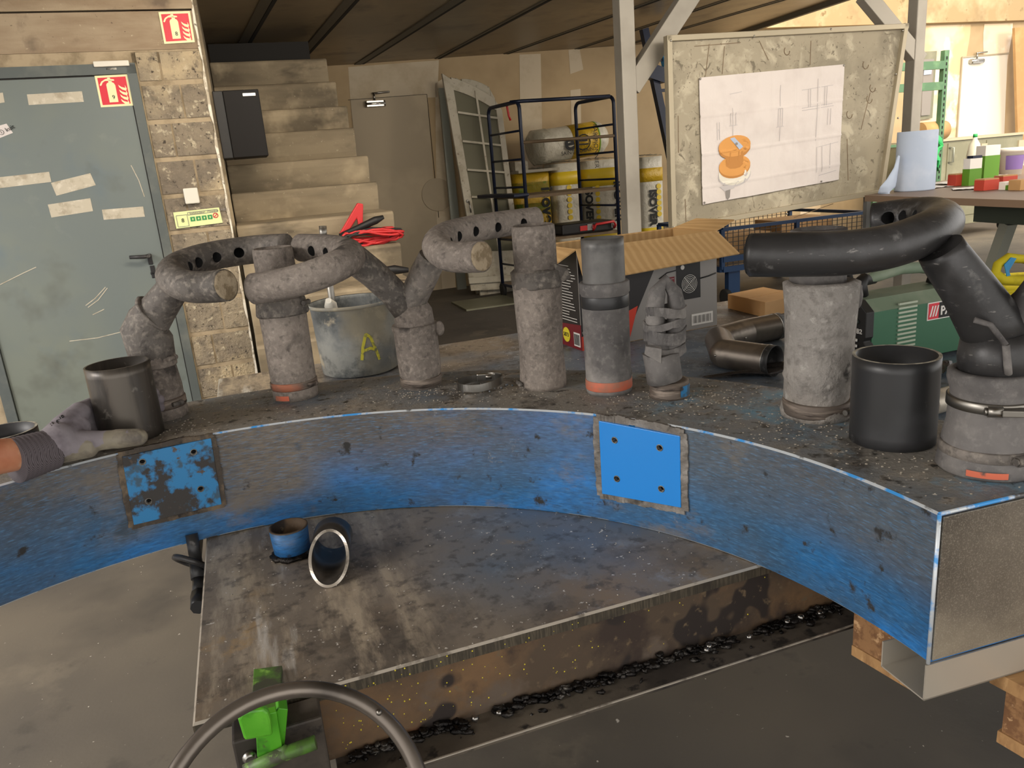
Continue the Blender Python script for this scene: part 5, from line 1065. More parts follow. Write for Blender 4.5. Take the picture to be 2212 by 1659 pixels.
# --- 6 folded hose stub
p, r = base(1446, 854, 84); o6 = thing('folded_hose', 'crumpled folded hose tied with tape on a short blue stub', 'hose', p, 0)
z1 = zat(1441, 820, p)
MB().lathe(p, ZZ, [(0, r*1.02), (.004, r), (z1-ZB1, r*.98), (z1-ZB1, r*.8)], 36, jit=.001).build('pipe_stub', P['brushed'], o6)
mb = MB(); mb.grid(lambda i, j: p + ZZ*(.004 + .020*j) + Vector((math.cos(-1.2 + .9*i), math.sin(-1.2 + .9*i), 0))*(r*1.01 + .0006), 8, 1); mb.build('blue_paint_patch', P['blueplatedirty'], o6)
pts = [(1436, 820), (1430, 790), (1427, 762), (1425, 735), (1420, 700), (1414, 660), (1420, 622), (1436, 604), (1452, 622), (1462, 660), (1460, 700), (1456, 740), (1450, 770)]
Pk = [ony(x, y, p.y - .004) for x, y in pts]; rh = [rr(p, w) for w in (72, 70, 62, 44, 42, 42, 36, 30, 34, 38, 38, 34, 30)]
lo = MB().tube([Pk[0], Pk[1], Pk[2]], [rh[0]*1.05, rh[1]*1.1, rh[2]*1.25], 26)
Qh = [ony(x, y, p.y-.01) for x, y in ((1436, 775), (1424, 740), (1417, 700), (1413, 665), (1416, 635), (1427, 612), (1440, 603))]
Qr = [ony(x, y, p.y-.008) for x, y in ((1440, 603), (1452, 614), (1462, 640), (1465, 670), (1463, 705), (1460, 740), (1452, 772))]
Qh = [ony(1438, 772, p.y), ony(1421, 740, p.y), ony(1416, 700, p.y), ony(1414, 665, p.y), ony(1419, 632, p.y), ony(1436, 606, p.y), ony(1455, 632, p.y+.004), ony(1462, 665, p.y+.004), ony(1462, 700, p.y+.004), ony(1457, 740, p.y), ony(1442, 772, p.y)]
rw = rr(p, 40)
lo.tube(Qh, [rw*1.2, rw*1.05, rw, rw*.92, rw*.85, rw*.62, rw*.80, rw*.92, rw, rw*1.0, rw*1.2], 22)
lo.jitter(.003, 45).build('hose_body', P['rubdust'], o6)
for k, (x, y, w, s_) in enumerate(((1438, 672, 80, .010), (1436, 724, 86, .012), (1438, 755, 82, .010), (1434, 700, 84, .007))):
    q_ = ony(x, y, p.y); ww = rr(p, w); mb = MB(); pts_ = [q_ + RT0*(ww*math.cos(a_)) + Vector((0, 1, 0))*(ww*.62*math.sin(a_)) + ZZ*(.004*math.sin(a_*2+k)) for a_ in [i*math.pi/12 for i in range(24)]]
    for i in range(24): 
        a_, b_ = pts_[i], pts_[(i+1) % 24]; mb.bar(a_, b_ + (b_-a_)*.1, s_*1.7, .004, ZZ)
    mb.jitter(.003, 60).build('tie_tape', P['rubdust'], o6)
q_ = ony(1412, 762, p.y - .035); MB().hexa([q_ + Vector(v) for v in ((-.014, 0, -.002), (.010, -.002, -.018), (.012, .008, -.018), (-.012, .01, -.002), (-.014, 0, .014), (.014, -.004, .008), (.014, .008, .008), (-.012, .01, .014))]).jitter(.003, 70).build('tape_flap', P['rubdust'], o6)
# --- 7 rough ash pipe
p, r = base(1764, 895, 138); o7 = thing('crusted_pipe', 'thick pipe crusted with pale ash standing behind the loose black pipe', 'pipe', p, 0, 'burner pipes on the blue beam')
z2 = zat(1750, 484, p) ; z1 = zat(1757, 612, p)
MB().lathe(p, ZZ, [(0, r*1.02), (.01, r*1.04), (.03, r*.97), (.06, r*.96), (.068, r*1.02), (.075, r*.98), (.11, r*1.0), (z1-ZB1-.04, r*1.02), (z1-ZB1, r*1.07), (z1-ZB1+.004, r*.9), (z1-ZB1, r*.7)], 48, jit=.006, jf=22).build('sleeve', P['ashgrey'], o7)
MB().lathe(p + ZZ*.006, ZZ, [(0, r*1.0), (.003, r*1.03), (.020, r*1.03), (.023, r*1.0)], 40).build('lower_clamp', P['brushed'], o7); collar_bits(o7, p, ZB1+.018, r*1.05, P['satin'], -1.05)
rt_ = rr(p, 112); MB().lathe(Vector((p.x, p.y+.01, z1-.01)), ZZ, [(0, rt_), (z2-z1-.012, rt_), (z2-z1, rt_*.96), (z2-z1+.002, rt_*.84), (z2-z1-.008, rt_*.80), (z2-z1-.01, .002)], 36, jit=.005, jf=45).build('inner_tube', P['rubdust'], o7)
q_ = Vector((p.x, p.y, z1-.02)) + Vector((.9, -.3, 0))*r*1.04; MB().ball(q_, .013, 0, 10, 8, (.8, 1, 1.5)).jitter(.003, 80).build('clamp_screw', P['rubdust'], o7)
# --- 9 right crook pipe
p, r = base(2128, 1008, 172); o9 = thing('clamped_crook_pipe', 'large dark bent pipe with two worm-drive clamps at the right end', 'pipe', p, 0, 'burner pipes on the blue beam')
z1 = zat(2140, 800, p); h1 = z1-ZB1
MB().lathe(p, ZZ, [(0, r*1.04), (.004, r*1.10), (.012, r*1.08), (.03, r*1.04), (.05, r*.99), (h1*.5, r*.93), (h1*.8, r*.92), (h1-.02, r*.95), (h1-.01, r*1.0), (h1, r*.98), (h1+.003, r*.84), (h1-.01, r*.7)], 52, jit=.0025, jf=25).build('hose_sleeve', P['rubdust'], o9)
def worm(o, p, z, r, ang, m=P['satin']):
    b_ = MB().lathe(Vector((p.x, p.y, z-.007)), ZZ, [(0, r), (.001, r*1.0+.0018), (.013, r+.0018), (.014, r)], 48, jit=.001).build('clamp_band', m, o)
    d = Vector((math.cos(ang), math.sin(ang), 0)); t_ = ZZ.cross(d); q_ = Vector((p.x, p.y, z)) + d*(r+.005)
    MB().bar(q_ + t_*.0, q_ + t_*.028 - d*.001, .016, .008, d).build('clamp_housing', m, o, bevel=.001)
    MB().tube([q_ - t_*.014, q_ + t_*.002], .0068, 14).tube([q_ - t_*.017, q_ - t_*.014], .005, 6).build('clamp_screw', m, o)
    mb = MB()
    for k in range(6): mb.bar(q_ + t_*(.033 + .004*k) - d*(.0035 + .0009*k) - ZZ*.005, q_ + t_*(.033 + .004*k) - d*(.0035 + .0009*k) + ZZ*.005, .0014, .001, t_)
    mb.build('band_slots', P['holeshade'], o)
worm(o9, p, zat(2135, 862, p), r*.945, -1.95); worm(o9, p, ZB1+.030, r*1.045, -1.35, P['soot'])
mb = MB(); mb.grid(lambda i, j: p + ZZ*(.006 + .008*j) + Vector((math.cos(-2.5 + .8*i), math.sin(-2.5 + .8*i), 0))*(r*1.08 + .002), 8, 1); mb.build('orange_tape', P['orange'], o9)
rn = rr(p, 145); rb = rr(p, 108)
bx = [ony(2150, 800, p.y), ony(2146, 745, p.y), ony(2135, 715, p.y), ony(2120, 690, p.y)]
MB().tube([Vector((p.x+.005, p.y, z1-.01)), ony(2152, 760, p.y), ony(2150, 715, p.y)], [rn, rn*.98, rn*.85], 36).jitter(.0015, 40).build('pipe_neck', P['sootdark'], o9)
MB().tube([ony(2160, 740, p.y), ony(2130, 685, p.y), ony(2085, 615, p.y+.0), ony(2042, 555, p.y+.01), ony(2030, 535, p.y+.01)], [rb*1.15, rb*1.08, rb*.92, rb*.86, rb*.82], 36).jitter(.0012, 40).build('bent_arm', P['sootdark'], o9)
MB().tube([ony(2160, 750, p.y), ony(2196, 700, p.y), ony(2240, 660, p.y-.01), ony(2300, 590, p.y-.02)], [rb*1.1, rb*.95, rb*.9, rb*.9], 36).jitter(.0012, 40).build('bent_arm', P['rubdust'], o9)
mb = MB(); mb.tube([ony(2105, 690, p.y-.034), ony(2140, 700, p.y-.042), ony(2172, 745, p.y-.046)], .0038, 10).tube([ony(2172, 745, p.y-.046), ony(2176, 790, p.y-.045), ony(2178, 806, p.y-.043)], .0045, 10).jitter(.002, 70).build('weld_ridge', P['rubdust'], o9)
crook('nozzle_tube', o9, [(1622, 551, .93), (1720, 550, .905), (1830, 546, .90), (1930, 530, .915), (2008, 500, .95), (2036, 478, 1.02), (2012, 466, 1.09), (1955, 468, 1.15), (1888, 476, 1.18)], .0262, P['sootdark'], [.74, .83, .92], P['holeshade'])
# --- loose rings and pipes
p = onz(1038, 838, ZB1); r = rr(p, 98); o = thing('hose_clamp', 'loose stainless hose clamp lying flat on the beam', 'hose clamp', p)
M_ = Matrix.Translation(p)
mb = MB(); k = 48; pr_ = [(-.0006, 0), (.0008, 0), (.0008, .015), (-.0006, .015)]; vs = []
for i in range(k):
    a_ = 2*math.pi*i/k; sx = 1.0 + .0*a_; e_ = Vector((math.cos(a_)*r, math.sin(a_)*r*.86, .003 + .006*max(0, math.cos(a_))))
    dr = Vector((math.cos(a_), math.sin(a_), 0))
    for dx, z in pr_: vs.append(p + e_ + dr*dx + ZZ*z)
mb.add(vs, [(i*4+j, ((i+1) % k)*4+j, ((i+1) % k)*4+(j+1) % 4, i*4+(j+1) % 4) for i in range(k) for j in range(4)], 0, False); mb.build('clamp_band', P['chrome'], o)
q_ = p + Vector((r*.25, r*.80, .012)); MB().bar(q_ - RT0*.018, q_ + RT0*.02 - Vector((0, .004, 0)), .016, .010, ZZ).build('clamp_housing', P['chrome'], o, bevel=.002); MB().tube([q_ - Vector((.0, .008, -.002)), q_ + Vector((.012, -.008, .002))], .005, 10).build('clamp_screw', P['satin'], o)
mb = MB(); random.seed(9)
for i in range(160): q_ = p + Vector((random.gauss(0, .022), random.gauss(0, .014), .002)); mb.ball(q_, random.uniform(.0008, .0025), 0, 5, 3)
g_ = mb.build('grit_pile', P['topsoot']); tag(g_, 'little heap of dark grit inside the loose clamp ring', 'grit'); g_['kind'] = 'stuff'
p, r = base(1926, 948, 166); zt = zat(1937, 766, p)
o = MB().pipe(p + ZZ*.0008, ZZ, zt-ZB1, rr(p, 170), .0045, 64, 0, 1).build('plastic_pipe', [P['pvc'], P['pvcrim']]); tag(o, 'short wide black plastic pipe standing loose on the right of the beam', 'pipe')
# held pipe
p = onz(288, 941, ZB1); pc = Vector((p.x, p.y, ZB1)); zt = zat(247, 786, pc); rh_ = rr(pc, 127)
held = MB().pipe(pc + ZZ*.0008, ZZ, zt-ZB1, rh_, .003, 64, 0, 1).build('held_pipe', [P['heldsteel'], P['satin']]); tag(held, 'short dark steel pipe gripped by the gloved hand', 'pipe')
p = onz(20, 992, ZB1); zt = zat(8, 932, p)
a_ = math.degrees(math.atan2(p.y-RC.y, p.x-RC.x))
o = MB().pipe(p + ZZ*.0008, ZZ, zt-ZB1, rr(p, 134), .004, 64, 0, 1).build('plastic_pipe', [P['pvc'], P['pvcrim']]); tag(o, 'black plastic pipe behind the wrist at the left edge', 'pipe')
# ================================================================== ON THE FRONT OF THE TABLE
p = onz(633, 1196, ZT); r = rr(p, 78); h = .052
o = thing('cut_stub', 'short blue painted pipe stub with a ragged weld foot', 'pipe stub', p)
MB().lathe(p, ZZ, [(.004, r*.96), (h, r*1.04), (h, r*.94), (.006, r*.86)], 40).build('stub_body', P['blue'], o)
MB().lathe(p, ZZ, [(.0005, r*1.14), (.005, r*1.16), (.009, r*1.0), (.009, r*.9)], 40, jit=.006, jf=160).build('weld_foot', P['weldbead'], o)
MB().lathe(p + ZZ*(h), ZZ, [(0, r*1.045), (.0014, r*1.04), (.0016, r*.93), (-.018, r*.88), (-.044, r*.86), (-.045, .001)], 40, cap=False).build('stub_lining', P['rust'], o)
# oblique cut pipe lying with its mouth to the camera
ctr = onz(712, 1262, ZT); R_ = rr(ctr, 88); mouth = ony(713, 1209, ctr.y - .005)
r_ax = (ony(722, 1140, ctr.y + .085) - mouth); r_ax.z = r_ax.z; ax = Vector((r_ax.x, r_ax.y, 0)).normalized(); ax = (ax + ZZ*.02).normalized()
lip = onz(712, 1271, ZT); p0 = Vector((lip.x, lip.y, ZT + R_ + .0008)) + ax*(R_*1.15)
mb = MB(); k = 56; vs = []; x_ = ax.cross(ZZ).normalized(); u2 = x_.cross(ax)
for i in range(k):
    a_ = 2*math.pi*i/k; c_, s_ = math.cos(a_), math.sin(a_)
    front = R_*1.15*s_
    for rad in (R_, R_-.005): vs.append(p0 + (x_*c_ + u2*s_)*rad + ax*(front))
    for rad in (R_-.005, R_): vs.append(p0 + (x_*c_ + u2*s_)*rad + ax*(R_*1.15 + .045))
fs = []; ms = []
for i in range(k):
    j = (i+1) % k
    fs += [(i*4, j*4, j*4+1, i*4+1), (i*4+1, j*4+1, j*4+2, i*4+2), (i*4+2, j*4+2, j*4+3, i*4+3), (i*4+3, j*4+3, j*4, i*4)]; ms += [1, 0, 0, 0]
mb.add(vs, fs, 0, True); mb.m = ms; mb.sm = [not m_ for m_ in ms]
o = mb.build('mitred_pipe', [P['heldsteel'], P['paleedge']]); tag(o, 'mitre-cut steel pipe lying with its bright cut mouth forward', 'pipe')
bm = bmesh.new(); bm.from_mesh(o.data); bmesh.ops.recalc_face_normals(bm, faces=bm.faces); bm.to_mesh(o.data); bm.free()
# handwheel clamp stand
ctrw = C0 + ray(636, 1793)*.77; nW = (C0 - ctrw).normalized(); Rw = 286*.77/F
o = thing('clamp_stand', 'green clamp on a dark upright bar with a grey handwheel at the table corner', 'clamp', Vector((ctrw.x, ctrw.y, 0)))
xw = RT; yw = nW.cross(RT); xw = (xw - nW*xw.dot(nW)).normalized(); yw = nW.cross(xw)
MB().tube([ctrw + (xw*math.cos(a_) + yw*math.sin(a_))*Rw for a_ in [2*math.pi*i/72 for i in range(72)]], 19*.77/F, 20, closed=True).build('handwheel_rim', P['wheel'], o)
for k in range(3): 
    a_ = -math.pi/2 + (k-1)*1.9; MB().tube([ctrw - nW*.01, ctrw + (xw*math.cos(a_) + yw*math.sin(a_))*Rw], .007, 12).build('handwheel_spoke', P['wheel'], o)
q_ = ctrw + xw*Rw*math.cos(.98) + yw*Rw*math.sin(.98) + nW*.0095; MB().ball(q_, .0035).build('rim_rivet', P['satin'], o)
MB().tube([ctrw - nW*.012, ctrw + nW*.02], .022, 20).build('wheel_hub', P['wheel'], o)
bl, br = onz(505, 1600, .66), onz(690, 1600, .66); dd = (br-bl).normalized(); nn = Vector((-dd.y, dd.x, 0))
bl = tt(.055, -.022, 0); 
pL, pR = ony(517, 1620, .80), ony(690, 1620, .80)
cb = [Vector((pL.x, .80, 0)), Vector((pR.x, .80+.02, 0)), Vector((pR.x-.01, .855, 0)), Vector((pL.x-.01, .84, 0))]
cb = [tt(.045, -.05, 0), tt(.15, -.05, 0), tt(.15, -.006, 0), tt(.045, -.006, 0)]
MB().hexa(cb + [c_ + ZZ*(ZT-.004) for c_ in cb]).build('upright_bar', P['flange'], o, bevel=.003)
fn = -ty
def gp(x, y, off=.056): return onpl(x, y, tt(0, -off, ZT), fn)
def gpoly(name, pts, off, th, m, bev=.001): return MB().poly([gp(x, y, off) for x, y in pts][::-1], fn, th).build(name, m, o, bevel=bev)
mb = MB().slab([onz(x, y, ZT + .010) for x, y in ((548, 1445), (609, 1437), (603, 1560), (541, 1560))][::-1], ZZ, .009); mb.build('top_jaw', P['greenworn'], o, bevel=.001)
jb = [onz(541, 1520, ZT+.010), onz(603, 1518, ZT+.010)]
gpoly('green_bracket', [(553, 1586), (548, 1560), (570, 1545), (597, 1538), (612, 1625), (556, 1637)], .068, .012, P['green'])
gpoly('green_hook', [(514, 1556), (520, 1543), (540, 1535), (570, 1532), (580, 1540), (585, 1556), (590, 1590), (528, 1601)], .085, .012, P['green'], .003)
gpoly('green_web', [(597, 1538), (602, 1530), (622, 1532), (614, 1620), (611, 1628)], .060, .03, P['green'])
MB().tube([gp(528, 1668, .075), gp(600, 1634, .072), gp(682, 1603, .075)], .0085, 16).build('tommy_bar', P['greenworn'], o)
MB().ball(gp(612, 1628, .072), .011, 0, 10, 7, (1.2, .8, .8)).jitter(.003, 120).build('weld_blob', P['greenworn'], o)
MB().lathe(gp(540, 1636, .052), fn, [(-.004, .009), (.002, .009), (.006, .005)], 16).build('bar_bolt', P['chrome'], o)
# black screw clamp under the table's left edge
o = thing('screw_clamp', 'black screw clamp with a steel washer hanging at the left table edge', 'clamp', tt(-.02, .36, .62))
e0 = [onpl(x, y, tt(-.022, 0, ZT), sk.cross(ZZ).normalized()) for x, y in ((418, 1175), (424, 1215), (428, 1250), (430, 1285), (428, 1312))]
MB().tube([e0[0] + ZZ*.02, e0[1]], .011, 14).tube([e0[1] - ZZ*.002, e0[2]], .0125, 14).tube([e0[2], e0[3]], [.010, .012], 14).build('clamp_screw', P['pvc'], o)
MB().tube([e0[3], e0[4]], [.015, .013], 8).build('clamp_foot', P['pvc'], o); 
d_ = (e0[1]-e0[2]).normalized(); dt = (d_ + RT0*.55).normalized(); MB().tube([e0[1] + (dt.orthogonal().normalized()*math.cos(i*.35) + dt.cross(dt.orthogonal().normalized())*math.sin(i*.35))*.032 - RT0*.008 for i in range(18)], .0055, 8, closed=True).build('steel_washer', P['sootdark'], o)
MB().bar(Vector((e0[0].x, e0[0].y, ZT - .012)) - sk*.01, Vector((e0[0].x, e0[0].y, ZT - .012)) + sk*.12, .03, .02, ZZ).build('clamp_jaw', P['pvc'], o)
# ================================================================== PALLET AND STAINLESS BOX AT THE RIGHT
e_c = arc(RI, th0, ZB0); o = thing('stainless_channel', 'folded stainless sheet channel under the right end of the blue beam', 'channel', arc(.9, th0+6, ZB0 - .085))
hS = .050; zt_ = ZB0 - .001
a0 = arc(RI-.0, th0, 0) + te*.0; dR = nr
def sb(a, b, z): return arc(RI, th0, 0) + nr*a - te*b + ZZ*z       # a outwards along the end, b under the beam
a_m, b_m = -.004, -.003
mb = MB(); t_ = .002
mb.hexa([sb(a_m, b_m, zt_-hS), sb(.36, b_m, zt_-hS), sb(.36, b_m+t_, zt_-hS), sb(a_m, b_m+t_, zt_-hS), sb(a_m, b_m, zt_), sb(.36, b_m, zt_), sb(.36, b_m+t_, zt_), sb(a_m, b_m+t_, zt_)])
mb.hexa([sb(a_m, b_m, zt_-hS), sb(.36, b_m, zt_-hS), sb(.36, .07, zt_-hS), sb(a_m, .07, zt_-hS), sb(a_m, b_m, zt_-hS+t_), sb(.36, b_m, zt_-hS+t_), sb(.36, .07, zt_-hS+t_), sb(a_m, .07, zt_-hS+t_)])
mb.hexa([sb(a_m, .068, zt_-hS), sb(.36, .068, zt_-hS), sb(.36, .07, zt_-hS), sb(a_m, .07, zt_-hS), sb(a_m, .068, zt_-.012), sb(.36, .068, zt_-.012), sb(.36, .07, zt_-.012), sb(a_m, .07, zt_-.012)])
mb.build('folded_sheet', P['stain'], o)
zp = zt_ - hS - .001
o = thing('wooden_pallet', 'wooden pallet with chipboard blocks under the right end of the beam', 'pallet', sb(.5, .1, 0))
# pallet edge: measured corner of the lowest board
cn = onz(1965, 1491, zp - .10); dl = (onz(2212, 1655, zp - .10) - cn)
X1 = onz(1880, 1440, zp-.10); dA = (cn - X1).normalized(); dB = Vector((-dA.y, dA.x, 0)); dB = dB if dB.x > 0 else -dB
def pb(a, b, z): return cn + dA*a + dB*b + ZZ*(z - cn.z)
def plk(a0_, a1_, b0_, b1_, z0_, z1_, nm, m): MB().hexa([pb(a0_, b0_, z0_), pb(a1_, b0_, z0_), pb(a1_, b1_, z0_), pb(a0_, b1_, z0_), pb(a0_, b0_, z1_), pb(a1_, b0_, z1_), pb(a1_, b1_, z1_), pb(a0_, b1_, z1_)]).build(nm, P[m], o, bevel=.001)
plk(-.10, 0, 0, .8, zp-.10, zp-.082, 'bottom_board', 'plank')
plk(-.10, -.005, .002, .10, zp-.082, zp-.02, 'chipboard_block', 'chip'); 
plk(-.10, 0, .0, .8, zp-.02, zp, 'deck_board', 'plank')
a2_ = (onz(2088, 1476, zp) - cn).dot(dA); a3_ = (onz(2160, 1597, zp-.10) - cn).dot(dA)
plk(a2_, a2_ + .5, .0, .8, zp-.02, zp, 'deck_board', 'plank'); plk(a3_ + .004, a3_ + .12, .002, .12, zp-.082, zp-.02, 'chipboard_block', 'chip'); plk(a3_, a3_ + .4, 0, .8, zp-.10, zp-.082, 'bottom_board', 'plank')
# ================================================================== ON THE BACK OF THE TABLE
def ot(x, y): return onz(x, y, ZT)
# bucket
p = ot(779, 800); r = .125
wL, wR = ot(698, 806), ot(858, 800); ctrb = (wL + wR)/2; r0 = (wR-wL).length/2*.97; ctrb = ctrb + Vector((0, .03, 0))
zr = zat(752, 650, ctrb); hb = zr - ZT; r1 = pxr(Vector((ctrb.x, ctrb.y, zr)), 180)
o = thing('bucket', 'dirty grey builder bucket with a yellow chalked A', 'bucket', ctrb)
MB().lathe(ctrb, ZZ, [(.001, r0*.9), (.008, r0), (hb*.5, (r0+r1)/2), (hb-.012, r1), (hb-.006, r1*1.035), (hb, r1*1.035), (hb+.001, r1*.98), (hb-.012, r1*.97), (.02, r0*.95), (.02, .001)], 56).build('bucket_body', P['bucket'], o)
MB().lathe(ctrb + ZZ*(hb-.009), ZZ, [(0, r1*1.03), (.003, r1*1.055), (.008, r1*1.055), (.011, r1*1.02)], 56, cap=False).build('bucket_rim', P['bucket'], o)
def onb(x, y, l=.002):     # point of the bucket wall seen at a pixel
    d = ray(x, y); t = 0.5
    for i in range(4000):
        q = C0 + d*t; h_ = (q.z-ZT)/hb; rad = r0 + (r1-r0)*h_
        if (q-ctrb).xy.length <= rad + l: return q
        t += .001
    return q
mb = MB()
for seg_ in (((782, 778), (784, 750), (790, 722)), ((790, 722), (800, 728), (812, 755), (820, 775)), ((783, 760), (800, 752), (812, 755))):
    for a_, b_ in zip(seg_[:-1], seg_[1:]): 
        for k in range(4): 
            f0, f1 = k/4, (k+1.2)/4; A_, D_ = onb(a_[0]+(b_[0]-a_[0])*f0, a_[1]+(b_[1]-a_[1])*f0), onb(a_[0]+(b_[0]-a_[0])*f1, a_[1]+(b_[1]-a_[1])*f1); nb = (A_-ctrb); nb.z = 0; nb.normalize(); mb.bar(A_, D_, .009, .002, (D_-A_).cross(nb).normalized())
mb.build('chalk_letter', P['chalkY'], o)
a_ = ctrb + Vector((-.10, .02, .03)); b_ = ony(697, 488, ctrb.y + .02)
o = MB().tube([a_ + Vector((.03, 0, 0)), b_ - (b_-a_)*.10], .0115, 16).tube([b_ - (b_-a_)*.095, b_], .0125, 16).build('metal_tube', P['satin']); tag(o, 'slim metal tube standing up out of the grey bucket', 'tube')
a_ = ctrb + Vector((-.05, -.02, .03)); o = MB().tube([a_, Vector((a_.x-.02, a_.y+.02, zr-.01)), Vector((a_.x-.025, a_.y+.0, zr+.01))], [.02, .022, .012], 12).jitter(.006, 30).build('white_rag', P['white']); tag(o, 'pale rag in the mouth of the grey bucket', 'rag')
# cardboard box with printed sides
fb = [ot(1235, 758), ot(1550, 704)]; c0_ = ot(1373, 737); c1_ = ot(1549, 703); bx_ = (c1_-c0_).normalized(); 
# visible corner between long face and short end is hidden behind the sleeve pipe near x=1260
cF = ot(1258, 758); cR = ot(1549, 703); cL = ot(1216, 675)
ux = (cR-cF).normalized(); wL_ = (cR-cF).length; uy = Vector((-ux.y, ux.x, 0)); dW = .26
zc_ = zat(1548, 500, cR); hc = zc_ - ZT
o = thing('cardboard_box', 'open printed cardboard box with flaps folded out, behind the pipes', 'box', (cF+cR)/2 + uy*dW/2, math.atan2(ux.y, ux.x))
def bp(a, b, z): return cF + ux*a + uy*b + ZZ*z
t_ = .004
MB().hexa([bp(0, 0, .001), bp(wL_, 0, .001), bp(wL_, t_, .001), bp(0, t_, .001), bp(0, 0, hc), bp(wL_, 0, hc), bp(wL_, t_, hc), bp(0, t_, hc)]).build('box_side', P['cartgrey'], o)
MB().hexa([bp(0, t_, .001), bp(t_, t_, .001), bp(t_, dW, .001), bp(0, dW, .001), bp(0, t_, hc), bp(t_, t_, hc), bp(t_, dW, hc), bp(0, dW, hc)]).build('box_side', P['cartblack'], o)
MB().hexa([bp(0, dW-t_, .001), bp(wL_, dW-t_, .001), bp(wL_, dW, .001), bp(0, dW, .001), bp(0, dW-t_, hc), bp(wL_, dW-t_, hc), bp(wL_, dW, hc), bp(0, dW, hc)]).build('box_side', P['corr'], o)
MB().hexa([bp(wL_-t_, t_, .001), bp(wL_, t_, .001), bp(wL_, dW-t_, .001), bp(wL_-t_, dW-t_, .001), bp(wL_-t_, t_, hc), bp(wL_, t_, hc), bp(wL_, dW-t_, hc), bp(wL_-t_, dW-t_, hc)]).build('box_side', P['corr'], o)
MB().hexa([bp(0, 0, .0005), bp(wL_, 0, .0005), bp(wL_, dW, .0005), bp(0, dW, .0005), bp(0, 0, .002), bp(wL_, 0, .002), bp(wL_, dW, .002), bp(0, dW, .002)]).build('box_bottom', P['corr'], o)
def flap(pts, name='box_flap'): 
    pts = [Vector(q) for q in pts]; n_ = (pts[1]-pts[0]).cross(pts[2]-pts[1]).normalized(); return MB().poly(pts, n_, .004).build(name, P['corr'], o)
fy = -.085
flap([bp(-.004, 0, hc), bp(wL_*1.0, 0, hc), ony(1597, 549, cR.y - .11), ony(1262, 612, cF.y - .10)])
flap([bp(0, dW, hc), bp(0, 0, hc), bp(-.09, .0, hc - .045), bp(-.09, dW, hc - .02)])
flap([bp(wL_, 0, hc), bp(wL_, dW, hc), bp(wL_ + .11, dW, hc + .025), bp(wL_ + .08, .0, hc + .03)])
flap([bp(wL_, dW, hc), bp(0, dW, hc), bp(.02, dW + .10, hc - .05), bp(wL_-.02, dW + .10, hc - .05)])
def pf(u, v, l=.0012): return bp(u*wL_, -l, v*hc)
def face(name, uv, m, l=.001): return MB().poly([pf(a, b, l) for a, b in uv], -uy, .0006).build(name, P[m], o)
face('dark_print', [(0, .02), (.30, .02), (.40, .32), (.62, .98), (0, .98)], 'cartblack'); face('red_print', [(.0, 0), (.33, .02), (.40, .36), (.0, .14)], 'cartred', .0018)
face('barcode_label', [(.80, .05), (.965, .05), (.965, .17), (.80, .17)], 'cardwhite', .0015); mb = MB()
for k in range(14): mb.bar(pf(.81 + k*.0105, .07, .0022), pf(.81 + k*.0105, .15, .0022), .0006 + .0010*(k % 3), .0004, ux)
mb.build('barcode', P['ink'], o)
face('machine_picture', [(.69, .34), (.87, .34), (.87, .84), (.83, .90), (.73, .90), (.69, .84)], 'black', .0018)
mb = MB(); pc_ = pf(.785, .50, .0026)
for rad in (.008, .014, .020, .026, .032): mb.tube([pc_ + (ux*math.cos(i*.3) + ZZ*math.sin(i*.3))*rad for i in range(21)], .0009, 5, closed=True)
for q in range(4): mb.bar(pc_, pc_ + (ux*math.cos(q*1.57+.7) + ZZ*math.sin(q*1.57+.7))*.034, .0016, .001, uy)
mb.tube([pf(.74, .78, .0026) + (ux*math.cos(i*.5) + ZZ*math.sin(i*.5))*.009 for i in range(13)], .0015, 5, closed=True); mb.build('machine_picture_lines', P['cardwhite'], o)
MB().lathe(pf(.735, .68, .002), -uy, [(0, .008), (.001, .008)], 16).build('machine_picture_gauge', P['cardwhite'], o)
face('red_text_block', [(.615, .44), (.675, .44), (.675, .60), (.615, .60)], 'cartwine', .0016)
mb = MB()
for k in range(4): mb.bar(pf(.62, .46 + k*.04, .0024), pf(.67, .46 + k*.04, .0024), .002, .0006, uy)
mb.build('text_lines', P['cardwhite'], o)
face('second_picture', [(.06, .36), (.24, .36), (.24, .86), (.06, .86)], 'rubber', .0016); mb = MB()
for k in range(7): mb.bar(pf(.12, .42 + k*.035, .0024), pf(.22, .42 + k*.035, .0024), .0022, .0006, uy)
mb.tube([pf(.16, .74, .0024) + (ux*math.cos(i*.5) + ZZ*math.sin(i*.5))*.010 for i in range(10)], .0016, 5)
for k in range(7): mb.tube([pf(.02 + .03*k, .18 + .025*k, .0024) + (ux*math.cos(i) + ZZ*math.sin(i))*.008 for i in range(7)], .0012, 5)
mb.build('second_picture_lines', P['midprint'], o)
mb = MB(); mb.tube([pf(.87, .76, .003), pf(.93, .75, .003), pf(.99, .74, .003)], .0025, 6).tube([pf(.87, .54, .003), pf(.93, .55, .003), pf(.99, .57, .003)], .0025, 6).tube([pf(.56, .60, .003), pf(.62, .65, .003), pf(.69, .66, .003)], .002, 6).build('cable_picture', P['black'], o)
def pe(u, v, l=.0012): return bp(-l, dW*(1-u), v*hc)
MB().poly([pe(0, 0, .001), pe(1, 0, .001), pe(1, .26, .001), pe(0, .20, .001)], -ux, .0006).build('wine_print', P['cartwine'], o)
mb = MB(); random.seed(2)
for k in range(20): mb.bar(pe(.42, .28 + k*.029, .0022), pe(random.uniform(.7, .93), .28 + k*.029, .0022), .0022, .0005, uy.cross(ux) if False else ZZ)
mb.build('text_lines', P['cardwhite'], o)
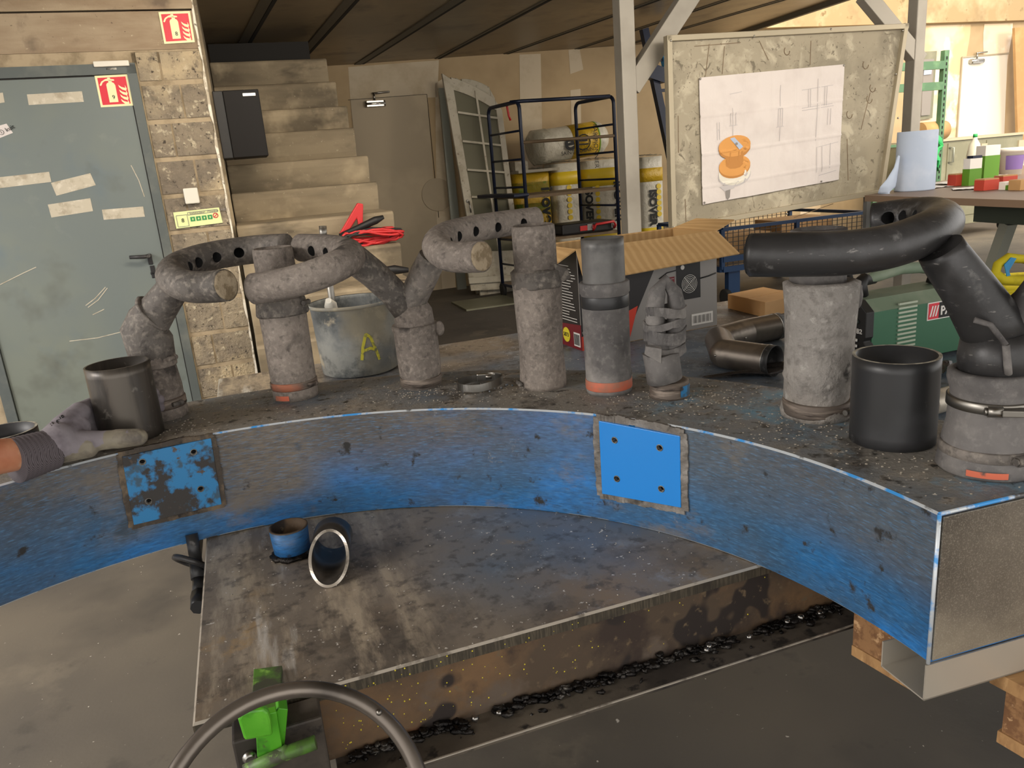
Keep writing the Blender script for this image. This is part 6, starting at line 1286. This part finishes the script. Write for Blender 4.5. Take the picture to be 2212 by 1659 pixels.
st_ = pe(.60, .12, .002); MB().lathe(st_, -ux, [(0, .026), (.001, .026)], 24).build('yellow_sticker', P['yellow'], o); text('sticker_number', '5873', st_ - ux*.0015 + uy*.022 - ZZ*.006, -uy, ZZ, .020, P['ink'], o)
MB().slab([pe(.80, .03, .002), pe(.97, .03, .002), pe(.97, .17, .002), pe(.80, .17, .002)], -ux, .0006).build('barcode_label', P['cardwhite'], o); mb = MB()
for k in range(9): mb.bar(pe(.815 + k*.017, .045, .0028), pe(.815 + k*.017, .155, .0028), .0012 + .0012*(k % 2), .0004, uy)
mb.build('barcode', P['ink'], o)
# plain carton
a0_, a1_ = ot(1652, 687), ot(1572, 667); u1 = (a1_-a0_).normalized(); u2_ = (ot(1700, 676) - a0_).normalized()
o = thing('small_carton', 'small flat plain brown carton in front of the blue cage cart', 'box', (a0_+a1_)/2)
w1, w2, hh = (a1_-a0_).length, .20, (zat(1652, 653, a0_) - ZT)
q = [a0_, a0_+u2_*w2, a0_+u2_*w2+u1*w1, a0_+u1*w1]; MB().hexa([c_ + ZZ*.001 for c_ in q] + [c_ + ZZ*hh for c_ in q]).build('carton_body', P['carton'], o, bevel=.002)
MB().bar((q[0]+q[3])/2 + ZZ*(hh+.0006), (q[1]+q[2])/2 + ZZ*(hh+.0006), .03, .001, u1).build('carton_tape', P['carton'], o)
# segmented elbow tube
r_ = pxr(ot(1600, 780), 62); zz = ZT + r_ + .001
def oz(x, y): return onz(x, y, zz)
o = thing('segmented_elbow', 'dark bright-edged stovepipe elbow made of segments', 'pipe elbow', ot(1590, 760))
pt_ = [oz(1655, 772), oz(1572, 762), oz(1544, 738), oz(1566, 722), oz(1610, 714), oz(1680, 702)]
pt_ = [oz(1660, 778), oz(1565, 764), oz(1553, 735), oz(1612, 718), oz(1672, 706)]
MB().tube(pt_[:2], r_, 32, cap=False).build('elbow_segment', P['wheel'], o); MB().tube(pt_[1:3], r_, 32, cap=False).build('elbow_segment', P['wheel'], o); MB().tube(pt_[2:4], r_, 32, cap=False).build('elbow_segment', P['wheel'], o); MB().tube(pt_[3:], r_, 32, cap=False).build('elbow_segment', P['wheel'], o)
MB().ball(pt_[1], r_*.995, 0, 28, 18).build('elbow_joint', P['wheel'], o); MB().ball(pt_[2], r_*.995, 0, 28, 18).build('elbow_joint', P['wheel'], o)
for a_, b_ in ((pt_[0], pt_[1]), (pt_[4], pt_[3])):
    d = (b_-a_).normalized(); MB().lathe(a_, -d, [(0, r_*1.0), (.02, r_*1.02), (.02, r_*.97), (0, r_*.95), (-.06, r_*.94), (-.06, .001)], 32, cap=False).build('elbow_collar', P['sootdark'], o); MB().tube([a_ + (d.orthogonal().normalized()*math.cos(i*.2617) + d.cross(d.orthogonal().normalized())*math.sin(i*.2617))*r_*1.01 + d*.0 for i in range(24)], .0012, 6, closed=True).build('collar_bead', P['chrome'], o)
for x, y in ((1610, 766), (1545, 768), (1611, 730)): MB().ball(onz(x, y, zz + .012), .0035).build('rivet', P['chrome'], o)
# black plastic film tail
mb = MB(); fa, fbb = ot(1520, 818), ot(1700, 812)
mb.grid(lambda i, j: fa*(1-i) + fbb*i + Vector((0, .05, 0))*(j-.5)*(.3+1.2*i) + ZZ*(.004 + .022*i*abs(math.sin(j*5+i*4)) + .01*i), 26, 12); o = mb.build('plastic_film', P['filmblack']); m_ = o.modifiers.new('thick', 'SOLIDIFY'); m_.thickness = .001
tag(o, 'twisted black plastic film below the stovepipe elbow', 'film')
# welder / plasma cutter
A0 = ot(1853, 800) ; cL_ = ot(1760, 812); wF, wR_ = ot(1880, 802), ot(2050, 770)
f0 = ot(1872, 806); d1_ = (ot(2045, 770) - f0).normalized(); d2_ = Vector((-d1_.y, d1_.x, 0)); Lw = .44; Ww = .17
hw = zat(1884, 655, f0) - ZT
o = thing('plasma_cutter', 'green plasma cutter with black front panel and carrying handle', 'machine', f0 + d1_*Lw/2 + d2_*Ww/2, math.atan2(d1_.y, d1_.x))
def wp(a, b, z): return f0 + d1_*a + d2_*b + ZZ*z
ch = .035
pr = [(0, .012), (0, hw-ch*.75), (ch, hw), (Ww-ch, hw), (Ww, hw-ch*.75), (Ww, .012)]
MB().poly([wp(.012, b, z) for b, z in pr], -d1_, Lw-.012).build('machine_case', P['machgreen'], o, bevel=.002)
mb = MB(); mb.hexa([wp(.01, -.0012, hw-ch*.75), wp(Lw, -.0012, hw-ch*.75), wp(Lw, ch, hw+.0012), wp(.01, ch, hw+.0012), wp(.01, ch*.0, hw-ch*.75-.001), wp(Lw, 0, hw-ch*.75-.001), wp(Lw, ch, hw-.001), wp(.01, ch, hw-.001)])
mb.hexa([wp(.01, ch, hw+.0), wp(Lw, ch, hw), wp(Lw, Ww-ch, hw), wp(.01, Ww-ch, hw), wp(.01, ch, hw+.002), wp(Lw, ch, hw+.002), wp(Lw, Ww-ch, hw+.002), wp(.01, Ww-ch, hw+.002)]); mb.build('dusty_lid', P['machlid'], o)
MB().poly([wp(-.012, b, z) for b, z in [(-.004, 0.008), (-.004, hw*.40), (.004, hw*.46), (-.002, hw*.52), (-.002, hw-ch*.7), (ch*.9, hw+.004), (Ww-ch*.9, hw+.004), (Ww+.003, hw-ch*.7), (Ww+.003, .008)]], -d1_, .028).build('front_panel', P['black'], o, bevel=.002)
mb = MB()
for k in range(11): mb.bar(wp(-.015, .035, .03 + k*.0125), wp(-.015, Ww-.03, .03 + k*.0125), .005, .004, ZZ)
mb.build('front_louvres', P['rubber'], o)
kb = wp(-.013, .085, hw*.74); mb = MB(); mb.tube([kb - d1_*.001 + (d2_*math.cos(a_) + ZZ*math.sin(a_))*.028 for a_ in [-.6 + i*.25 for i in range(18)]], .003, 6); mb.build('dial_scale', P['cool'], o)
MB().lathe(kb, -d1_, [(0, .017), (.014, .015), (.014, 0.001)], 24).build('control_knob', P['rubber'], o); MB().lathe(wp(-.013, .028, hw*.73), -d1_, [(0, .007), (.006, .006)], 14).build('indicator_lamp', P['benchbeam'], o)
mb = MB()
for k in range(5): mb.box(-.0018, .0018, -.004, .004, -.0035, .0035, Matrix.Translation(wp(-.0165, .026, hw*.47 - .016*k)))
mb.build('panel_marks', P['cardwhite'], o)
text('model_print', 'PPS 40 B2', wp(-.0135, .085, hw*.565), -d2_, ZZ, .0185, P['cardwhite'], o, bold=.0004)
mb = MB()
for k in range(12): mb.bar(wp(.10, -.001, .045 + .012*k), wp(.165, -.001, .045 + .012*k), .0055, .005, ZZ)
mb.build('side_louvres', P['vent'], o)
lz = hw*.60; MB().hexa([wp(.205, -.002, lz), wp(.40, -.002, lz), wp(.40, 0, lz), wp(.205, 0, lz), wp(.205, -.002, lz+.050), wp(.40, -.002, lz+.050), wp(.40, 0, lz+.050), wp(.205, 0, lz+.050)]).build('logo_border', P['cardwhite'], o)
MB().slab([wp(.208, -.0032, lz+.003), wp(.245, -.0032, lz+.003), wp(.245, -.0032, lz+.047), wp(.208, -.0032, lz+.047)], -d2_, .001).build('logo_red_field', P['signred'], o)
MB().slab([wp(.245, -.0032, lz+.003), wp(.397, -.0032, lz+.003), wp(.397, -.0032, lz+.047), wp(.245, -.0032, lz+.047)], -d2_, .001).build('logo_black_field', P['ink'], o)
mb = MB()
for k in range(3): mb.poly([wp(.211 + .010*k, -.004, lz+.010), wp(.216 + .010*k, -.004, lz+.010), wp(.224 + .010*k, -.004, lz+.040), wp(.219 + .010*k, -.004, lz+.040)], -d2_, .0005)
mb.build('logo_slashes', P['cardwhite'], o)
text('brand_print', 'PARKSIDE', wp(.250, -.004, lz+.012), d1_, ZZ, .0345, P['cardwhite'], o, bold=.0010)
mb = MB(); hz = hw + .003
MB().tube([wp(.05, Ww*.5, hz), wp(.04, Ww*.5, hz+.035), wp(.06, Ww*.5, hz+.045), wp(.10, Ww*.5, hz+.038)], [.022, .024, .018, .010], 14).build('handle_post', P['black'], o)
MB().tube([wp(.32, Ww*.5, hz), wp(.33, Ww*.5, hz+.035), wp(.31, Ww*.5, hz+.045), wp(.27, Ww*.5, hz+.05)], [.022, .022, .018, .012], 14).build('handle_post', P['black'], o)
mb.tube([wp(.05, Ww*.5, hz+.040), wp(.12, Ww*.5, hz+.050), wp(.19, Ww*.5, hz+.060), wp(.26, Ww*.5, hz+.054), wp(.32, Ww*.5, hz+.040)], [.014, .016, .017, .016, .014], 14); mb.build('carrying_handle', P['machlid'], o)
for a_, b_ in ((.04, .03), (.04, Ww-.03), (Lw-.05, .03), (Lw-.05, Ww-.03)): MB().bar(wp(a_-.02, b_, .006), wp(a_+.02, b_, .006), .03, .0115, d2_).build('machine_foot', P['rubber'], o)
# yellow sling
zc2 = ZT; cS = ot(2215, 640)
o = thing('lifting_sling', 'folded yellow lifting sling with a blue label at the right edge', 'sling', cS)
mb = MB()
for k in range(5): mb.tube([cS + Vector((.22*math.cos(a_), .13*math.sin(a_), .008 + .012*k + .002*math.sin(3*a_+k))) for a_ in [i*math.pi/14 for i in range(28)]], .011, 8, closed=True)
mb.build('sling_coil', P['slingy'], o)
L0 = cS + Vector((-.02, .06, .06))
lp = [onp_ for onp_ in (ony(2212, 560, 2.45), ony(2180, 556, 2.45), ony(2155, 572, 2.45), ony(2150, 592, 2.44), ony(2170, 605, 2.43), ony(2212, 607, 2.42), ony(2250, 600, 2.42), ony(2260, 575, 2.44))]
lp2 = MB(); k = len(lp)
lp2.tube(lp, .016, 10, closed=True).jitter(.004, 25).build('sling_eye', P['slingy'], o)
MB().poly([ony(2170, 572, 2.43), ony(2185, 556, 2.43), ony(2196, 558, 2.43), ony(2180, 585, 2.43), ony(2186, 605, 2.42), ony(2176, 600, 2.42)], Vector((0, -1, 0)), .004).build('sling_label', P['blue2'], o)
# pipes lying behind the loose black pipe
a_, b_ = ot(2010, 905), ot(2200, 865); 
def lying(x0, y0, x1, y1, w, m, name, label, cat='pipe'):
    p0_, p1_ = ot(x0, y0), ot(x1, y1); rr_ = pxr(p0_, w); d = (p1_-p0_).normalized()
    o = MB().pipe(p0_ + ZZ*(rr_+.001), d, (p1_-p0_).length, rr_, .003, 36).build(name, P[m]); tag(o, label, cat); return o
lying(2005, 898, 2170, 850, 52, 'stain', 'steel_pipe', 'pale steel pipe lying behind the loose black pipe')
lying(1838, 862, 1990, 838, 50, 'satin', 'steel_pipe', 'dull steel pipe lying in front of the plasma cutter')
mb = MB(); c_ = ot(2025, 850)
mb.grid(lambda i, j: ot(1830, 845)*(1-i) + ot(2060, 800)*i + Vector((.03, .08, 0))*(j-.5) + ZZ*(.008 + .035*abs(noise.noise(Vector((i*7, j*3, 1)))) ), 30, 12); o = mb.build('plastic_film', P['filmblack']); m_ = o.modifiers.new('thick', 'SOLIDIFY'); m_.thickness = .001; tag(o, 'crumpled black plastic film at the foot of the plasma cutter', 'film')
MBs = MB().hexa([c_ for c_ in (ot(1870, 903), ot(1900, 905), ot(1905, 885), ot(1872, 885))] + [c_ + ZZ*.02 for c_ in (ot(1870, 903), ot(1900, 905), ot(1905, 885), ot(1872, 885))])
# ================================================================== THE PERSON: forearm and gloved hand
def fused(name, caps, m, parent, vox=.0022, sm=6):
    mb = MB()
    for a_, ra_, b_, rb_ in caps:
        a_, b_ = Vector(a_), Vector(b_); n_ = 6; pts = [a_ + (b_-a_)*i/n_ for i in range(n_+1)]; rs = [ra_ + (rb_-ra_)*i/n_ for i in range(n_+1)]
        mb.tube(pts, rs, 18); mb.ball(a_, ra_, 0, 16, 12); mb.ball(b_, rb_, 0, 16, 12)
    o = mb.build(name, m, parent)
    r = o.modifiers.new('remesh', 'REMESH'); r.mode = 'VOXEL'; r.voxel_size = vox; r.use_smooth_shade = True
    s = o.modifiers.new('smooth', 'SMOOTH'); s.iterations = sm; s.factor = .5
    replace_eval(o)
    for p_ in o.data.polygons: p_.use_smooth = True
    return o
hp = pc; HR = rh_       # held pipe axis and radius
Wc = ony(52, 985, 1.17); Wk = ony(98, 972, 1.20); We = ony(-140, 1010, 1.06)
person = thing('person', 'bare forearm in a grey work glove gripping the dark pipe', 'person', Vector((Wc.x, Wc.y, ZB1)))
fw_ = MB(); d = (Wc - We)
def ovtube(P0, P1, r0_, r1_, sq, n_=14, seg=36, rib=0):
    d = (P1-P0); dn = d.normalized(); u_ = (ZZ - dn*dn.z).normalized(); s_ = dn.cross(u_); vs = []
    for i in range(n_+1):
        c_ = P0 + d*i/n_; r = r0_ + (r1_-r0_)*i/n_ + (rib*math.sin(i*2.1) if rib else 0)
        for k in range(seg): a_ = 2*math.pi*k/seg; vs.append(c_ + u_*math.cos(a_)*r + s_*math.sin(a_)*r*sq)
    fs = [(i*seg+k, i*seg+(k+1) % seg, (i+1)*seg+(k+1) % seg, (i+1)*seg+k) for i in range(n_) for k in range(seg)] + [tuple(range(seg))[::-1], tuple(n_*seg+k for k in range(seg))]
    m_ = MB(); m_.add(vs, fs, 0, True); return m_
ovtube(We - (Wc-We)*1.2, Wk, .040, .024, .85, 16).build('forearm', P['skin'], person)
glove = ovtube(Wc - (Wk-Wc)*.50 - ZZ*.003, Wk + (Wk-Wc)*.35 - ZZ*.002, .0372, .0335, .9, 26, 60, .0005)
g2 = glove; cf = glove.build('knit_cuff', P['knit'], person)
# palm and fingers wrap the far side, thumb along the near side
def around(ang, z, gap): return Vector((hp.x + math.cos(ang)*(HR+gap), hp.y + math.sin(ang)*(HR+gap), z))
zk = zat(180, 905, hp)
Kp = ony(168, 925, 1.26)
caps = []
wst = Wk
caps.append((wst, .029, ony(128, 950, 1.22), .029)); caps.append((wst + ZZ*.004, .024, ony(140, 930, 1.25), .026)); caps.append((ony(125, 965, 1.21), .024, ony(178, 962, 1.235), .021))
caps.append((ony(128, 950, 1.22), .027, ony(165, 925, 1.27), .023)); caps.append((ony(140, 925, 1.25), .024, ony(172, 890, 1.30), .018)); caps.append((ony(130, 975, 1.215), .020, ony(190, 968, 1.235), .017))
# knuckle row then curled fingers behind the pipe
kn = [(172, 884, 1.315, 1.045), (168, 903, 1.305, 1.022), (170, 925, 1.295, 1.002), (176, 945, 1.285, .984)]
for k, (x, y, Y, zf) in enumerate(kn):
    K0 = ony(x, y, Y); rf = [.0115, .012, .0115, .010][k]; zf = K0.z
    a0 = math.atan2(K0.y-hp.y, K0.x-hp.x)
    if a0 < 0: a0 += 2*math.pi
    caps.append((ony(140, 935 + 8*k, 1.25), .02, K0, rf+.002))
    a1, a2, a3 = 2.55, 1.75, [1.15, 1.0, 1.05, 1.25][k]
    j1, j2, j3 = around(a1, zf - .002, rf), around(a2, zf - .004, rf), around(a3, zf - .006, rf*.9)
    caps += [(K0, rf+.001, j1, rf), (j1, rf, j2, rf*.95), (j2, rf*.95, j3, rf*.85)]
# thumb
T0, T1, T2, T3 = ony(172, 955, 1.235), ony(212, 952, 1.25), ony(255, 948, 1.262), ony(300, 944, 1.272)
def push(p_, r_): 
    v_ = Vector((p_.x-hp.x, p_.y-hp.y, 0)); 
    if v_.length < HR + r_: v_ = v_.normalized()*(HR + r_)
    return Vector((hp.x+v_.x, hp.y+v_.y, p_.z))
T1, T2, T3 = push(T1, .0165), push(T2, .0165), push(T3, .0155)
caps += [(T0, .021, T1, .0175), (T1, .0170, T2, .0160), (T2, .0172, T3, .0150)]
for k in range(4):
    f_ = k/4; ca = T0*(1-f_) + T1*f_; caps.append((ca + Vector((.002, -.014, -.014)), .0062, ca + Vector((.006, -.019, .002)), .0042))
hand = fused('work_glove', caps, P['glove'], person, .0022, 5)
# soiled palm coating: thumb and heel of the hand
hand.data.materials.append(P['glovepalm']); Mi = MW[hand.name]
for p_ in hand.data.polygons:
    w_ = Mi @ p_.center
    dth = min(((w_ - T2).length), ((w_ - T3).length), ((w_ - T1).length + .012), (w_ - ony(190, 972, 1.215)).length + .008)
    if dth < .024 + .006*noise.noise(w_*60) or (w_.z < ony(150, 985, 1.2).z + .006*noise.noise(w_*50)): p_.material_index = 1
text('glove_print', '10', ony(122, 908, 1.20), RT - UPV*.0 + UPV*.45, UPV, .016, P['midprint'], person)
bpy.data.objects.remove(bpy.data.objects['glove_print'])
mb = MB()
def onhand(x, y):
    bpy.context.view_layer.update()
    d = ray(x, y).normalized(); I = Mi.inverted(); hit, loc, nrm, idx = hand.ray_cast(I @ C0, (I.to_3x3() @ d).normalized())
    return (Mi @ loc, Mi.to_3x3() @ nrm) if hit else (ony(x, y, 1.22), -FWD)
for seg_ in (((129, 901), (131, 905)), ((134, 897), (138, 901), (135, 903), (132, 899), (134, 897)), ((129, 906), (123, 908), (122, 912), (126, 915)), ((123, 911), (128, 910)), ((112, 912), (115, 916)), ((109, 916), (112, 920))):
    for a_, b_ in zip(seg_[:-1], seg_[1:]):
        A_, nA = onhand(*a_); D_, nD = onhand(*b_)
        if (D_-A_).length > 1e-5: mb.bar(A_ + nA*.0004, D_ + nD*.0004, .0010, .0008)
if mb.v: mb.build('glove_print', P['ink'], person)
# ================================================================== SUB-PARTS
bpy.context.view_layer.update()
def bn(o): return o.name.split('.')[0]
def ctr_of(o):
    v = [Vector(c) for c in o.bound_box]; return sum(v, Vector())/8
def sub(thing_name, kids, part):
    for t in [q for q in bpy.data.objects if bn(q) == thing_name and q.parent is None]:
        ps = [c for c in t.children if bn(c) == part]
        if not ps: continue
        for c in [c for c in t.children if c not in ps and (kids == '*' or bn(c) in kids)]:
            c.parent = min(ps, key=lambda p: (ctr_of(p) - ctr_of(c)).length)
sub('fire_extinguisher_sign', '*', 'sign_panel'); sub('evacuation_notice', '*', 'notice_panel'); sub('pinned_plan', [bn(c) for c in bpy.data.objects['pinned_plan'].children if bn(c) != 'pin'], 'plan_sheet')
sub('insulation_pack', ['yellow_wrap', 'yellow_band', 'lime_band', 'brand_print', 'dot_print'], 'pack_body'); sub('insulation_roll', ['yellow_wrap', 'lime_band', 'brand_print', 'wrap_print', 'round_print'], 'roll_body')
sub('casement_window', ['window_pane', 'glazing_bars', 'window_handle'], 'window_frame'); sub('tool_case', ['case_handle', 'case_badge', 'case_latch'], 'case_body')
sub('rolling_cabinet', ['cabinet_handle', 'cabinet_hinge'], 'cabinet_door'); sub('cage_cart', ['caster_wheel'], 'caster_fork')
sub('notice_board', ['screw_heads', 'board_scratches'], 'board_panel'); sub('rack_frame', ['rack_slot'], 'rack_upright')
sub('clamped_crook_pipe', ['clamp_housing', 'clamp_screw', 'band_slots'], 'clamp_band'); sub('hose_clamp', ['clamp_housing', 'clamp_screw'], 'clamp_band')
sub('plasma_cutter', ['logo_red_field', 'logo_black_field', 'logo_slashes', 'brand_print'], 'logo_border'); sub('plasma_cutter', ['front_louvres', 'dial_scale', 'control_knob', 'indicator_lamp', 'panel_marks', 'model_print'], 'front_panel')
sub('cardboard_box', ['dark_print', 'red_print', 'barcode_label', 'barcode', 'machine_picture', 'machine_picture_lines', 'machine_picture_gauge', 'red_text_block', 'text_lines', 'second_picture', 'second_picture_lines', 'cable_picture', 'wine_print', 'yellow_sticker', 'sticker_number'], 'box_side')
sub('segmented_elbow', ['rivet', 'elbow_joint'], 'elbow_segment'); sub('segmented_elbow', ['collar_bead'], 'elbow_collar'); sub('bucket', ['chalk_letter'], 'bucket_body')
sub('clamp_stand', ['rim_rivet', 'handwheel_spoke', 'wheel_hub'], 'handwheel_rim'); sub('clamp_stand', ['bar_bolt'], 'upright_bar'); sub('clamp_stand', ['weld_blob'], 'tommy_bar')
sub('arc_beam', ['threaded_hole', 'weld_seam'], 'mounting_plate'); sub('welding_table', ['weld_bead', 'weld_spatter', 'flange_arris'], 'channel_flange'); sub('welding_table', ['grinding_sparks_residue'], 'channel_web')
sub('person', ['glove_print', 'knit_cuff'], 'work_glove'); sub('lifting_sling', ['sling_label'], 'sling_eye')
for k in range(3):
    pass
sub('crook_pipe', ['packed_end'], 'nozzle_tube'); sub('fork_pipe', ['packed_end'], 'nozzle_tube'); sub('clamped_crook_pipe', ['packed_end'], 'nozzle_tube')
